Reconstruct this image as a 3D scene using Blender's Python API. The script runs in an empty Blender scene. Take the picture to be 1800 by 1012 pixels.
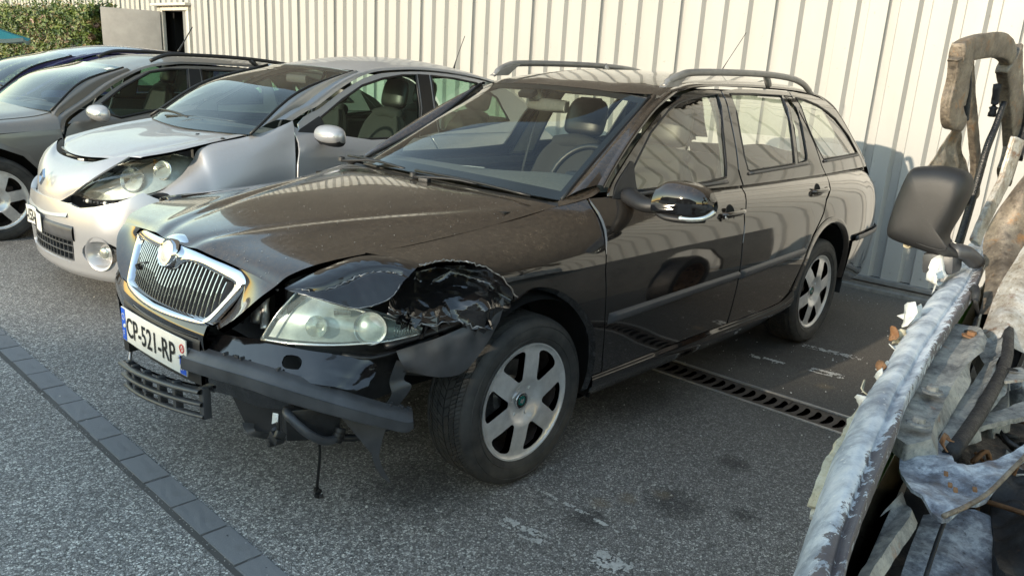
import bpy, bmesh, math, random
from math import sin, cos, pi, radians
from mathutils import Vector, Matrix, noise
from mathutils.geometry import tessellate_polygon
random.seed(7)
SC = bpy.context.scene
COL = SC.collection

# ---------------------------------------------------------------- camera
cd = bpy.data.cameras.new('camera'); cam = bpy.data.objects.new('camera', cd); COL.objects.link(cam)
RV = [[0.66989, -0.73975, 0.063377], [-0.167976, -0.234152, -0.957579], [0.723209, 0.630826, -0.281117]]
cam.matrix_world = Matrix(((RV[0][0], -RV[1][0], -RV[2][0], -1.944395), (RV[0][1], -RV[1][1], -RV[2][1], -2.526174),
                           (RV[0][2], -RV[1][2], -RV[2][2], 1.43), (0, 0, 0, 1)))
cd.sensor_width = 36; cd.lens = 27.4585; cd.shift_x = -0.020343; cd.shift_y = 0.017624
cd.clip_start = 0.05; cd.clip_end = 800
SC.camera = cam
# ---------------------------------------------------------------- sky and sun (low evening sun behind the camera)
SUN_EL = 15.0
SUN_AZ = math.atan2(0.12, -1.43)          # direction towards the sun in the ground plane
W = bpy.data.worlds.new('World'); SC.world = W; W.use_nodes = True
wn = W.node_tree; bg = wn.nodes['Background']
sky = wn.nodes.new('ShaderNodeTexSky'); sky.sky_type = 'NISHITA'; sky.sun_disc = False
sky.sun_elevation = radians(SUN_EL); sky.sun_rotation = pi / 2 - SUN_AZ
sky.air_density = 1.5; sky.dust_density = 0.25; sky.ozone_density = 0.3
wn.links.new(sky.outputs[0], bg.inputs[0]); bg.inputs[1].default_value = 0.15
sl = bpy.data.lights.new('sun', 'SUN'); sl.energy = 2.0; sl.angle = radians(0.6); sl.color = (1.0, 0.86, 0.66)
so = bpy.data.objects.new('sun', sl); COL.objects.link(so)
sd = Vector((cos(SUN_AZ) * cos(radians(SUN_EL)), sin(SUN_AZ) * cos(radians(SUN_EL)), sin(radians(SUN_EL))))
so.rotation_euler = sd.to_track_quat('Z', 'Y').to_euler(); so.location = sd * 40
SC.view_settings.view_transform = 'Standard'; SC.view_settings.look = 'None'
SC.view_settings.exposure = 1.5; SC.view_settings.gamma = 1; SC.view_settings.use_curve_mapping = False
try:
    SC.cycles.transparent_max_bounces = 16; SC.cycles.max_bounces = 8; SC.cycles.glossy_bounces = 5
except Exception: pass

# ---------------------------------------------------------------- materials
MATS = {}
def NT(name):
    m = bpy.data.materials.new(name); m.use_nodes = True
    t = m.node_tree; return m, t, t.nodes['Principled BSDF']
def nd(t, kind, **kw):
    n = t.nodes.new(kind)
    for k, v in kw.items():
        if k.startswith('i_'):
            k = k[2:]; n.inputs[int(k) if k.isdigit() else k].default_value = v
        else: setattr(n, k, v)
    return n
def ramp(t, fac, stops, interp='LINEAR'):
    r = t.nodes.new('ShaderNodeValToRGB'); r.color_ramp.interpolation = interp; e = r.color_ramp.elements
    while len(e) < len(stops): e.new(0.5)
    for i, (p, c) in enumerate(stops):
        e[i].position = p; e[i].color = (c[0], c[1], c[2], 1) if isinstance(c, tuple) else (c, c, c, 1)
    t.links.new(fac, r.inputs[0]); return r.outputs[0]
def mixc(t, fac, a, b, mode='MIX'):
    n = t.nodes.new('ShaderNodeMix'); n.data_type = 'RGBA'; n.blend_type = mode; n.clamp_factor = True
    for s, v in ((n.inputs[0], fac), (n.inputs[6], a), (n.inputs[7], b)):
        if hasattr(v, 'is_output'): t.links.new(v, s)
        elif isinstance(v, tuple): s.default_value = (v[0], v[1], v[2], 1)
        else: s.default_value = v
    return n.outputs[2]
def mth(t, op, a, b=0.0, c=None, clamp=False):
    n = t.nodes.new('ShaderNodeMath'); n.operation = op; n.use_clamp = clamp
    for i, v in enumerate((a, b) if c is None else (a, b, c)):
        if hasattr(v, 'is_output'): t.links.new(v, n.inputs[i])
        else: n.inputs[i].default_value = v
    return n.outputs[0]
def objco(t, scale=None):
    g = t.nodes.new('ShaderNodeTexCoord')
    if scale is None: return g.outputs['Object']
    m = nd(t, 'ShaderNodeMapping'); m.inputs['Scale'].default_value = scale; t.links.new(g.outputs['Object'], m.inputs[0]); return m.outputs[0]
def geopos(t):
    return t.nodes.new('ShaderNodeNewGeometry')
def noi(t, co, scale, detail=4, rough=0.55, dist=0.0):
    n = nd(t, 'ShaderNodeTexNoise'); n.inputs['Scale'].default_value = scale; n.inputs['Detail'].default_value = detail
    n.inputs['Roughness'].default_value = rough; n.inputs['Distortion'].default_value = dist
    t.links.new(co, n.inputs['Vector']); return n.outputs['Fac']
def bump(t, h, strength, dist, bs, prev=None):
    b = nd(t, 'ShaderNodeBump'); b.inputs['Strength'].default_value = strength; b.inputs['Distance'].default_value = dist
    t.links.new(h, b.inputs['Height'])
    if prev is not None: t.links.new(prev, b.inputs['Normal'])
    t.links.new(b.outputs[0], bs.inputs['Normal']); return b.outputs[0]
def setp(bs, **kw):
    names = dict(col='Base Color', met='Metallic', rough='Roughness', coat='Coat Weight', cr='Coat Roughness', spec='Specular IOR Level', ior='IOR', em='Emission Color', es='Emission Strength', alpha='Alpha')
    for k, v in kw.items():
        s = bs.inputs[names[k]]
        s.default_value = (v[0], v[1], v[2], 1) if isinstance(v, tuple) else v
def simple(name, col, rough=0.5, met=0.0, nz=0.0, nscale=30.0, bmp=0.0, bscale=200.0, spec=0.5, coat=0.0):
    m, t, b = NT(name); setp(b, col=col, rough=rough, met=met, spec=spec, coat=coat)
    co = objco(t)
    if nz:
        f = noi(t, co, nscale, 5, 0.6)
        c = ramp(t, f, [(0.3, tuple(x * (1 - nz) for x in col)), (0.7, tuple(min(1, x * (1 + nz)) for x in col))])
        t.links.new(c, b.inputs['Base Color'])
        r = mth(t, 'MULTIPLY_ADD', f, 0.3 * nz, rough - 0.1 * nz); t.links.new(r, b.inputs['Roughness'])
    if bmp: bump(t, noi(t, co, bscale, 3, 0.6), bmp, 0.002, b)
    MATS[name] = m; return m
def dusty(name, base, dustcol, dmax, rough=0.09, met=0.0, coat=1.0, flake=0.0, orange=0.02, streak=(1, 1, 1)):
    """car paint with real dust lying on the upward faces"""
    m, t, b = NT(name); setp(b, rough=rough, met=met, coat=coat, cr=0.03)
    co = objco(t, streak); g = geopos(t)
    sx = nd(t, 'ShaderNodeSeparateXYZ'); t.links.new(g.outputs['Normal'], sx.inputs[0])
    up = ramp(t, sx.outputs[2], [(0.25, 0.0), (0.85, 1.0)])
    n1 = noi(t, co, 60, 6, 0.75); n2 = noi(t, co, 5, 4, 0.6); n3 = noi(t, co, 420, 3, 0.7)
    f = mth(t, 'MULTIPLY', ramp(t, n1, [(0.35, 0.25), (0.7, 1.0)]), ramp(t, n2, [(0.3, 0.55), (0.7, 1.0)]))
    f = mth(t, 'MULTIPLY', f, up)
    f2 = mth(t, 'MULTIPLY', ramp(t, n3, [(0.62, 0.0), (0.75, 1.0)]), mth(t, 'MULTIPLY_ADD', up, 0.9, 0.1))
    f = mth(t, 'ADD', mth(t, 'MULTIPLY', f, dmax), mth(t, 'MULTIPLY', f2, dmax * 0.9), clamp=True)
    if met:
        base2 = mixc(t, noi(t, co, 1500, 2, 0.5), tuple(x * 0.8 for x in base), tuple(min(1, x * 1.2) for x in base))
    else: base2 = base
    c = mixc(t, f, base2, dustcol); t.links.new(c, b.inputs['Base Color'])
    t.links.new(mth(t, 'MULTIPLY_ADD', f, 0.75, rough, clamp=True), b.inputs['Roughness'])
    t.links.new(mth(t, 'MULTIPLY_ADD', f, -0.75 * coat, coat, clamp=True), b.inputs['Coat Weight'])
    if met: t.links.new(mth(t, 'MULTIPLY_ADD', f, -met, met, clamp=True), b.inputs['Metallic'])
    if orange: bump(t, noi(t, objco(t), 9, 2, 0.5), orange, 0.02, b)
    MATS[name] = m; return m
def glass(name, tint, dust=0.0, ior=1.5, rough=0.0, dustcol=(0.30, 0.27, 0.22), gain=1.25):
    m = bpy.data.materials.new(name); m.use_nodes = True; t = m.node_tree; t.nodes.clear()
    out = nd(t, 'ShaderNodeOutputMaterial'); tr = nd(t, 'ShaderNodeBsdfTransparent'); tr.inputs[0].default_value = (*tint, 1)
    gl = nd(t, 'ShaderNodeBsdfGlossy'); gl.inputs['Roughness'].default_value = rough; gl.inputs[0].default_value = (0.95, 0.95, 0.95, 1)
    fr = nd(t, 'ShaderNodeFresnel'); bf = t.nodes.new('ShaderNodeNewGeometry')
    t.links.new(mth(t, 'MULTIPLY_ADD', bf.outputs['Backfacing'], 1 / ior - ior, ior), fr.inputs[0])     # a pane is the same from both sides
    mx = nd(t, 'ShaderNodeMixShader'); fac = mth(t, 'MULTIPLY_ADD', fr.outputs[0], gain, 0.0, clamp=True)
    t.links.new(fac, mx.inputs[0]); t.links.new(tr.outputs[0], mx.inputs[1]); t.links.new(gl.outputs[0], mx.inputs[2])
    last = mx.outputs[0]
    if dust:
        df = nd(t, 'ShaderNodeBsdfDiffuse'); df.inputs[0].default_value = (*dustcol, 1)
        co = objco(t); n = mth(t, 'MULTIPLY', ramp(t, noi(t, co, 260, 4, 0.75), [(0.35, 0.35), (0.72, 1.0)]), ramp(t, noi(t, co, 4, 3, 0.6), [(0.3, 0.5), (0.7, 1.0)]))
        m2 = nd(t, 'ShaderNodeMixShader'); t.links.new(mth(t, 'MULTIPLY', n, dust), m2.inputs[0])
        t.links.new(last, m2.inputs[1]); t.links.new(df.outputs[0], m2.inputs[2]); last = m2.outputs[0]
    t.links.new(last, out.inputs[0]); MATS[name] = m; return m

dusty('black_paint', (0.0055, 0.0055, 0.0065), (0.22, 0.16, 0.105), 0.36, rough=0.06)
dusty('black_crumple', (0.0055, 0.0055, 0.0065), (0.20, 0.16, 0.12), 0.05, rough=0.09, orange=0.25)
dusty('silver_paint', (0.47, 0.47, 0.48), (0.36, 0.31, 0.25), 0.40, rough=0.28, met=0.5, coat=0.6)
dusty('silver_plastic', (0.45, 0.45, 0.46), (0.36, 0.31, 0.25), 0.2, rough=0.30, met=0.5, coat=0.5)
dusty('grey_paint', (0.20, 0.19, 0.175), (0.32, 0.28, 0.22), 0.4, rough=0.28, met=0.5, coat=0.6)
dusty('blue_paint', (0.006, 0.010, 0.09), (0.30, 0.26, 0.21), 0.45, rough=0.10)
glass('windscreen_glass', (0.84, 0.88, 0.82), dust=0.05, dustcol=(0.22, 0.19, 0.15))
glass('side_glass', (0.80, 0.85, 0.77), dust=0.012, gain=2.1)
glass('green_glass', (0.62, 0.80, 0.70), dust=0.012)
glass('clear_windscreen', (0.82, 0.88, 0.84), dust=0.025)
glass('lamp_lens', (0.88, 0.94, 0.92), dust=0.30, dustcol=(0.56, 0.68, 0.71))
glass('clear_lens', (0.92, 0.92, 0.88), dust=0.22, dustcol=(0.62, 0.58, 0.46))
simple('chrome', (0.82, 0.83, 0.85), 0.07, 1.0, nz=0.05, nscale=12)
simple('slat_chrome', (0.75, 0.72, 0.66), 0.16, 1.0)
simple('alloy', (0.72, 0.71, 0.69), 0.30, 0.55, nz=0.14, nscale=25, coat=0.35)
simple('alloy_dirt', (0.045, 0.032, 0.027), 0.7, 0.2, nz=0.4, nscale=40)
simple('black_plastic', (0.018, 0.018, 0.019), 0.48, nz=0.25, nscale=14, bmp=0.25, bscale=600)
simple('grey_plastic', (0.055, 0.057, 0.062), 0.36, nz=0.35, nscale=10, bmp=0.2, bscale=500)
simple('trim_grey', (0.055, 0.056, 0.060), 0.35, nz=0.15, nscale=9, bmp=0.1, bscale=500)
simple('rail_grey', (0.26, 0.25, 0.24), 0.33, 0.35, nz=0.2, nscale=15)
simple('rubber_seal', (0.008, 0.008, 0.008), 0.45)
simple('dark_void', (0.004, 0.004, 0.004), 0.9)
simple('engine_black', (0.012, 0.013, 0.015), 0.4, nz=0.6, nscale=30, bmp=0.4, bscale=120)
simple('interior_dark', (0.045, 0.046, 0.043), 0.7, nz=0.25, nscale=60)
simple('interior_grey', (0.10, 0.105, 0.098), 0.75, nz=0.2, nscale=80)
simple('interior_cream', (0.42, 0.40, 0.33), 0.7, nz=0.08, nscale=30)
simple('seat_cloth', (0.022, 0.023, 0.022), 0.85, nz=0.3, nscale=300)
simple('leather', (0.014, 0.014, 0.014), 0.38, nz=0.25, nscale=60, bmp=0.25, bscale=300)
simple('reflector', (0.72, 0.76, 0.74), 0.22, 0.85)
simple('lamp_body', (0.42, 0.48, 0.47), 0.30, 0.4, nz=0.25, nscale=20)
simple('lamp_orange', (0.75, 0.35, 0.06), 0.3)
simple('red_lamp', (0.45, 0.01, 0.012), 0.15, coat=1.0)
simple('plate_white', (0.72, 0.72, 0.66), 0.35, nz=0.06, nscale=16)
simple('plate_blue', (0.01, 0.09, 0.55), 0.35)
simple('plate_red', (0.6, 0.03, 0.03), 0.4)
simple('ink_black', (0.006, 0.006, 0.006), 0.45)
simple('badge_green', (0.01, 0.14, 0.11), 0.25, 0.2)
simple('worn_badge', (0.70, 0.69, 0.64), 0.28, 0.55, nz=0.1, nscale=90)
simple('steel_raw', (0.36, 0.36, 0.36), 0.4, 0.9, nz=0.3, nscale=40)
simple('wood_white', (0.66, 0.64, 0.57), 0.6)
simple('door_grey', (0.30, 0.285, 0.265), 0.55, nz=0.12, nscale=6)
simple('frame_cream', (0.55, 0.52, 0.46), 0.5, nz=0.1, nscale=12)
simple('concrete', (0.20, 0.19, 0.175), 0.9, nz=0.3, nscale=14, bmp=0.5, bscale=90)
simple('zinc', (0.34, 0.34, 0.34), 0.42, 0.55, nz=0.15, nscale=18)
simple('grate_iron', (0.075, 0.062, 0.052), 0.6, 0.3, nz=0.35, nscale=30, bmp=0.4, bscale=160)
simple('teal_cloth', (0.02, 0.22, 0.24), 0.8)
simple('cloth_edge', (0.35, 0.45, 0.45), 0.8)
simple('white_paint_line', (0.50, 0.49, 0.46), 0.85, nz=0.25, nscale=60)
simple('dark_cladding', (0.035, 0.030, 0.026), 0.7, nz=0.3, nscale=3)
simple('brick_dark', (0.09, 0.085, 0.08), 0.8, nz=0.3, nscale=2)
simple('hi_green', (0.25, 0.55, 0.04), 0.6)
simple('trunk_bark', (0.09, 0.07, 0.05), 0.9)
simple('wood_panel', (0.05, 0.05, 0.05), 0.7)

def mat_tyre():
    m, t, b = NT('tyre'); setp(b, rough=0.62, spec=0.4)
    co = objco(t); n = noi(t, co, 18, 5, 0.65)
    t.links.new(ramp(t, n, [(0.3, (0.026, 0.026, 0.026)), (0.75, (0.070, 0.066, 0.060))]), b.inputs['Base Color'])
    bump(t, noi(t, co, 300, 3, 0.6), 0.3, 0.001, b); MATS['tyre'] = m
mat_tyre()
def mat_wall():
    m, t, b = NT('wall_white'); setp(b, rough=0.42)
    co = objco(t, (1, 1, 0.25)); n = noi(t, co, 2.2, 5, 0.6); n2 = noi(t, objco(t, (1, 1, 0.12)), 22, 5, 0.7)
    c = ramp(t, n, [(0.3, (0.37, 0.366, 0.35)), (0.7, (0.41, 0.405, 0.39))])
    c = mixc(t, ramp(t, n2, [(0.62, 0.0), (0.85, 0.35)]), c, (0.30, 0.285, 0.26))
    v = noi(t, objco(t), 26, 2, 0.4); c = mixc(t, ramp(t, v, [(0.73, 0.0), (0.76, 0.7)]), c, (0.30, 0.28, 0.25))
    t.links.new(c, b.inputs['Base Color']); bump(t, noi(t, objco(t), 3, 3, 0.5), 0.12, 0.02, b); MATS['wall_white'] = m
mat_wall()
def mat_asphalt():
    m, t, b = NT('asphalt'); setp(b, rough=0.85, spec=0.35)
    co = objco(t)
    warp = nd(t, 'ShaderNodeMapping'); t.links.new(co, warp.inputs[0])
    v = nd(t, 'ShaderNodeTexVoronoi'); v.feature = 'F1'; v.inputs['Scale'].default_value = 132; t.links.new(co, v.inputs['Vector'])
    vb = nd(t, 'ShaderNodeTexVoronoi'); vb.feature = 'DISTANCE_TO_EDGE'; vb.inputs['Scale'].default_value = 132; t.links.new(co, vb.inputs['Vector'])
    sep = nd(t, 'ShaderNodeSeparateColor'); t.links.new(v.outputs['Color'], sep.inputs[0])
    stone = ramp(t, sep.outputs[0], [(0.0, (0.20, 0.195, 0.19)), (0.35, (0.36, 0.35, 0.335)), (0.65, (0.52, 0.50, 0.475)), (0.86, (0.76, 0.735, 0.68)), (1.0, (0.95, 0.93, 0.86))])
    warm = mixc(t, sep.outputs[1], stone, (0.14, 0.115, 0.085)); stone = mixc(t, 0.22, stone, warm)
    gap = ramp(t, vb.outputs['Distance'], [(0.02, 0.0), (0.11, 1.0)])
    c = mixc(t, gap, (0.085, 0.083, 0.08), stone)
    # smoother, browner bay surface behind the paver strip, with tyre grime and oil
    g = geopos(t); sp = nd(t, 'ShaderNodeSeparateXYZ'); t.links.new(g.outputs['Position'], sp.inputs[0])
    n0 = noi(t, co, 1.3, 5, 0.6); far = mth(t, 'MULTIPLY_ADD', sp.outputs[0], 0.8, -0.25, clamp=True)
    fine = noi(t, co, 130, 4, 0.7)
    c2 = ramp(t, fine, [(0.35, (0.060, 0.053, 0.046)), (0.66, (0.11, 0.098, 0.084)), (0.80, (0.26, 0.235, 0.20))])
    midf = mth(t, 'MULTIPLY_ADD', sp.outputs[0], 1.6, 1.5, clamp=True)
    c = mixc(t, mth(t, 'MULTIPLY', midf, 0.36), c, (0.10, 0.093, 0.085))
    c = mixc(t, mth(t, 'MULTIPLY', far, 0.85), c, c2)
    dirt = ramp(t, noi(t, co, 0.9, 5, 0.62, 0.4), [(0.40, 0.0), (0.68, 1.0)])
    c = mixc(t, mth(t, 'MULTIPLY', dirt, 0.22), c, (0.06, 0.054, 0.048))
    # oil stains, and broader dark patches under the black car
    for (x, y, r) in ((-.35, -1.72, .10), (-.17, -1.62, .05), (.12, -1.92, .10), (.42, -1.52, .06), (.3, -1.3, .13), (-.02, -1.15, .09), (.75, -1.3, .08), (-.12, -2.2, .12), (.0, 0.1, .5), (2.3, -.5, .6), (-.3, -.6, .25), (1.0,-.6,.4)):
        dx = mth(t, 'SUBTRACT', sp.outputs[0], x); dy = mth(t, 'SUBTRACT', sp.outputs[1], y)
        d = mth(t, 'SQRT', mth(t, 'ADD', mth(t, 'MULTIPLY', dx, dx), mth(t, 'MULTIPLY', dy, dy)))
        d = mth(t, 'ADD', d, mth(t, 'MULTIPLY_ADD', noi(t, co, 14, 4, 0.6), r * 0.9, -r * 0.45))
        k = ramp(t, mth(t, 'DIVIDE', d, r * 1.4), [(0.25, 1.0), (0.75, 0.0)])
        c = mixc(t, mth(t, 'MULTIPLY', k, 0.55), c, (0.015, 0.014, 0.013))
    for (x, y, r) in ((.20, -1.17, .05), (.32, -1.24, .045), (.10, -1.12, .05), (1.9, -1.2, .06)):
        dx = mth(t, 'SUBTRACT', sp.outputs[0], x); dy = mth(t, 'SUBTRACT', sp.outputs[1], y)
        d = mth(t, 'SQRT', mth(t, 'ADD', mth(t, 'MULTIPLY', dx, dx), mth(t, 'MULTIPLY', dy, dy)))
        d = mth(t, 'ADD', d, mth(t, 'MULTIPLY_ADD', noi(t, co, 30, 4, 0.6), r * 1.2, -r * 0.6))
        k = ramp(t, mth(t, 'DIVIDE', d, r * 1.4), [(0.2, 1.0), (0.7, 0.0)])
        c = mixc(t, mth(t, 'MULTIPLY', k, 0.5), c, (0.20, 0.155, 0.10))
    t.links.new(c, b.inputs['Base Color'])
    h = mth(t, 'ADD', mth(t, 'MULTIPLY', gap, sep.outputs[2]), mth(t, 'MULTIPLY', noi(t, co, 60, 3, 0.6), 0.6))
    bs = nd(t, 'ShaderNodeBump'); bs.inputs['Distance'].default_value = 0.0035
    t.links.new(mth(t, 'MULTIPLY_ADD', far, -0.55, 0.95), bs.inputs['Strength'])
    t.links.new(h, bs.inputs['Height']); t.links.new(bs.outputs[0], b.inputs['Normal']); MATS['asphalt'] = m
mat_asphalt()
def mat_paver():
    m, t, b = NT('paver'); setp(b, rough=0.85)
    co = objco(t); f = noi(t, co, 500, 3, 0.8); n = noi(t, co, 12, 4, 0.6)
    oi = nd(t, 'ShaderNodeObjectInfo')
    c = ramp(t, f, [(0.32, (0.16, 0.163, 0.17)), (0.6, (0.235, 0.238, 0.245)), (0.78, (0.34, 0.34, 0.34))])
    c = mixc(t, ramp(t, n, [(0.55, 0.0), (0.75, 0.5)]), c, (0.14, 0.138, 0.135))
    c = mixc(t, mth(t, 'MULTIPLY', oi.outputs['Random'], 0.35), c, (0.16, 0.163, 0.17))
    t.links.new(c, b.inputs['Base Color']); bump(t, f, 0.3, 0.0015, b); MATS['paver'] = m
mat_paver()
def mat_burnt(name, stops, scale=5.0, rough=0.55, met=0.35, rust=0.25, ash=0.0, rustcol=(0.28, 0.10, 0.025)):
    m, t, b = NT(name); setp(b, met=met)
    co = objco(t); n = noi(t, co, scale * 1.6, 9, 0.74, 0.15); n2 = noi(t, co, scale * 9, 6, 0.72, 0.1); n3 = noi(t, co, scale * 2.2, 7, 0.75, 0.3)
    f = mth(t, 'ADD', mth(t, 'MULTIPLY', n, 0.65), mth(t, 'MULTIPLY', n2, 0.35))
    c = ramp(t, f, stops)
    if rust: c = mixc(t, ramp(t, n3, [(0.66 - rust * 0.35, 0.0), (0.80 - rust * 0.35, 0.85)]), c, rustcol)
    if ash:
        c = mixc(t, ramp(t, noi(t, co, scale * 2.6, 8, 0.75, 0.3), [(0.60 - ash * 0.3, 0.0), (0.63 - ash * 0.3, 0.9)]), c, (0.62, 0.62, 0.60))
    sp = noi(t, co, scale * 24, 3, 0.6); c = mixc(t, ramp(t, sp, [(0.64, 0.0), (0.70, 0.7)]), c, (0.03, 0.028, 0.027))
    t.links.new(c, b.inputs['Base Color']); t.links.new(ramp(t, n2, [(0.3, rough - 0.22), (0.7, min(1, rough + 0.25))]), b.inputs['Roughness'])
    pv = bump(t, n2, 0.45, 0.006, b); bump(t, sp, 0.3, 0.002, b, pv); MATS[name] = m
mat_burnt('scorched_blue', [(0.36, (0.05, 0.052, 0.062)), (0.44, (0.15, 0.165, 0.20)), (0.50, (0.30, 0.33, 0.38)), (0.56, (0.56, 0.60, 0.64)), (0.66, (0.80, 0.83, 0.84))], 5.5, 0.5, 0.15, rust=0.0)
mat_burnt('scorched_grey', [(0.36, (0.05, 0.05, 0.05)), (0.44, (0.17, 0.17, 0.165)), (0.52, (0.31, 0.305, 0.28)), (0.60, (0.42, 0.40, 0.35)), (0.68, (0.55, 0.56, 0.56))], 8.0, 0.65, 0.12, rust=0.14)
mat_burnt('scorched_brown', [(0.36, (0.07, 0.058, 0.048)), (0.46, (0.17, 0.14, 0.11)), (0.54, (0.27, 0.225, 0.175)), (0.66, (0.42, 0.37, 0.29))], 7.0, 0.55, 0.45, rust=0.30, rustcol=(0.34, 0.17, 0.06))
mat_burnt('charred', [(0.30, (0.006, 0.006, 0.007)), (0.50, (0.022, 0.022, 0.024)), (0.65, (0.06, 0.058, 0.055)), (0.8, (0.14, 0.13, 0.12))], 9.0, 0.55, 0.2, rust=0.06)
mat_burnt('ash_patch', [(0.30, (0.10, 0.08, 0.07)), (0.45, (0.42, 0.37, 0.30)), (0.60, (0.68, 0.66, 0.62)), (0.75, (0.80, 0.80, 0.78))], 9.0, 0.4, 0.3, rust=0.35, rustcol=(0.20, 0.08, 0.03))
mat_burnt('tar_gloss', [(0.30, (0.004, 0.004, 0.004)), (0.50, (0.012, 0.011, 0.011)), (0.8, (0.05, 0.045, 0.04))], 9.0, 0.30, 0.1, rust=0.0)
mat_burnt('foam_yellow', [(0.30, (0.26, 0.21, 0.13)), (0.50, (0.55, 0.50, 0.36)), (0.75, (0.72, 0.70, 0.60))], 12.0, 0.9, 0.0, rust=0.15, rustcol=(0.35, 0.18, 0.06))
mat_burnt('ash_flake', [(0.30, (0.45, 0.45, 0.42)), (0.55, (0.70, 0.71, 0.68)), (0.8, (0.8, 0.8, 0.78))], 14.0, 0.8, 0.0, rust=0.0)
mat_burnt('rusty_steel', [(0.30, (0.10, 0.055, 0.03)), (0.5, (0.28, 0.15, 0.075)), (0.75, (0.45, 0.29, 0.16))], 12.0, 0.7, 0.4, rust=0.3)
mat_burnt('van_flank', [(0.30, (0.20, 0.20, 0.195)), (0.5, (0.30, 0.295, 0.28)), (0.75, (0.42, 0.40, 0.37))], 2.0, 0.6, 0.1, rust=0.10)
def mat_wing():
    m, t, b = NT('scorched_wing'); setp(b, met=0.1, rough=0.5)
    co = objco(t); sp = nd(t, 'ShaderNodeSeparateXYZ'); t.links.new(co, sp.inputs[0])
    a = mth(t, 'SUBTRACT', sp.outputs[1], mth(t, 'MULTIPLY', sp.outputs[0], 0.146))      # distance across the sheet
    band = ramp(t, mth(t, 'MULTIPLY_ADD', a, 12.0, -4.55), [(0.0, 0.0), (0.25, 0.9), (0.60, 1.0), (0.95, 0.0)])
    n1 = noi(t, co, 9, 9, 0.72, 0.2); n2 = noi(t, co, 38, 7, 0.75, 0.2); n3 = noi(t, co, 3.2, 4, 0.6)
    c = ramp(t, n1, [(0.38, (0.22, 0.25, 0.30)), (0.47, (0.40, 0.44, 0.49)), (0.54, (0.60, 0.64, 0.68)), (0.64, (0.78, 0.80, 0.81))])
    k = mth(t, 'ADD', mth(t, 'MULTIPLY', n2, 0.75), mth(t, 'MULTIPLY', n1, 0.35)); k = mth(t, 'ADD', k, mth(t, 'MULTIPLY_ADD', band, 0.26, -0.20))
    k = mth(t, 'ADD', k, mth(t, 'MULTIPLY_ADD', n3, 0.30, -0.15))
    c = mixc(t, ramp(t, k, [(0.545, 0.0), (0.575, 0.92)]), c, mixc(t, n2, (0.07, 0.055, 0.05), (0.15, 0.12, 0.12)))
    c = mixc(t, ramp(t, noi(t, co, 120, 3, 0.6), [(0.66, 0.0), (0.70, 0.8)]), c, (0.85, 0.84, 0.80))
    t.links.new(c, b.inputs['Base Color']); t.links.new(ramp(t, k, [(0.50, 0.42), (0.60, 0.85)]), b.inputs['Roughness'])
    pv = bump(t, k, 0.5, 0.004, b); bump(t, noi(t, co, 160, 3, 0.6), 0.25, 0.0015, b, pv); MATS['scorched_wing'] = m
mat_wing()
def mat_leaf():
    m, t, b = NT('hedge_leaf'); setp(b, rough=0.5)
    oi = geopos(t); co = objco(t)
    v = nd(t, 'ShaderNodeTexVoronoi'); v.inputs['Scale'].default_value = 11; t.links.new(co, v.inputs['Vector'])
    s = nd(t, 'ShaderNodeSeparateColor'); t.links.new(v.outputs['Color'], s.inputs[0])
    c = ramp(t, s.outputs[0], [(0.0, (0.030, 0.050, 0.012)), (0.45, (0.07, 0.115, 0.020)), (0.8, (0.15, 0.19, 0.032)), (0.93, (0.20, 0.15, 0.06)), (1.0, (0.26, 0.16, 0.12))])
    t.links.new(c, b.inputs['Base Color']); MATS['hedge_leaf'] = m
mat_leaf()

# ---------------------------------------------------------------- object helpers
BASE = {}
def link(o, parent=None):
    COL.objects.link(o)
    if parent is not None: o.parent = parent; BASE[o.name] = BASE.get(parent.name, Vector((0, 0, 0)))
    return o
def thing(name, loc, label, cat, group=None):
    o = bpy.data.objects.new(name, None); COL.objects.link(o); o.location = loc; o.empty_display_size = 0.2
    BASE[o.name] = Vector(loc); o['label'] = label; o['category'] = cat
    if group: o['group'] = group
    return o
def base(parent): return BASE.get(parent.name, Vector((0, 0, 0))) if parent is not None else Vector((0, 0, 0))
def mk(name, verts, faces, mat, parent=None, smooth=True, normals=None, midx=None, mats=None):
    B = base(parent); me = bpy.data.meshes.new(name)
    me.from_pydata([(v[0] - B.x, v[1] - B.y, v[2] - B.z) for v in verts], [], faces)
    for m in (mats or [mat]): me.materials.append(MATS[m])
    if midx:
        for p, i in zip(me.polygons, midx): p.material_index = i
    for p in me.polygons: p.use_smooth = smooth
    if normals is not None:
        me.normals_split_custom_set_from_vertices([tuple(n) for n in normals])
    me.update(); o = bpy.data.objects.new(name, me); return link(o, parent)
def mkbm(name, bm, mat, parent=None, smooth=False, auto=None, mats=None):
    B = base(parent)
    if parent is not None:
        for v in bm.verts: v.co -= B
    bmesh.ops.recalc_face_normals(bm, faces=bm.faces[:])
    me = bpy.data.meshes.new(name); bm.to_mesh(me); bm.free()
    for m in (mats or [mat]): me.materials.append(MATS[m])
    for p in me.polygons: p.use_smooth = smooth
    if auto is not None and smooth:
        try: me.set_sharp_from_angle(angle=radians(auto))
        except Exception: pass
    o = bpy.data.objects.new(name, me); return link(o, parent)
def label(o, text): o['label'] = text; return o
def stuff(o): o['kind'] = 'stuff'; return o
def cr1(P0, P1, P2, P3, t):
    return 0.5 * ((2 * P1) + (P2 - P0) * t + (2 * P0 - 5 * P1 + 4 * P2 - P3) * t * t + (3 * P1 - P0 - 3 * P2 + P3) * t ** 3)
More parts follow.
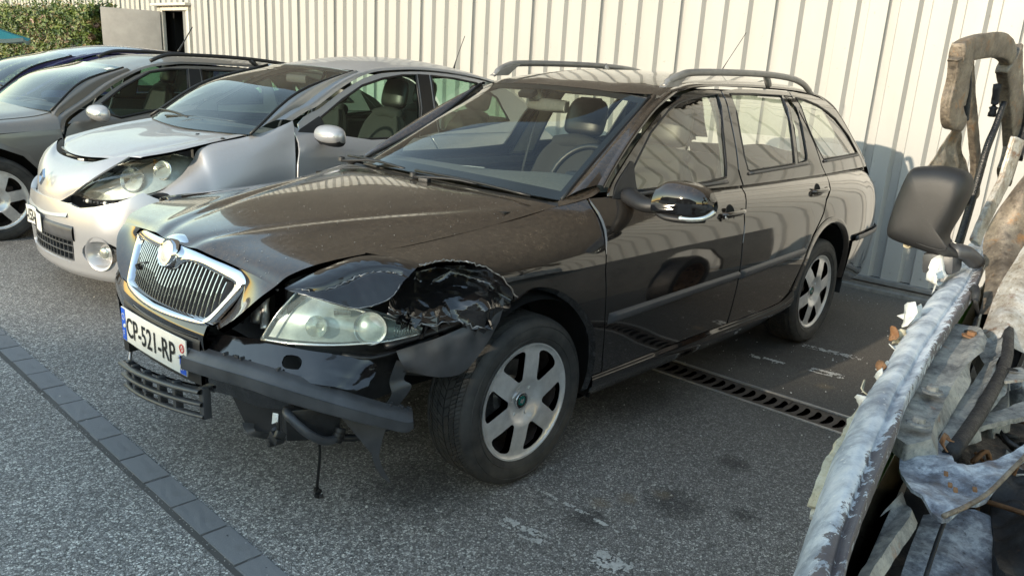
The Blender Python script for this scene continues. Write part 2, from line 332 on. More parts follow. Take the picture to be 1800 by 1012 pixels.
def sm(pts, n=4, closed=True, sharp=()):
    """Catmull-Rom smoothing; indices in sharp stay corners"""
    P = [Vector(p) for p in pts]; N = len(P); out = []; sharp = set(i % N for i in sharp)
    R = range(N) if closed else range(N - 1)
    for i in R:
        a, b = P[i], P[(i + 1) % N]
        pa = P[(i - 1) % N] if (closed or i > 0) else a * 2 - b
        pb = P[(i + 2) % N] if (closed or i + 2 < N) else b * 2 - a
        if i in sharp: pa = a * 2 - b
        if (i + 1) % N in sharp: pb = b * 2 - a
        for k in range(n): out.append(cr1(pa, a, b, pb, k / n))
    if not closed: out.append(P[-1])
    return out
def netfn(rows):
    """rows: grid of 3-D points -> f(u,v) smooth interpolating surface, u along rows index, v along columns (0..1)"""
    G = [[Vector(p) for p in r] for r in rows]; nr, nc = len(G), len(G[0])
    def line(L, t):
        n = len(L)
        if n == 2: return L[0].lerp(L[1], t)
        x = min(max(t, 0.0), 1.0) * (n - 1); i = min(int(x), n - 2); f = x - i
        a, b = L[i], L[i + 1]; pa = L[i - 1] if i > 0 else a * 2 - b; pb = L[i + 2] if i + 2 < n else b * 2 - a
        return cr1(pa, a, b, pb, f)
    def f(u, v): return line([line(r, v) for r in G], u)
    return f
def surf_n(fn, u, v, e=1e-3):
    a = fn(u + e, v) - fn(u - e, v); b = fn(u, v + e) - fn(u, v - e)
    n = a.cross(b); return n.normalized() if n.length > 1e-12 else Vector((0, 0, 1))
def grid(name, fn, nu, nv, mat, parent=None, out=(0, 0, 1), thick=0.0, smooth=True, u0=0, u1=1, v0=0, v1=1):
    vs, ns, fs = [], [], []; outv = Vector(out)
    for i in range(nu + 1):
        for j in range(nv + 1):
            u = u0 + (u1 - u0) * i / nu; v = v0 + (v1 - v0) * j / nv
            ue = min(max(u, 1.5e-3), 1 - 1.5e-3); ve = min(max(v, 1.5e-3), 1 - 1.5e-3)
            vs.append(fn(u, v)); ns.append(surf_n(fn, ue, ve))
    mid = ns[(nu // 2) * (nv + 1) + nv // 2]
    s = 1 if mid.dot(outv) >= 0 else -1
    ns = [n * s for n in ns]
    for i in range(nu):
        for j in range(nv):
            a = i * (nv + 1) + j; q = (a, a + 1, a + nv + 2, a + nv + 1); fs.append(q if s < 0 else q[::-1])
    if thick:
        ring = [j for j in range(nv + 1)] + [i * (nv + 1) + nv for i in range(1, nu + 1)] + [nu * (nv + 1) + j for j in range(nv - 1, -1, -1)] + [i * (nv + 1) for i in range(nu - 1, 0, -1)]
        k = len(vs); L = len(ring)
        for r in ring: vs.append(vs[r].copy()); ns.append(None)
        for r in ring: vs.append(vs[r] - ns[r] * thick); ns.append(None)
        cen = sum((vs[r] for r in ring), Vector()) / L
        for q in range(L):
            p, w = vs[k + q], vs[k + (q + 1) % L]; n0 = ns[ring[q]]; sn = (w - p).cross(n0)
            if sn.length < 1e-9: sn = n0.copy()
            if sn.dot(p - cen) < 0: sn = -sn
            sn.normalize(); ns[k + q] = (sn + n0 * 0.4).normalized(); ns[k + L + q] = sn
            fs.append((k + q, k + (q + 1) % L, k + L + (q + 1) % L, k + L + q))
    return mk(name, vs, fs, mat, parent, smooth, ns)
def panel(name, outline, fn, mat, parent=None, step=(0.05, 0.05), holes=(), thick=0.012, out=(0, -1, 0), disp=None, smooth=True):
    loops = [[Vector((p[0], p[1], 0)) for p in outline]] + [[Vector((p[0], p[1], 0)) for p in h] for h in holes]
    tris = tessellate_polygon(loops); flat = [p for l in loops for p in l]
    bm = bmesh.new(); bv = [bm.verts.new(p) for p in flat]
    for t in tris:
        try: bm.faces.new([bv[i] for i in t])
        except ValueError: pass
    bmesh.ops.remove_doubles(bm, verts=bm.verts[:], dist=1e-6)
    for ax in (0, 1):
        lo = min(p[ax] for p in flat); hi = max(p[ax] for p in flat); k = math.ceil(lo / step[ax] + 1e-6)
        while k * step[ax] < hi - 1e-6:
            co = [0, 0, 0]; no = [0, 0, 0]; co[ax] = k * step[ax]; no[ax] = 1
            bmesh.ops.bisect_plane(bm, geom=bm.verts[:] + bm.edges[:] + bm.faces[:], plane_co=co, plane_no=no, dist=1e-7); k += 1
    bmesh.ops.triangulate(bm, faces=[f for f in bm.faces if len(f.verts) > 4])
    bm.verts.index_update(); bm.verts.ensure_lookup_table(); outv = Vector(out)
    vs, ns = [], []
    for v in bm.verts:
        u, w = v.co.x, v.co.y; P = fn(u, w); n = surf_n(fn, u, w)
        if n.dot(outv) < 0: n = -n
        if disp: P = P + n * disp(P)
        vs.append(P); ns.append(n)
    fs = []
    for f in bm.faces:
        idx = [v.index for v in f.verts]; a, b, c = vs[idx[0]], vs[idx[1]], vs[idx[2]]
        if (b - a).cross(c - a).dot(ns[idx[0]]) < 0: idx.reverse()
        fs.append(tuple(idx))
    if thick:
        k = len(vs); mp = {}; extra = []
        for e in bm.edges:
            if len(e.link_faces) == 1:
                quad = []
                for v in e.verts:
                    if v.index not in mp:
                        mp[v.index] = len(vs); vs.append(vs[v.index].copy()); ns.append(None); vs.append(vs[v.index] - ns[v.index] * thick); ns.append(None)
                    quad.append(mp[v.index])
                f = e.link_faces[0]; cen = Vector()
                for v in f.verts: cen += vs[v.index]
                cen /= len(f.verts); a, b = vs[e.verts[0].index], vs[e.verts[1].index]; n0 = ns[e.verts[0].index]
                sn = (b - a).cross(n0)
                if sn.dot((a + b) / 2 - cen) < 0: sn = -sn
                if sn.length > 1e-12: sn.normalize()
                extra.append((quad, sn, n0))
        for quad, sn, n0 in extra:
            for q in quad:
                for d, wgt in ((0, 0.5), (1, 0.0)):
                    ns[q + d] = (ns[q + d] or Vector()) + sn + n0 * wgt
            fs.append((quad[0], quad[1], quad[1] + 1, quad[0] + 1))
        ns = [n.normalized() if n.length > 1e-9 else Vector((0, 0, 1)) for n in ns]
    bm.free()
    return mk(name, vs, fs, mat, parent, smooth, None if disp else ns)
def tube(name, pts, r, mat, parent=None, seg=8, closed=False, smoothn=4, sy=1.0, up=(0, 0, 1), cap=True):
    P = sm(pts, smoothn, closed) if smoothn > 1 else [Vector(p) for p in pts]
    n = len(P); vs, fs = [], []
    rr = r if callable(r) else (lambda t: r)
    prev = None
    for i, p in enumerate(P):
        a = P[(i - 1) % n] if (closed or i > 0) else P[0]; b = P[(i + 1) % n] if (closed or i < n - 1) else P[-1]
        d = (b - a).normalized(); s = d.cross(Vector(up))
        if s.length < 1e-3: s = prev if prev is not None else d.orthogonal()
        s = s.normalized(); prev = s; w = s.cross(d).normalized(); R = rr(i / max(1, n - 1))
        for k in range(seg):
            A = 2 * pi * k / seg; vs.append(p + s * cos(A) * R + w * sin(A) * R * sy)
    for i in range(n if closed else n - 1):
        for k in range(seg):
            a = i * seg + k; b = i * seg + (k + 1) % seg; c = ((i + 1) % n) * seg + (k + 1) % seg; d = ((i + 1) % n) * seg + k
            fs.append((a, b, c, d))
    if cap and not closed: fs.append(tuple(range(seg))[::-1]); fs.append(tuple((n - 1) * seg + k for k in range(seg)))
    return mk(name, vs, fs, mat, parent, True)
def box(name, c, s, mat, parent=None, rot=None, bev=0.0, bseg=2):
    bm = bmesh.new(); bmesh.ops.create_cube(bm, size=1)
    for v in bm.verts: v.co = Vector((v.co.x * s[0], v.co.y * s[1], v.co.z * s[2]))
    if bev: bmesh.ops.bevel(bm, geom=bm.edges[:], offset=bev, segments=bseg, affect='EDGES', profile=0.6)
    M = Matrix.Translation(Vector(c)) @ (rot.to_4x4() if rot is not None else Matrix.Identity(4))
    bm.transform(M); return mkbm(name, bm, mat, parent, smooth=bool(bev), auto=35)
def RZ(a): return Matrix.Rotation(a, 3, 'Z')
def RX(a): return Matrix.Rotation(a, 3, 'X')
def RY(a): return Matrix.Rotation(a, 3, 'Y')
def lathe(name, prof, center, axis, mat, parent=None, seg=64, mats=None, midx=None):
    """prof: (radius, along-axis) list"""
    A = Vector(axis).normalized(); S = A.orthogonal().normalized(); T = A.cross(S); c = Vector(center)
    vs, fs, mi = [], [], []
    for (r, h) in prof:
        for k in range(seg):
            a = 2 * pi * k / seg; vs.append(c + A * h + (S * cos(a) + T * sin(a)) * r)
    for i in range(len(prof) - 1):
        for k in range(seg):
            fs.append((i * seg + k, i * seg + (k + 1) % seg, (i + 1) * seg + (k + 1) % seg, (i + 1) * seg + k)); mi.append(midx[i] if midx else 0)
    o = mk(name, vs, fs, mat, parent, True, None, mi if midx else None, mats)
    bm = bmesh.new(); bm.from_mesh(o.data); bmesh.ops.remove_doubles(bm, verts=bm.verts[:], dist=1e-6); bmesh.ops.recalc_face_normals(bm, faces=bm.faces[:]); bm.to_mesh(o.data); bm.free()
    for p in o.data.polygons: p.use_smooth = True
    try: o.data.set_sharp_from_angle(angle=radians(38))
    except Exception: pass
    return o
def text3(name, s, size, fn, mat, parent=None, sx=1.0, ext=0.0008, res=3, bold=0.0):
    """lettering as flat print raised a hair: fn maps (u right, v up, h out) to the place it stands on"""
    c = bpy.data.curves.new(name, 'FONT'); c.body = s; c.size = size; c.align_x = 'LEFT'; c.resolution_u = res; c.offset = bold
    o = bpy.data.objects.new(name, c); COL.objects.link(o); dg = bpy.context.evaluated_depsgraph_get(); dg.update()
    me = bpy.data.meshes.new_from_object(o.evaluated_get(dg)); COL.objects.unlink(o); bpy.data.objects.remove(o)
    vs = [fn(v.co.x * sx, v.co.y, ext) for v in me.vertices]; fs = [tuple(p.vertices) for p in me.polygons]
    w = max((v.co.x * sx for v in me.vertices), default=0); bpy.data.meshes.remove(me)
    o = mk(name, vs, fs, mat, parent, False); o['_w'] = w
    del o['_w']; return o
def nsp(xs, ys):
    n = len(xs); h = [xs[i + 1] - xs[i] for i in range(n - 1)]; d = [(ys[i + 1] - ys[i]) / h[i] for i in range(n - 1)]; m = [0.0] * n
    for i in range(1, n - 1): m[i] = (d[i - 1] * h[i] + d[i] * h[i - 1]) / (h[i] + h[i - 1])
    m[0] = d[0] * 1.5 - m[1] * 0.5; m[-1] = d[-1] * 1.5 - m[-2] * 0.5
    def f(x):
        if x <= xs[0]: return ys[0] + m[0] * (x - xs[0])
        if x >= xs[-1]: return ys[-1] + m[-1] * (x - xs[-1])
        i = 0
        while x > xs[i + 1]: i += 1
        t = (x - xs[i]) / h[i]
        return (2 * t ** 3 - 3 * t * t + 1) * ys[i] + (t ** 3 - 2 * t * t + t) * h[i] * m[i] + (-2 * t ** 3 + 3 * t * t) * ys[i + 1] + (t ** 3 - t * t) * h[i] * m[i + 1]
    return f
# ================================================================ SETTING
WSL = 0.0127
def wallp(s, z, d=0.0):
    """point on the warehouse wall: s along y, z up, d in front of the outer cladding face"""
    return Vector((4.255 + (s + 2.6) * WSL - d, s, z))
# ground sheet with the slot of the drain cut out
DR0, DR1 = 1.392, 1.588
gx = [-260, DR0, DR1, 260]; gy = [-260, -8.0, 12.0, 260]
vs = [(x, y, 0) for x in gx for y in gy]; fs = []
for i in range(3):
    for j in range(3):
        if i == 1 and j == 1: continue
        a = i * 4 + j; fs.append((a, a + 4, a + 5, a + 1))
o = mk('asphalt_ground', vs, fs, 'asphalt', None, False); o['kind'] = 'structure'
# paver strip: single stones 8 cm wide in a row
strip = thing('paver_strip', (-0.952, -1, 0), 'row of grey concrete pavers set flush in the asphalt in front of the cars', 'paver strip')
rr = random.Random(3)
L = 0.2125; off = 0.022
def paver_mesh(j):
    bm = bmesh.new(); bmesh.ops.create_cube(bm, size=1)
    for v in bm.verts:
        v.co = Vector((v.co.x * 0.094, v.co.y * (L - 0.004), v.co.z * 0.03 - 0.0115))
        v.co.x += rr.uniform(-.0012, .0012); v.co.y += rr.uniform(-.001, .001)
    bmesh.ops.bevel(bm, geom=[e for e in bm.edges if all(v.co.z > 0 for v in e.verts)], offset=0.0035, segments=2, affect='EDGES')
    bmesh.ops.subdivide_edges(bm, edges=[e for e in bm.edges if e.calc_length() > .06], cuts=4, use_grid_fill=True)
    for v in bm.verts:
        if v.co.z > -.003: v.co.z += .0012 * noise.noise(Vector((v.co.x * 60, v.co.y * 60, j * 9.0))); v.co.x += .0012 * noise.noise(Vector((v.co.y * 70, j * 5.0, 0)))
    me = bpy.data.meshes.new('paver'); bm.to_mesh(me); bm.free(); me.materials.append(MATS['paver']); return me
pm = [paver_mesh(i) for i in range(5)]
for k in range(-9, 22):
    y = off + k * L + L / 2
    o = bpy.data.objects.new('paver', pm[k % 5]); link(o, strip)
    o.location = (-0.952 + (y + 0.2) * 0.011 + 0.952 - 0.002 + rr.uniform(-.001, .001), y + 1, rr.uniform(-0.001, 0.0015)); o.rotation_euler = (rr.uniform(-.004, .004), rr.uniform(-.004, .004), -0.011)
jb = box('mortar_joint', (-0.95, 1.3, -0.0045), (0.104, 6.9, 0.010), 'brick_dark', strip, RZ(-0.011))
# drain channel: frame rails, cast grates with kidney slots, dark channel below
dr = thing('drain_channel', (1.49, 0, 0), 'cast iron slotted drain channel crossing the bay under the black car', 'drain')
for x in (1.385, 1.595):
    box('edge_rail', (x, 1, -0.001), (0.014, 18, 0.012), 'zinc', dr, bev=0.002)
box('channel_trough', (1.49, 2, -0.16), (0.19, 19.9, 0.02), 'dark_void', dr)
for x in (1.388, 1.592): box('channel_wall', (x, 2, -0.09), (0.006, 19.9, 0.15), 'dark_void', dr)
def kidney(cx, cy, ln, w, bend):
    P = []
    n = 8
    for i in range(n + 1):
        t = i / n * 2 - 1; P.append((cx + t * ln / 2, cy + bend * (1 - t * t) - w / 2 * math.sqrt(max(0.08, 1 - t ** 4))))
    for i in range(n, -1, -1):
        t = i / n * 2 - 1; P.append((cx + t * ln / 2, cy + bend * (1 - t * t) + w / 2 * math.sqrt(max(0.08, 1 - t ** 4))))
    return P
GL = 0.505; gp = GL / 9
holes = [kidney(0, -GL / 2 + gp * (i + 0.5), 0.062 if i == 4 and False else 0.122, 0.032, -0.014) for i in range(9)]
g0 = panel('grate', [(-0.094, -GL / 2 + .002), (0.094, -GL / 2 + .002), (0.094, GL / 2 - .002), (-0.094, GL / 2 - .002)], lambda u, v: Vector((u, v, 0)), 'grate_iron', None, (0.5, 0.5), holes, 0.022, (0, 0, 1), smooth=False)
first = True
for k in range(-12, 8):
    o = g0 if first else g0.copy()
    if not first: COL.objects.link(o)
    first = False; o.parent = dr; o.location = (0, -1.175 + GL / 2 + k * GL + 1.2 - 1.2, -0.003)
# worn paint dabs on the asphalt
def flakes(quad, n, seed, smin=.0015, smax=.0055):
    smin, smax, n = min(smin, .0016), min(smax, .0058), n * 5
    r = random.Random(seed); bm = bmesh.new(); q = [Vector((a, b, 0)) for a, b in quad]
    for _ in range(n):
        u = r.betavariate(1.6, 1.6); v = r.betavariate(1.6, 1.6)
        c = q[0].lerp(q[3], u).lerp(q[1].lerp(q[2], u), v)
        if noise.noise(Vector((c.x * 30, c.y * 30, seed))) + .6 * noise.noise(Vector((c.x * 90, c.y * 90, seed))) < -0.02: continue
        s = r.uniform(smin, smax); k = r.randint(5, 7); a0 = r.uniform(0, 6)
        ring = [bm.verts.new((c.x + cos(a0 + 2 * pi * i / k) * s * r.uniform(.35, 1), c.y + sin(a0 + 2 * pi * i / k) * s * r.uniform(.35, 1), 0.0035 + r.uniform(0, .0008))) for i in range(k)]
        bm.faces.new(ring)
    o = mkbm('painted_marking', bm, 'white_paint_line'); o['kind'] = 'structure'; return o
flakes([(-.271, -.957), (-.214, -.961), (-.195, -1.148), (-.263, -1.159)], 330, 1)
flakes([(-.229, -1.312), (-.108, -1.291), (-.116, -1.42), (-.195, -1.44)], 420, 2)
flakes([(-.012, -.908), (.009, -.917), (.012, -1.15), (-.011, -1.144)], 70, 3, .002, .007)
flakes([(-.008, -1.166), (.007, -1.179), (-.005, -1.288), (-.021, -1.283)], 90, 4, .002, .009)
flakes([(1.992, -.709), (2.055, -.711), (2.063, -.913), (2.018, -.911)], 260, 5, .004, .014)
flakes([(2.421, -.823), (2.479, -.829), (2.535, -1.181), (2.456, -1.177)], 300, 6, .004, .014)
flakes([(2.043, -1.04), (2.122, -1.038), (2.146, -1.217), (2.068, -1.217)], 330, 7, .004, .014)
# ---------------------------------------------------------------- warehouse wall behind the cars
wall = thing('warehouse_wall', wallp(2, 0), 'long white ribbed metal warehouse wall behind the parked cars', 'building')
PIT = 0.2227; PH = -0.326
prof = [(0, 0), (-0.0200, -0.044), (-0.0780, -0.044), (-0.0980, 0)]
def cladding(s0, n, z0, z1, jit):
    """n ribs starting at s0 going to -y; outer pan then groove"""
    pts = []
    for i in range(n):
        b = s0 - i * PIT
        for (ds, dd) in prof: pts.append((b + ds, dd))
    pts.append((s0 - n * PIT - 0.012, 0)); pts.insert(0, (s0 + 0.0, 0))
    zs = [z0, z0 + .9, z0 + 1.9, z1]; vs, fs = [], []
    for z in zs:
        for (s, d) in pts: vs.append(wallp(s, z, d + jit))
    k = len(pts)
    for i in range(len(zs) - 1):
        for j in range(k - 1): fs.append((i * k + j, i * k + j + 1, (i + 1) * k + j + 1, (i + 1) * k + j))
    # lapped edge returned inwards so the sheet has thickness
    a = len(vs)
    for z in zs: vs.append(wallp(pts[-1][0], z, jit - 0.004))
    for i in range(len(zs) - 1): fs.append((i * k + k - 1, a + i, a + i + 1, (i + 1) * k + k - 1))
    return mk('cladding_panel', vs, fs, 'wall_white', wall, False)
rr = random.Random(5)
DY0, DY1, DZ = 11.05, 12.0, 2.115
n0 = 15
s = PH + PIT * 4 * n0
while s > -9:
    sa, sb = s, s - 4 * PIT
    z0 = DZ + 0.03 if (sb < DY1 + .02 and sa > DY0 - .02) else 0.10
    if z0 > 1 and not (sb >= DY0 - .05 and sa <= DY1 + .05):
        # panel beside the door opening: split
        if sa > DY1: 
            nleft = int((sa - DY1) / PIT); 
            if nleft > 0: cladding(sa, nleft, 0.10, DZ + .03, rr.uniform(0, .002))
        if sb < DY0:
            nr = int((DY0 - sb) / PIT + 0.999)
            cladding(sb + nr * PIT, nr, 0.10, DZ + .03, rr.uniform(0, .002))
    cladding(sa, 4, z0, 3.05, rr.uniform(0, .002)); s = sb
s = PH + PIT * 4 * n0
while s < 34:
    cladding(s + 4 * PIT, 4, 0.10, 3.05, rr.uniform(0, .002)); s += 4 * PIT
def wbox(name, s0, s1, z0, z1, d0, d1, mat, parent=wall, bev=0.0):
    return box(name, wallp((s0 + s1) / 2, (z0 + z1) / 2, (d0 + d1) / 2), (abs(d1 - d0), abs(s1 - s0), z1 - z0), mat, parent, RZ(-WSL), bev)
wbox('base_trim', -9, DY0 - .05, 0.062, 0.098, -0.03, 0.022, 'zinc', bev=.003)
wbox('base_trim', DY1 + .05, 34, 0.062, 0.098, -0.03, 0.022, 'zinc', bev=.003)
wbox('plinth', -9, DY0 - .05, -0.1, 0.05, -0.2, 0.012, 'concrete', bev=.006)
wbox('plinth', DY1 + .05, 34, -0.1, 0.05, -0.2, 0.012, 'concrete', bev=.006)
wbox('plinth_step', -9, DY0 - .05, -0.1, 0.026, 0.013, 0.075, 'concrete', bev=.006)
wbox('upper_cladding', -9, 12.4, 3.06, 9.8, -0.2, 0.05, 'dark_cladding')  # unseen upper wall, height and dark tone set for the windscreen reflections
wbox('parapet', 12.4, 34, 3.06, 3.5, -0.2, 0.05, 'dark_cladding')
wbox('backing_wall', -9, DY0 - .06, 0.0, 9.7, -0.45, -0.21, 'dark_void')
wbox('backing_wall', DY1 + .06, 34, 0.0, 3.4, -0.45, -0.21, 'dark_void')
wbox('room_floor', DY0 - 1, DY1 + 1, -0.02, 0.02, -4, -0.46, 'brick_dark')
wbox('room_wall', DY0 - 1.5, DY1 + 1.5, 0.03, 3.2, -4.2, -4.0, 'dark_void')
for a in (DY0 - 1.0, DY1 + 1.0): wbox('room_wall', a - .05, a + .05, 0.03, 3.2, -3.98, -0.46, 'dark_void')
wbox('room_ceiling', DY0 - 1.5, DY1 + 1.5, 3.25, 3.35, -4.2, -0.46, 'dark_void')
# screws along the foot of the cladding
bm = bmesh.new()
for k in range(-24, 44):
    for zz in (0.16, 0.38):
        s = PH - 0.053 + k * PIT
        if DY0 - .1 < s < DY1 + .1: continue
        M = Matrix.Translation(wallp(s + (0.0 if zz > .2 else 0.053 + 0.06), zz, -0.027 if zz > .2 else 0.003)) @ Matrix.Rotation(pi / 2, 4, 'Y')
        bmesh.ops.create_cone(bm, cap_ends=True, segments=8, radius1=0.0065, radius2=0.005, depth=0.006, matrix=M)
stuff(mkbm('cladding_screws', bm, 'zinc', wall))
# door opening: frame, rain lintel, leaf standing open, ladder rail seen inside
for s in (DY0 - .03, DY1 + .03): wbox('door_frame', s - .03, s + .03, 0, DZ, -0.03, 0.03, 'frame_cream', bev=.004)
wbox('door_frame', DY0 - .06, DY1 + .06, DZ + .001, DZ + .05, -0.2, 0.03, 'frame_cream', bev=.004)
wbox('rain_lintel', DY0 - .12, DY1 + .32, DZ + .075, DZ + .115, 0.0, 0.10, 'frame_cream', bev=.004)
hinge = wallp(DY1 + .03, 0, 0.05); tip = Vector((3.60, 12.52, 0)); dirv = (tip - hinge); dirv.z = 0; wd = dirv.length; ang = math.atan2(dirv.y, dirv.x)
leaf = box('door_leaf', (hinge + tip) / 2 + Vector((0, 0, 1.07)), (wd, 0.045, 2.06), 'door_grey', wall, RZ(ang), 0.003)
for t in (0.03, wd - 0.03): box('leaf_edge', hinge + dirv.normalized() * t + Vector((dirv.y, -dirv.x, 0)).normalized() * 0.03 + Vector((0, 0, 1.07)), (0.05, 0.014, 2.07), 'frame_cream', leaf, RZ(ang), 0.002)
box('leaf_edge', (hinge + tip) / 2 + Vector((dirv.y, -dirv.x, 0)).normalized() * 0.03 + Vector((0, 0, 2.08)), (wd - .11, 0.014, 0.045), 'frame_cream', leaf, RZ(ang), 0.002)
ld = thing('ladder', wallp(11.6, 0, -1.0), 'grey ladder leaning inside the dark doorway', 'ladder')
for ds in (0.0, 0.35):
    tube('rail', [wallp(11.95 - ds, 0.02, -1.0), wallp(11.5 - ds, 2.4, -1.6)], 0.025, 'steel_raw', ld, 6, smoothn=1)
for k in range(8):
    t = (k + .6) / 8.5; a = wallp(11.95, 0.02, -1.0).lerp(wallp(11.5, 2.4, -1.6), t); tube('rung', [a, a + Vector((0, -.35, 0))], 0.014, 'steel_raw', ld, 6, smoothn=1)
# ---------------------------------------------------------------- clipped hedge beside the door
hedge = thing('hedge', (3.75, 20, 0), 'clipped leafy green hedge left of the open door in front of the white wall', 'hedge')
r = random.Random(11); vs = []; fs = []
def leafq(c, s):
    n = Vector((r.gauss(-.5, .6), r.gauss(-.3, .6), r.gauss(.5, .5))).normalized(); a = n.orthogonal().normalized(); a = Matrix.Rotation(r.uniform(0, 6.3), 3, n) @ a; b = n.cross(a)
    k = len(vs); vs.extend([c - a * s, c - b * s * .45 + n * s * .1, c + a * s, c + b * s * .45 + n * s * .1]); fs.append((k, k + 1, k + 2, k + 3))
for _ in range(42000):
    y = 12.65 + 14.0 * r.random() ** 1.15; face = r.random()
    if face < .5: x = 3.42 + r.gauss(0, .05); z = r.uniform(0.5, 2.0)
    elif face < .85: x = r.uniform(3.42, 4.1); z = 1.98 + r.gauss(0, .05)
    else: x = r.uniform(3.42, 4.1); z = r.uniform(.5, 2.0); y = 12.65 + abs(r.gauss(0, .08))
    bmpv = noise.noise(Vector((y * 1.1, z * 1.5, x * 1.2))) * .13 + noise.noise(Vector((y * 4, z * 4, x * 4))) * .07
    if face < .5: x -= bmpv
    else: z += bmpv * 1.1
    leafq(Vector((x, y, z)), r.uniform(.025, .055))
for _ in range(700):   # shoots sticking out of the top
    y = 12.65 + 14 * r.random(); x = r.uniform(3.42, 4.0); z = 2.0
    h = r.uniform(.04, .26)
    for k in range(5): leafq(Vector((x + r.gauss(0, .02), y + r.gauss(0, .02), z + h * k / 4)), .035)
cr = mk('crown', vs, fs, 'hedge_leaf', hedge, False)
box('branches', (3.78, 19.8, 0.95), (0.55, 13.8, 1.8), 'trunk_bark', hedge)
# ---------------------------------------------------------------- teal parasol at the left edge
par = thing('parasol', (1.45, 13.4, 0), 'teal parasol canopy with pale hem at the far left before the hedge', 'parasol')
cx, cy = 1.45, 13.4
ring = []
for i in range(8):
    a = 2 * pi * i / 8 + -pi / 2; ring.append(Vector((cx + cos(a) * 1.3, cy + sin(a) * 1.3, 1.503)))
apex = Vector((cx, cy, 1.503 + .62)); vs = []; fs = []
for i in range(8):
    a, b = ring[i], ring[(i + 1) % 8]; k = len(vs); N = 5
    for p in range(N + 1):
        for q in range(N + 1):
            e = a.lerp(b, q / N); P = apex.lerp(e, p / N); P = P + Vector((0, 0, -.10 * sin(pi * p / N) - .05 * sin(pi * q / N) * p / N)); vs.append(P)
    for p in range(N):
        for q in range(N): fs.append((k + p * (N + 1) + q, k + p * (N + 1) + q + 1, k + (p + 1) * (N + 1) + q + 1, k + (p + 1) * (N + 1) + q))
mk('canopy', vs, fs, 'teal_cloth', par)
for i in range(8):
    a, b = ring[i], ring[(i + 1) % 8]; P = [a.lerp(b, q / 6) - Vector((0, 0, .05 * sin(pi * q / 6))) for q in range(7)]
    v2 = [p + Vector((0, 0, .004)) for p in P] + [p + Vector((0, 0, -.055)) for p in P]
    mk('hem', v2, [(j, j + 1, j + 8, j + 7) for j in range(6)], 'cloth_edge', par)
tube('pole', [(cx, cy, 0.02), (cx, cy, 1.503 + .6)], 0.022, 'steel_raw', par, 8, smoothn=1)
lathe('foot', [(0, 0.06), (.2, .05), (.24, 0), (0, 0)], (cx, cy, 0), (0, 0, 1), 'concrete', par, 20)
# ---------------------------------------------------------------- unseen gabled hall added across the yard, roof slope shaped to shade the foreground
hall = thing('unseen_shade_hall', (-30, -8, 0), 'unseen gabled hall added across the yard to shade the foreground', 'building')
def HZ(y): return 6.60 - 0.25 * (y - 4.2)
prof2 = [(17, 0), (17, HZ(17)), (-11, HZ(-11)), (-32, HZ(-11) - 5.25), (-32, 0)]
v0 = [Vector((-26, a, b)) for a, b in prof2]; v1 = [p + Vector((-24, 0, 0)) for p in v0]
mk('wall', v0 + v1, [(0, 1, 2, 3, 4), (9, 8, 7, 6, 5), (0, 5, 6, 1), (3, 8, 9, 4)], 'brick_dark', hall, False)
for (a, b) in ((1, 2), (2, 3)):
    A, B2 = v0[a] + Vector((.05, 0, .004)), v0[b] + Vector((.05, 0, .004)); A2, B3 = A + Vector((-24.1, 0, 0)), B2 + Vector((-24.1, 0, 0)); up = Vector((0, 0, .15))
    mk('roof', [A, B2, B3, A2, A + up, B2 + up, B3 + up, A2 + up], [(0, 1, 2, 3), (7, 6, 5, 4), (0, 4, 5, 1), (1, 5, 6, 2), (2, 6, 7, 3), (3, 7, 4, 0)], 'dark_cladding', hall, False)
for y in (-22, -12, -2, 7): 
    d = box('roller_door', (-25.93, y, 2.0), (.08, 4, 4), 'door_grey', hall)
for y in range(-28, 14, 5): box('window', (-25.95, y + 2.5, 5.2), (.06, 1.8, .9), 'green_glass' if False else 'interior_dark', hall)

# ---------------------------------------------------------------- loose grit and small debris on the ground
r = random.Random(77); vs = []; fs = []
def pebble(x, y, s, z0=0.0):
    k = len(vs); n = 5; a0 = r.uniform(0, 6)
    for i in range(n): a = a0 + 2 * pi * i / n; vs.append((x + cos(a) * s * r.uniform(.7, 1.2), y + sin(a) * s * r.uniform(.6, 1.1), z0))
    for i in range(n): a = a0 + .4 + 2 * pi * i / n; vs.append((x + cos(a) * s * r.uniform(.4, .7), y + sin(a) * s * r.uniform(.3, .6), z0 + s * r.uniform(.5, .9)))
    for i in range(n): fs.append((k + i, k + (i + 1) % n, k + n + (i + 1) % n, k + n + i))
    fs.append(tuple(k + n + i for i in range(n)))
for _ in range(5200):
    x, y = r.uniform(-1.6, 4.0), r.uniform(-2.1, 5.0)
    if noise.noise(Vector((x * 1.7, y * 1.7, 3))) < r.uniform(-.35, .25): continue
    if DR0 - .02 < x < DR1 + .02: continue
    pebble(x, y, r.choice((.0015, .002, .002, .003, .0045)) * r.uniform(.7, 1.4))
for _ in range(500): pebble(-.95 + .055 * r.choice((-1, 1)) + r.gauss(0, .004), r.uniform(-1, 3.5), r.uniform(.001, .0025))
stuff(mk('loose_grit', vs, fs, 'white_paint_line', None, False))
vs = []; fs = []
for _ in range(150):
    x = r.gauss(-.62, .22); y = r.gauss(-.75, .25); k = len(vs); s = r.uniform(.002, .007); a = r.uniform(0, 6)
    for q in range(3): vs.append((x + cos(a + q * 2.1) * s * r.uniform(.5, 1), y + sin(a + q * 2.1) * s, .002 + r.uniform(0, s * .6)))
    for q in range(3): vs.append((vs[k + q][0], vs[k + q][1], vs[k + q][2] + .0012))
    fs += [(k, k + 1, k + 2), (k + 3, k + 4, k + 5), (k, k + 1, k + 4, k + 3), (k + 1, k + 2, k + 5, k + 4), (k + 2, k, k + 3, k + 5)]
stuff(mk('broken_plastic_bits', vs, fs, 'grey_plastic', None, False))
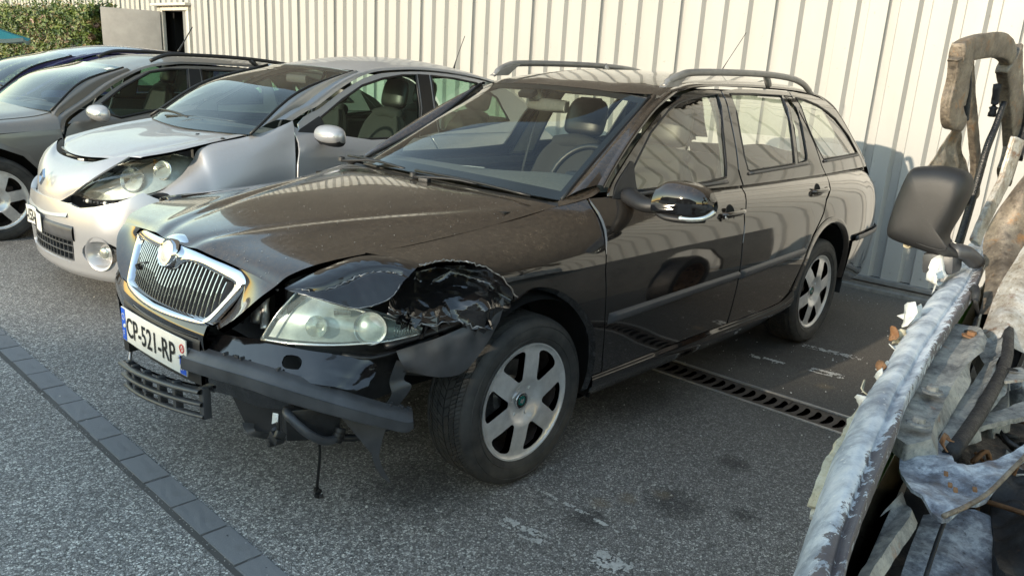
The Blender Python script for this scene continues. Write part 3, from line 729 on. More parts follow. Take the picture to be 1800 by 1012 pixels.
# ================================================================ BLACK WRECKED ESTATE CAR
sidez = nsp([.15, .22, .32, .45, .6, .72, .82, .88, .94, .98], [.80, .825, .852, .872, .884, .878, .862, .842, .795, .745])
plan = nsp([-.9, -.8, -.6, -.3, 0, .4, 1.0, 1.8, 2.4, 2.8, 3.2, 3.45, 3.6], [-.30, -.17, -.07, -.025, -.008, 0, 0, 0, -.006, -.02, -.05, -.09, -.15])
ghz = nsp([.94, 1.0, 1.1, 1.2, 1.3, 1.37, 1.42], [.775, .745, .705, .66, .61, .57, .52])
ghp = nsp([.3, .7, 1.1, 1.6, 2.2, 2.8, 3.2, 3.5], [-.03, -.012, 0, .003, -.003, -.02, -.045, -.075])
def Yside(x, z): return -(sidez(z) + plan(x))
def Ygh(x, z): return -(ghz(z) + ghp(x))
hyf = nsp([-.85, -.80, -.66, -.36, -.08, .28, .35, .42, .53], [-.55, -.565, -.585, -.62, -.625, -.672, -.695, -.712, -.692])
hzf = nsp([-.85, -.80, -.66, -.36, -.08, .28, .35, .42, .53], [.825, .84, .872, .89, .913, .972, .985, 1.003, 1.022])
def SF(x, w):
    """front wing surface: w = height up to 0.80, then rolls over the top to the bonnet gap at 1.05"""
    if w <= .80: return Vector((x, Yside(x, w), w))
    s = (w - .80) / .25; A = Vector((Yside(x, .80), .80)); B = Vector((hyf(x), hzf(x))); c = (B - A).length
    T0 = Vector((Yside(x, .80) - Yside(x, .79), .01)).normalized(); k = min(max((x - .1) / .3, 0), 1)
    T1 = (Vector((.95, .22)) * (1 - k) + Vector((.72, .69)) * k).normalized()
    P = A * (2 * s ** 3 - 3 * s * s + 1) + T0 * c * (s ** 3 - 2 * s * s + s) + B * (-2 * s ** 3 + 3 * s * s) + T1 * c * .9 * (s ** 3 - s * s)
    return Vector((x, P[0], P[1]))
def mir(fn): return lambda u, v: Vector((fn(u, v).x, -fn(u, v).y, fn(u, v).z))
fside = lambda x, z: Vector((x, Yside(x, z), z))
fgh = lambda x, z: Vector((x, Ygh(x, z), z))
def off(fn, d):
    def g(u, v):
        n = surf_n(fn, u, v)
        return fn(u, v) + (n if n.y < 0 else -n) * d
    return g
car = thing('estate_car', (1.3, 0, 0), 'black dusty estate car with smashed front corner and hanging bumper, plate CP-521-RP', 'car')
BP = 'black_paint'
# -- front wing (near side) with torn front edge
wing = [(-.535, 1.046)] + [tuple(p) for p in sm([(-.49, .99), (-.48, .95), (-.465, .905), (-.39, .912), (-.34, .905), (-.29, .892), (-.24, .86), (-.18, .80), (-.135, .745)], 3, False)] + \
       [tuple(p) for p in sm([(-.13, .725), (-.05, .752), (.03, .744), (.11, .712), (.19, .66), (.25, .60), (.30, .53), (.33, .43), (.338, .35), (.333, .285)], 3, False)] + \
       [(.36, .27), (.397, .30), (.397, .36), (.387, .39), (.353, .58), (.343, .764), (.357, .84), (.383, .905), (.400, .96), (.403, 1.046)] + \
       [(.33, 1.048), (.285, 1.048), (.26, 1.049), (.0, 1.049), (-.3, 1.049)]
panel('front_wing', wing, SF, BP, car, (.03, .03), (), .014, (-.1, -1, .4))
# rolled wheel arch lip
lip = [SF(x, z) for x, z in sm([(-.13, .725), (-.05, .752), (.03, .744), (.11, .712), (.19, .66), (.25, .60), (.30, .53), (.33, .43), (.338, .35), (.333, .285)], 4, False)]
lipo = [p + Vector((0, -.004, 0)) for p in lip]; lipi = [p + Vector((-.012, .018, -.012)) for p in lip]
mk('arch_lip', lipo + lipi, [(i, i + 1, i + 1 + len(lip), i + len(lip)) for i in range(len(lip) - 1)], BP, car)
# A-pillar foot filling wing to screen corner
grid('wing_top_corner', netfn([[(.285, -.676, .973), (.36, -.697, .988), (.43, -.715, 1.005), (.50, -.703, 1.022)], [(.32, -.642, .984), (.38, -.632, 1.000), (.44, -.640, 1.020), (.51, -.665, 1.045)]]), 6, 10, BP, car, (0, -.5, 1), .006)
# -- far side wing and side as one sheet each
farwing = [(-.60, 1.046), (-.56, .86), (-.52, .70), (-.48, .60), (-.40, .60)] + [(-.36 * cos(a), .32 + .40 * sin(a)) for a in [pi * .25, pi * .35, pi * .5, pi * .65, pi * .8, pi * .95]] + [(.33, .28), (.39, .28), (.39, 1.046), (0, 1.048)]
panel('front_wing', farwing, mir(SF), BP, car, (.06, .05), (), .012, (0, 1, .4))
# -- bonnet
hr = [[(.172, 0, .992), (.190, .20, .9905), (.215, .40, .987), (.25, .58, .981), (.285, .668, .968)],
      [(.05, 0, .985), (.06, .20, .983), (.075, .39, .975), (.10, .55, .958), (.11, .646, .942)],
      [(-.12, 0, .967), (-.115, .20, .964), (-.105, .38, .953), (-.09, .53, .934), (-.085, .622, .912)],
      [(-.40, 0, .935), (-.40, .20, .931), (-.39, .37, .919), (-.37, .52, .905), (-.36, .616, .890)],
      [(-.64, 0, .900), (-.64, .19, .895), (-.64, .34, .886), (-.64, .48, .876), (-.64, .585, .868)],
      [(-.780, 0, .872), (-.779, .18, .867), (-.775, .31, .857), (-.768, .44, .847), (-.757, .558, .838)],
      [(-.852, 0, .842), (-.838, .18, .838), (-.820, .30, .827), (-.806, .42, .814), (-.800, .532, .800)]]
rows = [[Vector((x, -y, z)) for x, y, z in reversed(r)] + [Vector(p) for p in r[1:]] for r in hr]
hf0 = netfn(rows)
def crease(P):      # the two V creases running from the badge to the pillars
    y = abs(P.y); t = (P.x + .84) / 1.02; yc = .09 + .47 * t
    return -.0045 * math.exp(-((y - yc) / .035) ** 2) * min(1, max(0, (1.06 - t) * 3)) + .004 * math.exp(-((y - yc - .05) / .05) ** 2)
def hoodf(u, v):
    P = hf0(u, v); return P + Vector((0, 0, crease(P)))
bonnet = grid('bonnet', hoodf, 60, 72, BP, car, (0, 0, 1), .016)
# bonnet nose flank beside the chrome, down to the bumper (near side and far side)
for sgn in (1, -1):
    nf = netfn([[(-.814, -.352 * sgn, .820), (-.815, -.394 * sgn, .784), (-.838, -.362 * sgn, .705), (-.874, -.312 * sgn, .640)],
                [(-.805, -.44 * sgn, .812), (-.822, -.445 * sgn, .774), (-.853, -.40 * sgn, .70), (-.882, -.335 * sgn, .640)],
                [(-.801, -.535 * sgn, .801), (-.838, -.505 * sgn, .763), (-.873, -.43 * sgn, .69), (-.889, -.355 * sgn, .640)]])
    grid('bonnet_nose', nf, 10, 16, BP, bonnet, (-1, -.4 * sgn, .2), .02)
# dirt flecks lying on the bonnet and wing top
r = random.Random(21); bm = bmesh.new()
for _ in range(260):
    u, v = r.random(), r.random(); P = hoodf(u, v) + Vector((0, 0, .002)); s = r.uniform(.0008, .0026)
    bm.faces.new([bm.verts.new(P + Vector((cos(a) * s, sin(a) * s * r.uniform(.4, 1), 0))) for a in (0, 1.3, 2.6, 3.9, 5.1)])
stuff(mkbm('dirt_flecks', bm, 'ash_flake', car))
# -- doors: skin below the belt, frame above, one mesh per leaf
fd_low = [(.404, .30), (.404, .36), (.394, .39), (.360, .58), (.350, .764), (.364, .84), (.390, .905), (.407, .955), (.412, 1.0)] + [(.8, .995), (1.2, .992), (1.5, .996), (1.575, .985), (1.552, .954), (1.480, .90), (1.440, .871), (1.402, .739), (1.398, .62), (1.396, .387), (1.392, .345)] + [(1.0, .345), (.6, .345)]
fdoor = panel('front_door', fd_low, fside, BP, car, (.04, .03), (), .014)
rd_low = [(1.408, .345), (1.410, .62), (1.414, .739), (1.452, .871), (1.492, .90), (1.564, .954), (1.587, .985)] + [(2.0, 1.0), (2.4, 1.01), (2.62, 1.005), (2.655, .98), (2.55, .925), (2.425, .875), (2.360, .805), (2.225, .70), (2.165, .62), (2.11, .50), (2.05, .40), (1.95, .345)]
rdoor = panel('rear_door', rd_low, fside, BP, car, (.04, .03), (), .014)
# fuller lower sill below the doors
sillf = netfn([[(.34, -.858, .340), (.34, -.864, .312), (.34, -.852, .275), (.34, -.80, .225), (.34, -.70, .215)],
               [(1.1, -.860, .345), (1.1, -.867, .315), (1.1, -.855, .280), (1.1, -.80, .225), (1.1, -.70, .215)],
               [(1.9, -.860, .348), (1.9, -.867, .320), (1.9, -.855, .285), (1.9, -.80, .230), (1.9, -.70, .215)],
               [(2.12, -.862, .40), (2.12, -.874, .36), (2.12, -.858, .31), (2.12, -.80, .25), (2.12, -.70, .23)]])
grid('sill', sillf, 20, 14, BP, car, (0, -1, 0), 0)
# rear quarter with wheel arch
qa = sm([(2.118, .40), (2.165, .53), (2.225, .64), (2.32, .708), (2.42, .738), (2.52, .742), (2.63, .722), (2.73, .67), (2.80, .60), (2.84, .52), (2.86, .42), (2.865, .36)], 3, False)
qarter = [(2.064, .40), (2.11, .47)] + [(a.x, a.y) for a in qa] + [(2.95, .34), (3.15, .36), (3.30, .40), (3.46, .46), (3.50, .62), (3.49, .80), (3.46, .93), (3.40, 1.0), (3.30, 1.06), (3.0, 1.045), (2.75, 1.035), (2.66, 1.02), (2.667, .985), (2.56, .918), (2.437, .868), (2.374, .80), (2.237, .692), (2.177, .61), (2.12, .49), (2.074, .41)]
quarter = panel('rear_quarter', qarter, fside, BP, car, (.03, .03), (), .014)
lip = [fside(a.x, a.y) for a in qa]
flo = [p + Vector((0, -.010, 0)) for p in lip]; fli = [p + Vector((0, .02, .0)) - (p - Vector((2.5, p.y, .33))).normalized() * .012 for p in lip]
mk('arch_lip', [p + (p - Vector((2.5, p.y, .33))).normalized() * .03 for p in lip] + flo + fli, [(i, i + 1, i + 1 + len(lip), i + len(lip)) for i in range(len(lip) - 1)] + [(i + len(lip), i + 1 + len(lip), i + 1 + 2 * len(lip), i + 2 * len(lip)) for i in range(len(lip) - 1)], BP, quarter)
# rear bumper side and tail lamp
bcurve = lambda x, z: Vector((x, -(sidez(min(z, .8)) + plan(x) + .012), z))
panel('rear_bumper', [(2.88, .345), (3.10, .30), (3.40, .32), (3.55, .36), (3.60, .62), (3.10, .60), (2.875, .59)], bcurve, BP, car, (.05, .05), (), .004)
grid('rear_bumper_end', netfn([[(3.50, -.72, .70), (3.56, -.70, .62), (3.56, -.70, .42), (3.50, -.70, .30)], [(3.60, -.45, .72), (3.67, -.45, .62), (3.66, -.45, .42), (3.58, -.45, .30)], [(3.62, 0, .72), (3.70, 0, .62), (3.69, 0, .42), (3.60, 0, .30)], [(3.60, .45, .72), (3.67, .45, .62), (3.66, .45, .42), (3.58, .45, .30)], [(3.50, .72, .70), (3.56, .70, .62), (3.56, .70, .42), (3.50, .70, .30)]]), 16, 8, BP, car, (1, 0, 0))
grid('tail_lamp', netfn([[(3.455, -.665, 1.02), (3.505, -.690, .92), (3.53, -.705, .80)], [(3.51, -.58, 1.03), (3.57, -.60, .92), (3.58, -.60, .80)]]), 6, 8, 'red_lamp', car, (1, -1, 0), .03)
tube('bumper_strip', [bcurve(x, .605) + Vector((0, -.004, 0)) for k, x in enumerate((2.93, 3.1, 3.3, 3.45, 3.55))], .007, 'trim_grey', car, 8, sy=2.4)
# far side skin
farlow = [(.40, .34), (.40, 1.0), (1.5, 1.0), (2.6, 1.02), (3.3, 1.05), (3.46, .93), (3.5, .62), (3.46, .40), (2.87, .34)] + [(2.52 + .35 * cos(a), .32 + .42 * sin(a)) for a in [pi * .06, pi * .2, pi * .35, pi * .5, pi * .65, pi * .8, pi * .94]] + [(2.12, .34)]
panel('side_panel', farlow, mir(fside), BP, car, (.08, .06), (), .012, (0, 1, 0))
# -- greenhouse side: outer frame with roof rail edge, door frames, window seals, glass
gut = [(.512, 1.030), (.60, 1.098), (.745, 1.192), (.885, 1.27), (1.03, 1.34), (1.19, 1.391), (1.30, 1.412), (1.50, 1.434), (2.03, 1.450), (2.54, 1.450), (2.91, 1.428), (3.10, 1.355), (3.29, 1.17), (3.44, 1.03)]
guts = [(p.x, p.y) for p in sm([(a, b, 0) for a, b in gut], 3, False)]
w1 = [(.66, 1.045), (.735, 1.115), (.90, 1.235), (1.10, 1.333), (1.20, 1.364), (1.345, 1.385), (1.60, 1.404), (1.512, 1.22), (1.462, 1.078), (1.44, 1.03), (1.40, 1.024), (1.15, 1.010), (.80, 1.008), (.66, 1.008)]
w2 = [(1.732, 1.410), (1.70, 1.32), (1.672, 1.225), (1.655, 1.12), (1.66, 1.055), (1.68, 1.046), (2.0, 1.055), (2.228, 1.063), (2.30, 1.26), (2.352, 1.416), (2.0, 1.418)]
w2b = [(2.388, 1.417), (2.493, 1.414), (2.455, 1.26), (2.415, 1.10), (2.395, 1.072), (2.268, 1.065), (2.33, 1.25)]
w3 = [(2.535, 1.410), (2.66, 1.402), (2.80, 1.378), (2.93, 1.34), (3.04, 1.30), (3.20, 1.195), (3.30, 1.09), (3.29, 1.083), (2.95, 1.075), (2.64, 1.070), (2.575, 1.15), (2.53, 1.26), (2.52, 1.36)]
def shrink(P, d):
    c = Vector((sum(p[0] for p in P) / len(P), sum(p[1] for p in P) / len(P))); out = []
    n = len(P)
    for i in range(n):
        a, b, e = Vector(P[i - 1]), Vector(P[i]), Vector(P[(i + 1) % n]); t = (b - a).normalized() + (e - b).normalized()
        if t.length < 1e-6: t = (e - b)
        nn = Vector((-t.y, t.x)).normalized()
        if nn.dot(c - b) < 0: nn = -nn
        out.append((b.x + nn.x * d, b.y + nn.y * d))
    return out
def rnd(P, n=3, sharp=()): return [(p.x, p.y) for p in sm([(a, b, 0) for a, b in P], n, True, sharp)]
# door 1 upper frame
gi = 0.010
def gutpart(x0, x1, d):
    return [(x, z - d) for x, z in guts if x0 <= x <= x1]
d1 = [(.525, 1.002), (.55, 1.03)] + [(x + .012, z - .018) for x, z in guts if .56 < x < 1.25] + gutpart(1.25, 1.64, .012) + [(1.655, 1.42), (1.625, 1.352), (1.603, 1.252), (1.587, 1.161), (1.56, 1.06), (1.572, .99)]
def doorframe(name, outline, holes, parent, fn=fgh, out=(0, -1, .2), lift=.0):
    return panel(name, outline, (off(fn, lift) if lift else fn), BP, parent, (.04, .03), holes, .014, out)
for sg, fn, outv, par in ((1, fgh, (0, -1, .2), None), (-1, mir(fgh), (0, 1, .2), None)):
    P1 = fdoor if sg == 1 else car; P2 = rdoor if sg == 1 else car; P3 = quarter if sg == 1 else car
    doorframe('window_frame', d1, [w1], P1, fn, outv)
    d2 = [(1.586, .99), (1.574, 1.06), (1.60, 1.161), (1.617, 1.252), (1.638, 1.352), (1.668, 1.42)] + gutpart(1.68, 2.49, .012) + [(2.50, 1.437), (2.456, 1.357), (2.508, 1.261), (2.558, 1.146), (2.588, 1.042), (2.62, .995)]
    doorframe('window_frame', d2, [w2, w2b], P2, fn, outv)
    d3 = [(2.63, .995), (2.60, 1.045), (2.572, 1.15), (2.522, 1.265), (2.471, 1.36), (2.512, 1.437)] + gutpart(2.53, 3.5, .012) + [(3.44, 1.0), (3.0, 1.0)]
    doorframe('pillar_frame', d3, [w3], P3, fn, outv)
    # roof side rail / A pillar outside the doors
    ga = guts; inner = [fn(x, z) for x, z in ga]
    def topedge(x):   # roof edge line just above the gutter
        return None
    rows2 = []
    for (x, z), p in zip(ga, inner):
        k = min(1, max(0, (x - 1.05) / .25)); sy = -1 if sg == 1 else 1
        # towards the screen for the A pillar, towards the roof behind it
        tx = .30 * 0 + (x - .075 - .012) if k < 1 else x
        q = Vector((p.x - .012 * (1 - k), p.y - sy * (.026 + .014 * k), p.z + .012 + .004 * k))
        if x > 2.9: q = Vector((p.x + .02 * min(1, (x - 2.9) * 2), p.y - sy * .03, p.z + .012))
        m_ = (p + q) / 2 + Vector((0, sy * .006, .006)); rows2.append([p, m_, q])
    if sg == 1: RAILN = [r_[2].copy() for r_ in rows2]
    else: RAILF = [r_[2].copy() for r_ in rows2]
    grid('roof_side', netfn(rows2), 90, 6, BP, car, (0, -sg, .6), .0)
    # rubber seals round the openings and the panes
    for nm, w, P, m in (('front_window', w1, P1, 'side_glass'), ('rear_window', w2, P2, 'side_glass'), ('quarter_pane', w2b, P2, 'side_glass'), ('boot_window', w3, P3, 'side_glass')):
        ww = rnd(w, 3, range(len(w)) if False else ()); 
        f2 = (lambda f: (lambda x, z: f(x, z) + Vector((0, .006 if sg == 1 else -.006, 0))))(fn)
        pn = panel(nm, shrink(w, -.004), f2, m, P, (.12, .10), (), 0, outv)
        tube('window_seal', [fn(a, b) + Vector((0, .003 * sg, 0)) for a, b in shrink(w, .004)], .0065 if sg == 1 else .008, 'rubber_seal', pn, 5, True, 1, cap=False)
# waist trim strips under the windows
for a, b, P in ((.66, 1.435, fdoor), (1.665, 2.41, rdoor), (2.64, 3.29, quarter)):
    pts = [fgh(a + (b - a) * i / 8, (1.001 + .012 * i / 8 if a < 1 else 1.04 + .02 * i / 8 if a < 2 else 1.064 + .014 * i / 8)) + Vector((0, -.004, 0)) for i in range(9)]
    tube('waist_strip', pts, .0085, 'trim_grey', P, 6, smoothn=2)
# rubbing strips
for a, b, za, zb, P in ((.378, 1.392, .592, .614, fdoor), (1.412, 2.128, .615, .640, rdoor)):
    za0, zb0 = za - .046, zb - .034
    f = lambda u, v, a=a, b=b, za=za, zb=zb, za0=za0, zb0=zb0: (lambda x, z: Vector((x, Yside(x, z) - .014 * max(0, 1 - abs(2 * v - 1) ** 4) * min(1, u * 30) * 1.0, z)))(a + (b - a) * u, (za0 + (zb0 - za0) * u) * (1 - v) + (za + (zb - za) * u) * v)
    grid('rubbing_strip', f, 40, 8, 'trim_grey', P, (0, -1, 0), .012)
# door handles with dark recess
for hx, hz, P in ((1.325, .886, fdoor), (2.365, .921, rdoor)):
    yy = Yside(hx, hz)
    lathe('handle_cup', [(0.0, .0), (.036, .0005), (.040, .001), (.042, -.002)], (hx - .012, yy - .004, hz + .002), (0, -1, .25), 'dark_void', P, 28)
    tube('handle', [(hx - .085, yy - .004, hz + .001), (hx - .07, yy - .022, hz + .002), (hx, yy - .030, hz + .004), (hx + .07, yy - .026, hz + .007), (hx + .095, yy - .010, hz + .008)], .0135, BP, P, 10, smoothn=4, sy=.95)
lathe('lock_barrel', [(0, .004), (.011, .003), (.013, 0)], (1.245, Yside(1.245, .88) - .02, .878), (0, -1, .1), 'steel_raw', fdoor, 16)
# -- roof
def ridx(L, x): 
    for i in range(len(L) - 1):
        if L[i].x <= x <= L[i + 1].x: 
            t = (x - L[i].x) / max(1e-6, L[i + 1].x - L[i].x); return L[i].lerp(L[i + 1], t)
    return L[-1].copy() if x > L[-1].x else L[0].copy()
rxs = [1.03, 1.2, 1.5, 1.9, 2.3, 2.6, 2.85, 3.0]
rrows = []
for x in rxs:
    N_ = ridx(RAILN, x); F_ = ridx(RAILF, x); zc = N_.z + .012 + .028 * min(1, (x - 1.0) * 1.2 + .2)
    r_ = []
    for t in (-1, -.92, -.6, -.3, 0, .3, .6, .92, 1):
        y = (N_.y if t < 0 else -F_.y) * -t * (1 if t < 0 else 1)
        y = N_.y * -t if t < 0 else F_.y * t
        xx = x - (.045 * (1 - t * t) if x < 1.1 else 0)
        r_.append(Vector((xx, y if t else 0, N_.z + (zc - N_.z) * (1 - abs(t) ** 2.6) + (.004 if .5 < abs(t) < 1 else 0))))
    rrows.append(r_)
for r_ in rrows:
    for i, t in enumerate((-1, -.92, -.6, -.3, 0, .3, .6, .92, 1)):
        if t < 0: r_[i].y = -abs(r_[i].y)
        elif t > 0: r_[i].y = abs(r_[i].y)
grid('roof', netfn(rrows), 50, 40, BP, car, (0, 0, 1), .012)
# tailgate and rear window
tgN = [ridx(RAILN, x) for x in (3.0, 3.1, 3.2, 3.3, 3.42)]
tg = []
for N_ in tgN: tg.append([Vector((N_.x + .06 * (1 - t * t), abs(N_.y) * t, N_.z + .01 * (1 - t * t))) for t in (-1, -.5, 0, .5, 1)])
tgf = netfn(tg)
grid('tailgate_top', tgf, 3, 16, BP, car, (1, 0, .5), .01, u0=0, u1=.1)
grid('tailgate_glass', tgf, 12, 16, 'side_glass', car, (1, 0, .5), 0, u0=.1, u1=.9, v0=.08, v1=.92)
for v0, v1 in ((0, .08), (.92, 1)): grid('tailgate_post', tgf, 14, 3, BP, car, (1, 0, .5), .01, u0=.1, u1=1, v0=v0, v1=v1)
grid('tailgate', netfn([[(3.40, -.66, 1.03), (3.49, -.3, 1.04), (3.51, 0, 1.04), (3.49, .3, 1.04), (3.40, .66, 1.03)], [(3.53, -.68, .85), (3.60, -.3, .86), (3.61, 0, .86), (3.60, .3, .86), (3.53, .68, .85)], [(3.54, -.68, .68), (3.62, -.3, .68), (3.63, 0, .68), (3.62, .3, .68), (3.54, .68, .68)]]), 12, 16, BP, car, (1, 0, 0), .01)
# -- windscreen: glass with dark printed border, side seal lines
wb = [(.345, -.635, .986), (.245, -.40, 1.002), (.215, 0, 1.008), (.245, .40, 1.002), (.345, .635, .986)]
wt = [(1.032, -.525, 1.373), (.968, -.30, 1.391), (.945, 0, 1.398), (.968, .30, 1.391), (1.032, .525, 1.373)]
wm = [(.700, -.555, 1.163), (.592, -.33, 1.222), (.552, 0, 1.238), (.592, .33, 1.222), (.700, .555, 1.163)]
wf = netfn([wb, wm, wt])
ws = grid('windscreen', wf, 20, 24, 'windscreen_glass', car, (-1, 0, 1))
def wfo(d): return lambda u, v: wf(u, v) + surf_n(wf, min(max(u, .01), .99), min(max(v, .01), .99)) * d
nrm = surf_n(wf, .5, .5); sgw = -1 if nrm.z > 0 else 1
for nm, a in (('lower_border', (0, .075, 0, 1)), ('upper_border', (.94, 1, 0, 1)), ('side_border', (.075, .94, 0, .028)), ('side_border', (.075, .94, .972, 1))):
    grid(nm, wfo(.003 * sgw), 14, 20, 'ink_black', ws, (-1, 0, 1), 0, u0=a[0], u1=a[1], v0=a[2], v1=a[3])
label(ws, 'dusty windscreen')
for sg in (-1, 1):
    e = [wf(t, .5 + .5 * sg) + Vector((-.002, .006 * sg, .004)) for t in [i / 10 for i in range(11)]]
    tube('screen_seal', e, .007, 'rubber_seal', ws, 6, smoothn=1)
# header strip between screen top and roof, A pillar inner infill
tr = [wf(1.0, t) for t in [i / 12 for i in range(13)]]; rf = netfn(rrows); te = [rf(0.0, t) for t in [i / 12 for i in range(13)]]
grid('roof_header', netfn([tr, [(a + b) / 2 + Vector((0, 0, .004)) for a, b in zip(tr, te)], te]), 5, 24, BP, car, (-.3, 0, 1), .0)
for sg, R_ in ((-1, RAILN), (1, RAILF)):
    A_ = [wf(t, .5 + .5 * sg) + Vector((0, .004 * sg, .002)) for t in [i / 10 for i in range(11)]]
    B_ = [ridx(R_, R_[0].x + (R_[0].x * 0 + (1.10 - R_[0].x)) * i / 10) for i in range(11)]
    grid('a_pillar', netfn([A_, [(a + b) / 2 + Vector((-.010, sg * .006, .010)) for a, b in zip(A_, B_)], B_]), 5, 24, BP, car, (-.4, sg, .6), .0)
# cowl, wiper arms and washer jets
grid('cowl', netfn([[(.30, -.66, .955), (.20, 0, .972), (.30, .66, .955)], [(.34, -.66, .975), (.25, 0, .985), (.34, .66, .975)]]), 6, 20, 'black_plastic', car, (0, 0, 1), .02)
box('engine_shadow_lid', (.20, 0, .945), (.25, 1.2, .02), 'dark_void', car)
def wiper(nm, base_, mid, tip_, b0, b1, P):
    w = tube(nm, [base_, mid, tip_], lambda t: .011 - .006 * t, 'black_plastic', P, 8, smoothn=4, sy=.7)
    tube('wiper_blade', [b0, Vector(b0).lerp(Vector(b1), .5) + Vector((0, 0, .006)), b1], .006, 'rubber_seal', w, 6)
    lathe('wiper_cap', [(0, .02), (.014, .016), (.016, 0)], base_, (0, 0, 1), 'black_plastic', w, 14)
wiper('wiper_arm', (.20, .58, 1.00), (.235, .40, 1.02), (.245, .28, 1.015), (.25, .60, 1.02), (.232, .16, 1.012), car)
wiper('wiper_arm', (.165, .02, 1.00), (.20, -.18, 1.014), (.225, -.30, 1.008), (.225, .08, 1.016), (.232, -.58, 1.002), car)
box('jet', (.15, -.07, .998), (.03, .045, .018), 'black_plastic', car, RZ(.3), .005)
# -- roof rails and aerial
for sg in (-1, 1):
    y0 = .535
    railp = [(1.127, 1.432), (1.16, 1.455), (1.235, 1.484), (1.34, 1.502), (1.70, 1.518), (2.10, 1.526), (2.40, 1.518), (2.56, 1.494), (2.66, 1.466), (2.72, 1.446)]
    R_ = tube('roof_rail', [(x, sg * (y0 + (.01 if 1.2 < x < 2.6 else 0)), z - .008) for x, z in railp], lambda t: .017 if .06 < t < .94 else .011, 'rail_grey', car, 10, smoothn=4, sy=1.0)
    f = netfn([[(1.11, sg * y0 - .02, 1.425), (1.11, sg * y0 + .02, 1.425)], [(1.20, sg * y0 - .018, 1.462), (1.20, sg * y0 + .018, 1.462)], [(1.30, sg * y0 - .014, 1.49), (1.30, sg * y0 + .014, 1.49)]])
    # solid foot under the front end of the rail
    v = [(1.11, 1.424), (1.18, 1.462), (1.25, 1.483), (1.315, 1.492), (1.285, 1.475), (1.245, 1.448), (1.225, 1.432)]
    vv = [Vector((x, sg * y0 - .016, z - .004)) for x, z in v] + [Vector((x, sg * y0 + .016, z - .004)) for x, z in v]; n = len(v)
    mk('rail_foot', vv, [tuple(range(n)), tuple(range(2 * n - 1, n - 1, -1))] + [(i, i + n, (i + 1) % n + n, (i + 1) % n) for i in range(n)], 'rail_grey', R_, False)
    tube('rail_post', [(2.09, sg * y0, 1.522), (2.15, sg * y0, 1.462)], .016, 'rail_grey', R_, 8, smoothn=1, sy=1.3)
ae = lathe('aerial_base', [(0, .03), (.012, .028), (.022, .01), (.026, 0)], (2.55, 0, 1.478), (0, 0, 1), 'black_plastic', car, 16)
tube('aerial_whip', [(2.55, 0, 1.50), (2.60, 0, 1.56), (2.83, 0, 1.78)], lambda t: .0075 - .0055 * min(1, t * 1.6), 'black_plastic', ae, 6, smoothn=4)
# -- door mirror
mb = netfn([[(.620, -.905, 1.062), (.585, -.905, 1.058), (.563, -.905, 1.035), (.556, -.902, .995), (.566, -.90, .968), (.600, -.90, .962)],
            [(.650, -.945, 1.088), (.590, -.950, 1.083), (.560, -.955, 1.050), (.554, -.955, .998), (.566, -.955, .964), (.640, -.945, .956)],
            [(.665, -1.03, 1.086), (.603, -1.035, 1.080), (.573, -1.04, 1.048), (.567, -1.04, .998), (.580, -1.035, .964), (.660, -1.03, .956)],
            [(.675, -1.085, 1.066), (.628, -1.09, 1.058), (.606, -1.092, 1.035), (.603, -1.092, .998), (.612, -1.09, .968), (.670, -1.085, .960)],
            [(.682, -1.110, 1.030), (.662, -1.112, 1.026), (.655, -1.113, 1.016), (.655, -1.114, .998), (.660, -1.112, .982), (.680, -1.110, .976)]])
mi = grid('door_mirror', mb, 22, 22, BP, car, (-1, 0, 0))
label(mi, 'black door mirror with clear indicator in its lower edge')
bk = [mb(i / 12, 0) for i in range(13)] ; bk2 = [mb(i / 12, 1) for i in range(13)]
grid('mirror_back', netfn([bk, [(a + b) / 2 + Vector((.012, 0, 0)) for a, b in zip(bk, bk2)], bk2]), 8, 14, 'black_plastic', mi, (1, 0, 0))
tube('mirror_base', [(.585, -.925, .962), (.570, -.97, .955), (.590, -1.04, .955), (.640, -1.09, .960)], .016, 'black_plastic', mi, 8, sy=.8)
tube('indicator', [(.574, -1.02, .960), (.590, -1.055, .960), (.612, -1.09, .966), (.640, -1.106, .978), (.660, -1.114, .992)], .0105, 'reflector', mi, 8, sy=1.0)
tube('mirror_stalk', [(.64, -.735, 1.00), (.615, -.80, .988), (.592, -.86, .982), (.600, -.93, .988)], lambda t: .046 - .010 * t, 'black_plastic', mi, 12, sy=.72)
grid('mirror_triangle', netfn([[(.545, Ygh(.545, 1.0) - .004, .992), (.60, Ygh(.6, 1.05) - .006, 1.055), (.71, Ygh(.71, 1.125) - .004, 1.128)], [(.70, Ygh(.7, .98) - .012, .985), (.70, Ygh(.7, 1.04) - .012, 1.045), (.725, Ygh(.725, 1.12) - .004, 1.122)]]), 6, 10, 'black_plastic', mi, (0, -1, 0), .01)
# ---------------------------------------------------------------- front end of the black car
BPp = [(-.93, .0), (-.92, .2), (-.885, .4), (-.82, .58), (-.71, .72), (-.52, .82), (-.3, .865), (-.1, .875)]
BF = [Vector((a, b, 0)) for a, b in BPp[:0:-1]] + [Vector((a, -b, 0)) for a, b in BPp]
def B2(u):
    """bumper plan curve; u is the signed index, positive on the near side"""
    x = min(max(u + 7, 0), 13.9999); i = int(x); f = x - i; N = len(BF)
    a, b = BF[i], BF[i + 1]; pa = BF[i - 1] if i else a * 2 - b; pb = BF[i + 2] if i + 2 < N else b * 2 - a
    return cr1(pa, a, b, pb, f)
def Bp(u, z, o=0.0):
    p = B2(u); d = (B2(u + .01) - B2(u - .01)).normalized(); n = Vector((d.y, -d.x, 0))
    if n.x > 0 and abs(u) < 4: n = -n
    if abs(u) >= 4 and n.y * (1 if u < 0 else -1) < 0: n = -n
    return Vector((p.x + n.x * o, p.y + n.y * o, z))
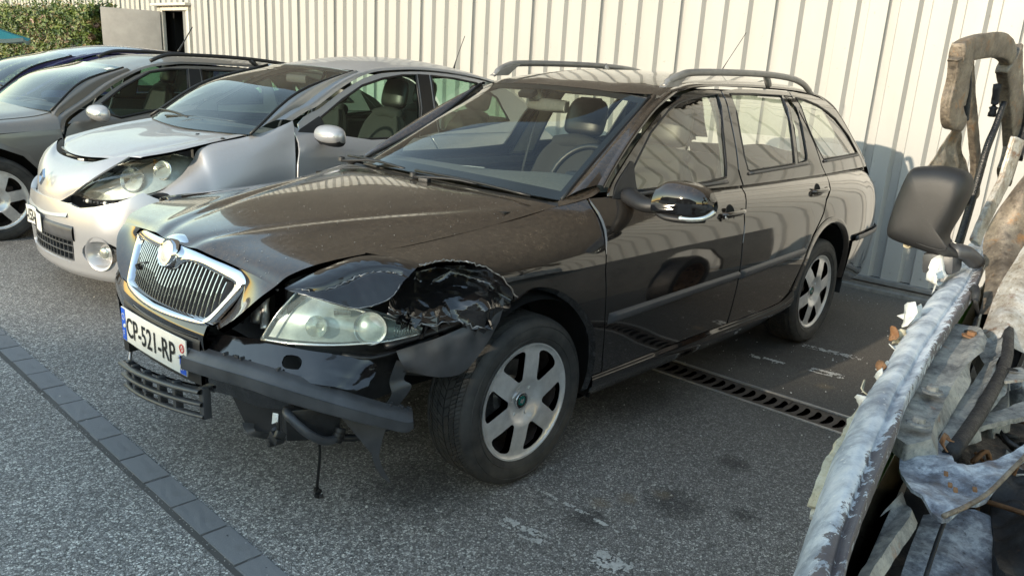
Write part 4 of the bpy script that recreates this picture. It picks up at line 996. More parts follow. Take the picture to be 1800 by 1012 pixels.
def uy(y):   # inverse: near side y negative -> u positive
    lo, hi = -6.5, 6.5
    for _ in range(40):
        m_ = (lo + hi) / 2
        if B2(m_).y > y: lo = m_
        else: hi = m_
    return lo
def bfn(o=0.0, lean=0.0, z0=.5): return lambda u, z: Bp(u, z, o - lean * (z - z0))
def yz(L): return [(uy(a), b) for a, b in L]
# crash-bent bumper skin over the plate
skin = grid('bumper_skin', lambda u, v: Bp(-5.8 + (uy(-.30) + 5.8) * u, .640 - .095 * v, .006 * sin(pi * v) - .035 * max(0, .35 - v)), 50, 8, BP, car, (-1, 0, 0), .012)
grid('bumper_ledge', lambda u, v: Bp(-5.6 + (uy(-.33) + 5.6) * u, .648 + .010 * (1 - v), -.075 + .066 * v), 50, 4, BP, car, (0, 0, 1), .006)
grid('bumper_corner', lambda u, v: Bp(-6.0 + 3.9 * u, .548 - .20 * v, .004 - .03 * v * v), 24, 10, BP, car, (-1, .5, 0), .012)
up = [(1.161, .566), (1.201, .581), (1.305, .591), (1.646, .604), (2.385, .617), (3.147, .611), (3.797, .607), (4.227, .598), (4.454, .592), (4.52, .584), (4.557, .574), (4.50, .566), (4.524, .560), (4.50, .552), (4.485, .547), (4.43, .538), (4.406, .527), (4.329, .523), (4.251, .518), (3.929, .527), (3.063, .539), (2.41, .541), (1.233, .535)]
hole = [(2.935, .573), (2.94, .586), (2.98, .5915), (3.078, .594), (3.19, .593), (3.241, .590), (3.29, .584), (3.303, .577), (3.300, .569), (3.27, .5615), (3.16, .560), (3.04, .560), (2.975, .564)]
def dent(P):
    k = max(0, min(1, (-P.y - .60) / .15)); return k * (.007 * noise.noise(P * 16) + .003 * abs(noise.noise(P * 35)) - .012 * math.exp(-((P.y + .735) / .016) ** 2)) + .0015 * noise.noise(P * 7)
tb = panel('torn_bumper_skin', up, bfn(.002, .8, .53), 'black_crumple', car, (.06, .006), [hole], .006, (-1, -.6, .3), dent)
label(tb, 'scraped bumper skin with square washer opening and torn end')
# plate holder and registration plate
ph = grid('plate_holder', lambda u, v: Bp(-1.38 + 2.80 * u, .604 - .160 * v, .009 - .010 * max(0, .12 - v) * 8), 24, 10, 'black_plastic', car, (-1, 0, 0), .05)
box('plate_holder_lug', Bp(-1.3, .43, -.0), (.03, .04, .05), 'black_plastic', ph)
def PL(u, v, h, y0=.232, z0=.462, dz=0.0):
    """plate coordinates: u metres rightwards in the picture, v up, h out; gently bowed"""
    y = y0 - u; z = z0 + v + .006 * (u / .48)
    x = -.951 + .055 * (y * y) * 2.0
    return Vector((x - h, y, z))
PW, PH_ = .482, .118
pl_ = grid('number_plate', lambda u, v: PL(u * PW, v * PH_, .0), 16, 4, 'plate_white', car, (-1, 0, 0), .004)
grid('plate_band', lambda u, v: PL(.001 + .036 * u, .002 + (PH_ - .004) * v, .0012), 3, 3, 'plate_blue', pl_, (-1, 0, 0))
grid('plate_band', lambda u, v: PL(PW - .040 + .038 * u, .002 + .060 * v, .0012), 3, 3, 'plate_blue', pl_, (-1, 0, 0))
text3('plate_letters', 'CP-521-RP', .098, lambda a, b, h: PL(.042 + a, .024 + b * 1.02, .0014 + h), 'ink_black', pl_, .855, bold=.0010)
text3('plate_letters', '67', .038, lambda a, b, h: PL(PW - .039 + a, .015 + b, .0014 + h), 'plate_white', pl_, .80)
text3('plate_letters', 'F', .032, lambda a, b, h: PL(.010 + a, .014 + b, .0014 + h), 'plate_white', pl_, .85)
for k in range(12):
    a = k * pi / 6
    if 1: box('plate_star', PL(.019 + .011 * cos(a), .086 + .011 * sin(a), .002), (.0012, .003, .003), 'plate_white', pl_)
ringp = [PL(PW - .021 + .0115 * cos(k * pi / 10), .088 + .0135 * sin(k * pi / 10), .0022) for k in range(20)]
tube('plate_emblem', ringp, .0017, 'plate_red', pl_, 5, True, 1, cap=False)
text3('plate_letters', 'A', .017, lambda a, b, h: PL(PW - .0265 + a, .082 + b, .0014 + h), 'plate_red', pl_, .9)
for a in (.030, .436): lathe('plate_screw', [(0, .005), (.006, .004), (.0075, 0)], PL(a, .056, .001), (-1, 0, 0), 'plate_white', pl_, 12)
# long rubbing strip torn off its seat, its free end sticking out to the right
tops = [(-.936, -.232, .552), (-.912, -.36, .556), (-.873, -.509, .557), (-.824, -.613, .545), (-.716, -.742, .501), (-.62, -.80, .458), (-.555, -.835, .432), (-.532, -.842, .424)]
bots = [(-.940, -.223, .489), (-.915, -.36, .495), (-.876, -.509, .498), (-.822, -.618, .478), (-.716, -.745, .441), (-.62, -.803, .402), (-.556, -.836, .378), (-.533, -.845, .388)]
srow = []
for a, b in zip(tops, bots):
    A, B_ = Vector(a), Vector(b); d = Vector((-.9, -.45, 0)).normalized() if a[1] < -.5 else Vector((-1, -.12, 0)); d = Vector((-(1 - min(1, -a[1])) - .35, -min(1, -a[1]) * .9, 0)).normalized()
    srow.append([A - d * .028 + Vector((0, 0, .010)), A - d * .004, A.lerp(B_, .34) + d * .014, A.lerp(B_, .38) + d * .0155, B_.lerp(A, .05) + d * .013, B_ + d * .006, B_ - d * .018])
st = grid('loose_bumper_strip', netfn(srow), 50, 20, 'grey_plastic', car, (-1, -.6, .4), .006)
label(st, 'grey plastic bumper strip hanging loose')
r = random.Random(4)
for k in range(9):
    t = r.random(); p = netfn(srow)(t, .02); box('strip_clip', p + Vector((.0, 0, .004)), (.016, .006, .008), 'grey_plastic', st, RZ(r.uniform(0, 2)))
# scraped black lower bumper with parking sensor
low = yz([(-.20, .488), (-.40, .486), (-.52, .480), (-.60, .462), (-.625, .445), (-.60, .436), (-.50, .428), (-.40, .437), (-.30, .430), (-.235, .425)])
lb = panel('lower_bumper', low, bfn(-.004), BP, car, (.08, .02), (), .02, (-1, 0, 0), lambda P: .004 * noise.noise(P * 25))
lathe('parking_sensor', [(0, .008), (.011, .008), (.0125, .004), (.0165, .003), (.017, .0)], Bp(uy(-.262), .464, -.004), (-1, -.15, 0), 'black_plastic', lb, 20)
# lower air grille, sagging on the far side
lg = grid('lower_grille', lambda u, v: Bp(uy(.33 - .62 * u), (.428 - .02 * v) - .155 * (.33 - .62 * u + .29), -.012 - .02 * v), 20, 2, 'grey_plastic', car, (-1, 0, 1), .006)
for k, z in enumerate((.427, .384, .340)):
    def sf(u, v, z=z):
        y = .34 - .635 * u; zz = z - .150 * (y + .29) ; A = 2 * pi * v
        return Bp(uy(y), zz + .0085 * sin(A), .020 + .014 * cos(A) - .006 * k)
    if k < 3: grid('grille_bar', sf, 24, 10, 'grey_plastic', lg, (-1, 0, 0))
for y in (.30, .22, .10, -.02, -.13, -.285):
    zt = .430 - .150 * (y + .29); b_ = Bp(uy(y), zt - .045, .0)
    box('grille_post', b_, (.026, .022 if y > -.2 else .03, .105), 'grey_plastic', lg, RZ(0), .003)
tube('grille_hook', [Bp(uy(.275), .44, .01), Bp(uy(.27), .405, .0), Bp(uy(.25), .365, .012)], .006, 'steel_raw', lg, 6)
# -- radiator grille: chrome frame, vertical slats, badge boss
def GF(y, z, o=0.0): return Vector((-.842 - (.80 - z) * .42 + .40 * y * y - o, y, z))
outer = [(.355, .822), (.20, .832), (.085, .838), (.055, .852), (0, .860), (-.055, .852), (-.085, .842), (-.20, .830), (-.345, .815), (-.383, .800), (-.392, .782), (-.380, .745), (-.345, .690), (-.315, .648), (-.296, .634), (-.20, .628), (0, .622), (.20, .628), (.296, .634), (.315, .648), (.345, .690), (.380, .745), (.392, .782), (.385, .808)]
inner = [(.335, .783), (.20, .793), (.10, .797), (.078, .785), (.05, .760), (0, .750), (-.05, .760), (-.078, .785), (-.10, .797), (-.20, .790), (-.325, .775), (-.342, .766), (-.340, .752), (-.310, .700), (-.280, .662), (-.262, .654), (-.15, .648), (0, .644), (.15, .648), (.262, .654), (.280, .662), (.310, .700), (.340, .752), (.345, .768)]
o2 = [(p.x, p.y) for p in sm([(a, b, 0) for a, b in outer], 3)]; i2 = [(p.x, p.y) for p in sm([(a, b, 0) for a, b in inner], 3)]
GRN = len(o2)
gv = []; gfc = []
for k in range(GRN):
    a, b = Vector(o2[k]), Vector(i2[k]); 
    for t, h in ((0, -.022), (0.0, .0), (.10, .009), (.45, .014), (.80, .010), (1.0, .0), (1.0, -.03)):
        q = a.lerp(b, t); gv.append(GF(q.x, q.y, .012 + h))
for k in range(GRN):
    for j in range(6): gfc.append((k * 7 + j, ((k + 1) % GRN) * 7 + j, ((k + 1) % GRN) * 7 + j + 1, k * 7 + j + 1))
gr = mk('radiator_grille', gv, gfc, 'chrome', car)
label(gr, 'chrome grille surround with worn blank badge')
box('grille_back', (-.70, 0, .71), (.02, .68, .17), 'dark_void', gr)
grid('grille_pocket', lambda u, v: GF(.35 - .70 * u, .640 + .16 * v, -.055), 10, 4, 'dark_void', gr, (-1, 0, 0))
def zedge(y, upper):
    L = [(p[0], p[1]) for p in i2 if (p[1] > .715) == upper]; L.sort(); y = min(max(y, L[0][0]), L[-1][0])
    for a, b in zip(L, L[1:]):
        if a[0] <= y <= b[0]: return a[1] + (b[1] - a[1]) * (y - a[0]) / max(1e-6, b[0] - a[0])
    return L[-1][1]
NS = 32
for k in range(NS):
    y = -.330 + .660 * (k + .5) / NS
    z1 = zedge(y, True) + .004; z0 = zedge(y * .97, False) - .004
    if abs(y) > .265: z0 = max(z0, .654 + (abs(y) - .262) * 1.22)
    if z1 - z0 < .02: continue
    v = []; f = []
    for i in range(5):
        z = z0 + (z1 - z0) * i / 4; b_ = .004 * sin(pi * i / 4)
        P = GF(y, z, .006 + b_)
        v += [P + Vector((0, .0016, 0)), P + Vector((-.0022, 0, 0)), P + Vector((0, -.0016, 0)), P + Vector((.034, -.0050, 0)), P + Vector((.034, .0050, 0))]
    for i in range(4):
        for j in range(5): f.append((i * 5 + j, i * 5 + (j + 1) % 5, i * 5 + 5 + (j + 1) % 5, i * 5 + 5 + j))
    o = mk('grille_slat', v, f, 'slat_chrome', gr, False, None, [0 if j in (0, 1) else 1 for i in range(4) for j in range(5)], ['slat_chrome', 'grey_plastic'])
bc = GF(-.012, .803, .022)
ax = Vector((-1, 0, .38)).normalized()
boss = lathe('badge_boss', [(.040, .022), (.046, .024), (.0485, .018), (.050, .0), (.046, -.045)], bc, ax, 'chrome', gr, 40)
lathe('badge', [(0, .0225), (.030, .0222), (.0325, .0205), (.0345, .0222), (.039, .0218), (.0402, .019)], bc, ax, 'worn_badge', boss, 40)
tube('torn_leaf', [GF(.205, .71, .022), GF(.18, .735, .040), GF(.150, .745, .022)], lambda t: .011 - .006 * t, 'black_plastic', gr, 6, sy=.35)
# -- headlamp pushed back and tilted
ht = [(-.722, -.520, .768), (-.685, -.585, .757), (-.640, -.640, .740), (-.575, -.695, .718), (-.515, -.732, .695), (-.447, -.770, .656)]
hm = [(-.775, -.495, .700), (-.735, -.590, .698), (-.680, -.655, .694), (-.610, -.712, .682), (-.535, -.748, .670), (-.444, -.771, .653)]
hb = [(-.808, -.462, .622), (-.768, -.555, .626), (-.705, -.645, .632), (-.625, -.705, .636), (-.545, -.745, .640), (-.441, -.772, .650)]
hlf = netfn([ht, hm, hb])
hl = grid('headlamp', lambda u, v: hlf(u, v) + Vector((.035, .02, -.004)), 12, 20, 'lamp_body', car, (-1, -1, 0))
label(hl, 'milky headlamp pushed out of line')
lens = grid('lamp_lens', hlf, 14, 24, 'lamp_lens', hl, (-1, -1, 0))
for nm, q in (('lens_rim', 0), ('lens_rim', 1)):
    tube(nm, [hlf(q, t / 10) for t in range(11)], .0042, 'reflector', hl, 6, smoothn=2)
tube('lens_rim', [hlf(t / 6, 0) for t in range(7)], .004, 'reflector', hl, 6, smoothn=2)
def lampring(u, v, r0, dp, mats_, nm):
    c = hlf(u, v) + Vector((.010, .006, 0)); n = Vector((-.72, -.62, .20)).normalized()
    a = lathe(nm, [(r0 * .35, -dp), (r0 * .75, -dp * .55), (r0, 0), (r0 * 1.06, .002), (r0 * 1.10, -.004)], c, n, mats_, hl, 32)
    return c, n, a
c, n, a = lampring(.52, .62, .047, .03, 'reflector', 'lamp_bowl')
lathe('bulb_cap', [(0, .004), (.030, .0), (.042, -.010)], c - n * .004, n, 'lamp_body', hl, 28)
c, n, a = lampring(.62, .28, .030, .03, 'reflector', 'projector')
lathe('projector_lens', [(0, .020), (.012, .017), (.021, .008), (.024, -.002)], c - n * .008, n, 'clear_lens', hl, 28)
box('inner_trim', hlf(.25, .40) + Vector((.02, .012, 0)), (.05, .006, .03), 'reflector', hl, RZ(-.7) @ RX(.5), .003)
for k in range(9):
    t = .80 + .018 * k; A_ = hlf(.32, t) + Vector((.012, .010, 0)); B_ = hlf(.86, t + .01) + Vector((.012, .010, 0)); tube('lamp_ridge', [A_, B_], .0022, 'reflector', hl, 5, smoothn=1)
# -- crumpled wing front: sheared upper flap, caved-in bowl, torn edges
flap = [[(-.829, -.636, .824), (-.828, -.640, .822), (-.825, -.645, .820), (-.822, -.650, .817)],
        [(-.735, -.628, .850), (-.752, -.660, .846), (-.765, -.695, .832), (-.772, -.728, .803)],
        [(-.620, -.624, .876), (-.640, -.665, .872), (-.665, -.712, .846), (-.700, -.768, .775)],
        [(-.545, -.655, .888), (-.575, -.70, .880), (-.605, -.745, .850), (-.640, -.792, .778)],
        [(-.485, -.700, .880), (-.515, -.74, .874), (-.545, -.775, .850), (-.588, -.803, .796)],
        [(-.452, -.762, .866), (-.48, -.778, .862), (-.515, -.790, .850), (-.552, -.797, .830)]]
ff = netfn(flap)
def flapf(u, v):
    P = ff(u, v); k = v * (1 - v) * 4; 
    fold = math.exp(-((v - .62 - .10 * sin(u * 7)) / .045) ** 2) * (1 if .12 < u < .86 else .2)
    P = P + Vector((-.10, -.10, .6)) * (-.020 * fold) + Vector((-.5, -.5, .6)) * (.008 * noise.noise(P * 10) + .0012 * noise.noise(P * 40)) * min(1, u * 6)
    return P
cf = grid('crumpled_wing_flap', flapf, 60, 40, 'black_crumple', car, (-.3, -.6, 1), .003)
R0 = [(-.455, -.766, .862), (-.39, -.772, .868), (-.34, -.782, .866), (-.29, -.798, .858), (-.235, -.826, .838), (-.18, -.853, .80), (-.122, -.866, .730)]
R1 = [(-.515, -.735, .850), (-.45, -.665, .846), (-.38, -.645, .835), (-.31, -.665, .820), (-.250, -.720, .805), (-.195, -.780, .780), (-.135, -.850, .722)]
R2 = [(-.560, -.760, .810), (-.50, -.690, .790), (-.42, -.665, .775), (-.335, -.685, .765), (-.262, -.775, .770), (-.205, -.800, .750), (-.145, -.862, .712)]
R3 = [(-.585, -.790, .785), (-.53, -.765, .755), (-.45, -.775, .745), (-.36, -.775, .740), (-.275, -.862, .742), (-.215, -.845, .730), (-.155, -.868, .705)]
R4 = [(-.600, -.805, .755), (-.54, -.822, .722), (-.45, -.838, .700), (-.365, -.835, .690), (-.285, -.880, .668), (-.225, -.868, .690), (-.165, -.868, .700)]
cvf = netfn([R0, R1, R2, R3, R4])
def ridged(P, s): return 1 - 2 * abs(noise.noise(P * s))
def cavf(u, v):
    P = cvf(u, v); e = min(1, min(u, 1 - u) * 7) * min(1, min(v, 1 - v) * 9)
    q = Vector((P.x * 1.0, P.y * .7, P.z * 1.3))
    d = .034 * ridged(q + Vector((3, 1, 2)), 6.5) - .014 + .010 * ridged(q + Vector((0, 5, 0)), 15) + .0012 * noise.noise(q * 50)
    return P + Vector((-.35, -.85, .35)) * d * e
cv = grid('caved_in_wing', cavf, 110, 110, 'black_crumple', car, (-.3, -1, .5), .0)
try: cv.data.set_sharp_from_angle(angle=radians(60))
except Exception: pass
r = random.Random(9)
def ragged(name, pts, rad, mat, parent, jit=.004, n=5):
    P = sm(pts, n, False); Q = [p + Vector((r.gauss(0, jit), r.gauss(0, jit), r.gauss(0, jit))) for p in P]
    return tube(name, Q, lambda t: rad * (.5 + abs(noise.noise(Vector((t * 31, rad * 900, 0)))) * 1.6), mat, parent, 5, smoothn=1)
ragged('torn_edge', [Vector(p) + Vector((-.002, -.003, .004)) for p in R0], .0026, 'steel_raw', cv, .0022, 8)
ragged('torn_edge', [Vector(p) + Vector((-.003, -.004, -.002)) for p in R4[:5]], .003, 'steel_raw', cv, .004, 8)
ragged('torn_edge', [flapf(t / 10 * .75 + .1, .62 + .10 * sin((t / 10 * .75 + .1) * 7)) + Vector((-.004, -.004, .003)) for t in range(11)], .0020, 'steel_raw', cf, .0022, 4)
ragged('torn_edge', [flapf(.06 + .94 * t / 8, .995) for t in range(9)], .0016, 'steel_raw', cf, .0010, 3)
ragged('torn_edge', [cavf(.92, t / 10 * .5) for t in range(11)], .0022, 'steel_raw', cv, .002, 3)
for k in range(16):     # shredded scraps below the bowl
    t = r.uniform(.02, .75); c0 = cvf(.97, t) + Vector((r.gauss(0, .008), r.gauss(0, .008), -r.uniform(.0, .03))); s = r.uniform(.008, .024)
    v = [c0 + Vector((r.gauss(0, s), r.gauss(0, s * .6), r.gauss(0, s))) for _ in range(5)]
    mk('metal_scrap', v, [(0, 1, 2), (0, 2, 3), (0, 3, 4), (1, 2, 4)], 'black_crumple', cv, False)
# inner wing, lamp bracket and arch liner hanging in front of the wheel
tube('lamp_bracket', [(-.66, -.665, .600), (-.60, -.722, .592), (-.48, -.748, .606), (-.37, -.758, .628)], .013, 'engine_black', car, 6, smoothn=3, sy=.5)
tube('wing_stay', [(-.56, -.74, .625), (-.45, -.765, .640), (-.32, -.80, .668), (-.20, -.82, .70)], .016, 'engine_black', car, 6, smoothn=3, sy=.6)
lin = netfn([[(-.545, -.775, .615), (-.44, -.825, .645), (-.34, -.850, .672), (-.25, -.862, .700), (-.185, -.862, .745)],
             [(-.535, -.790, .575), (-.435, -.838, .590), (-.335, -.862, .610), (-.26, -.872, .650), (-.19, -.870, .715)],
             [(-.50, -.785, .540), (-.425, -.835, .520), (-.345, -.858, .524), (-.275, -.873, .590), (-.205, -.870, .670)]])
lf = grid('hanging_arch_liner', lambda u, v: lin(u, v) + Vector((-.3, -.8, .2)) * .006 * noise.noise(lin(u, v) * 18), 20, 24, 'grey_plastic', car, (-.3, -1, 0), .003)
grid('arch_liner_fold', netfn([[(-.50, -.785, .540), (-.425, -.835, .520), (-.345, -.858, .524)], [(-.50, -.66, .50), (-.41, -.66, .47), (-.34, -.66, .46)]]), 8, 10, 'black_plastic', car, (0, 0, -1), .003)
v = []; f = []
for i in range(29):
    a = radians(-14 + 150 * i / 28); 
    for j, (rr_, yy) in enumerate(((.372, -.84), (.385, -.80), (.385, -.60), (.37, -.56))): v.append((rr_ * cos(a) + .0, yy, .325 + rr_ * sin(a) * 1.0))
for i in range(28):
    for j in range(3): f.append((i * 4 + j, i * 4 + j + 1, i * 4 + j + 5, i * 4 + j + 4))
al = mk('arch_liner', v, f, 'black_plastic', car)
for i, a in enumerate((-8, 12, 32)):
    lathe('liner_clip', [(0, .006), (.007, .004), (.009, 0)], (.372 * cos(radians(a)) - .005, -.842, .325 + .372 * sin(radians(a))), (-.4, -1, 0), 'grey_plastic', al, 10)
v = []; f = []
for i in range(25):
    a = radians(-12 + 204 * i / 24)
    for rr_, yy in ((.385, -.84), (.40, -.6)): v.append((2.52 + rr_ * cos(a), yy, .335 + rr_ * sin(a)))
for i in range(24): f.append((i * 2, i * 2 + 1, i * 2 + 3, i * 2 + 2))
mk('arch_liner', v, f, 'black_plastic', car)
# engine bay darkness, radiator, bits seen beside the headlamp
box('engine_block', (-.10, 0, .56), (.75, 1.02, .44), 'engine_black', car, bev=.02)
rad_ = box('radiator', (-.62, 0, .54), (.05, 1.0, .36), 'engine_black', car, bev=.004)
for k in range(12): box('radiator_fin', (-.652, -.345, .58 + k * .008), (.008, .17, .0025), 'grey_plastic', rad_)
box('slam_panel', (-.68, 0, .80), (.10, 1.0, .03), 'engine_black', car, bev=.006)
tube('bay_bracket', [(-.70, -.33, .745), (-.735, -.36, .70), (-.74, -.37, .665), (-.765, -.40, .63)], .012, 'alloy', car, 6, smoothn=3, sy=.4)
tube('bay_hose', [(-.70, -.30, .70), (-.74, -.33, .665), (-.75, -.335, .63)], .022, 'steel_raw', car, 10, smoothn=3)
box('lamp_carrier', (-.60, -.50, .70), (.25, .12, .18), 'engine_black', car, RZ(-.5), .01)
box('crash_beam', (-.76, .05, .50), (.07, .95, .10), 'engine_black', car, bev=.01)
grid('inner_wing', netfn([[(-.70, -.46, .78), (-.4, -.55, .85), (0, -.58, .88)], [(-.72, -.50, .60), (-.4, -.62, .66), (-.38, -.60, .72)], [(-.70, -.60, .40), (-.45, -.62, .40), (-.38, -.60, .45)]]), 8, 10, 'engine_black', car, (0, -1, 0), .0)
# under-tray rags, hose, plug, dangling wire
ut = grid('undertray', netfn([[(-.86, -.36, .425), (-.84, -.46, .420), (-.80, -.56, .425), (-.74, -.66, .430)], [(-.85, -.385, .375), (-.83, -.46, .365), (-.79, -.57, .365), (-.73, -.66, .375)], [(-.84, -.40, .335), (-.82, -.46, .315), (-.79, -.56, .318), (-.72, -.63, .325)]]), 10, 14, 'black_plastic', car, (-1, -.5, 0), .004)
grid('undertray_fold', netfn([[(-.85, -.40, .340), (-.83, -.44, .345)], [(-.86, -.46, .320), (-.845, -.475, .335)], [(-.80, -.50, .300), (-.79, -.51, .318)]]), 4, 4, 'black_plastic', ut, (-1, -.5, 0), .003)
box('horn_bracket', (-.70, -.52, .40), (.16, .30, .10), 'engine_black', car, RZ(-.4), .01)
lathe('horn', [(0, .02), (.018, .02), (.03, .008), (.042, .012), (.044, 0), (.03, -.03)], (-.69, -.635, .415), (-1, -.6, .1), 'alloy_dirt', car, 24)
hs = tube('coolant_hose', [(-.80, -.58, .43), (-.83, -.64, .44), (-.80, -.685, .395), (-.75, -.695, .355), (-.70, -.69, .345), (-.68, -.685, .352)], .0135, 'grey_plastic', car, 10)
tube('hose_plug', [(-.705, -.692, .335), (-.690, -.690, .362), (-.684, -.688, .375)], .017, 'black_plastic', hs, 10, smoothn=2)
for z in (.34, .352, .364): lathe('plug_ring', [(.0185, -.002), (.0185, .002)], (-.700 + (z - .34) * .4, -.691, z), (.3, 0, 1), 'ink_black', hs, 12)
tube('coolant_hose', [(-.72, -.50, .36), (-.70, -.60, .34), (-.62, -.66, .31), (-.50, -.70, .33)], .013, 'engine_black', car, 8)
wr = tube('dangling_wire', [(-.73, -.615, .42), (-.72, -.620, .36), (-.715, -.622, .28), (-.716, -.612, .20), (-.717, -.605, .145)], .0048, 'ink_black', car, 6)
for k in range(4): box('wire_plug', (-.717 + r.gauss(0, .006), -.606 - k * .008, .142 - k * .004), (.014, .013, .018), 'ink_black', wr, RZ(k) @ RX(k * .7), .002)
for k in range(7):
    y = -.34 - .045 * k; a = Vector((-.845 + .012 * k, y, .415)); b = a + Vector((r.uniform(-.01, .03), r.uniform(-.02, .02), -r.uniform(.03, .10)))
    tube('loose_cable', [a, a.lerp(b, .5) + Vector((-.012, r.gauss(0, .008), 0)), b], r.uniform(.0018, .004), 'ink_black', car, 5)
for k in range(5):
    p0 = Vector((-.80 + .02 * k, -.50 - .035 * k, .395)); box('clip_lug', p0 + Vector((r.gauss(0, .01), 0, r.gauss(0, .012))), (.018, .010, r.uniform(.02, .05)), 'black_plastic', car, RX(r.uniform(-.5, .5)) @ RZ(r.uniform(-.5, .5)), .002)
ws_ = tube('wire_bundle', [(-.875, -.66, .46), (-.88, -.668, .44), (-.882, -.672, .415)], .005, 'ink_black', car, 6)
mk('white_scrap', [(-.885, -.650, .470), (-.884, -.640, .430), (-.883, -.672, .448), (-.878, -.668, .470)], [(0, 1, 2), (0, 2, 3)], 'ash_flake', ws_, False)
for k, (dx, dy, dz, s) in enumerate(((0, 0, 0, .028), (.004, .018, -.014, .024), (.0, -.016, .012, .020), (-.002, .026, -.030, .016), (.0, .006, .022, .014))):
    box('wire_connector', (-.882 + dx, -.664 + dy, .398 + dz), (s, s * 1.5, s * .8), 'black_plastic', ws_, RX(.5 + k * .4) @ RZ(k * .5), .003)
fl = grid('hanging_plastic_wedge', netfn([[(-.700, -.700, .428), (-.64, -.735, .402), (-.578, -.775, .378)], [(-.655, -.735, .350), (-.625, -.755, .335), (-.592, -.772, .335)], [(-.622, -.755, .295), (-.612, -.760, .285), (-.600, -.768, .285)]]), 8, 8, 'grey_plastic', car, (-1, -1, 0), .004)
grid('plastic_strip', netfn([[(-.622, -.757, .300), (-.602, -.767, .290)], [(-.612, -.760, .255), (-.592, -.770, .250)], [(-.595, -.770, .215), (-.578, -.778, .212)], [(-.575, -.780, .190), (-.566, -.784, .186)]]), 12, 3, 'grey_plastic', fl, (-1, -1, 0), .003)
grid('torn_liner_strip', netfn([[(-.52, -.745, .570), (-.48, -.775, .565)], [(-.53, -.725, .50), (-.495, -.75, .505)], [(-.53, -.735, .455), (-.48, -.77, .480)], [(-.54, -.70, .40), (-.505, -.715, .385)]]), 16, 4, 'grey_plastic', car, (-1, -1, 0), .003)
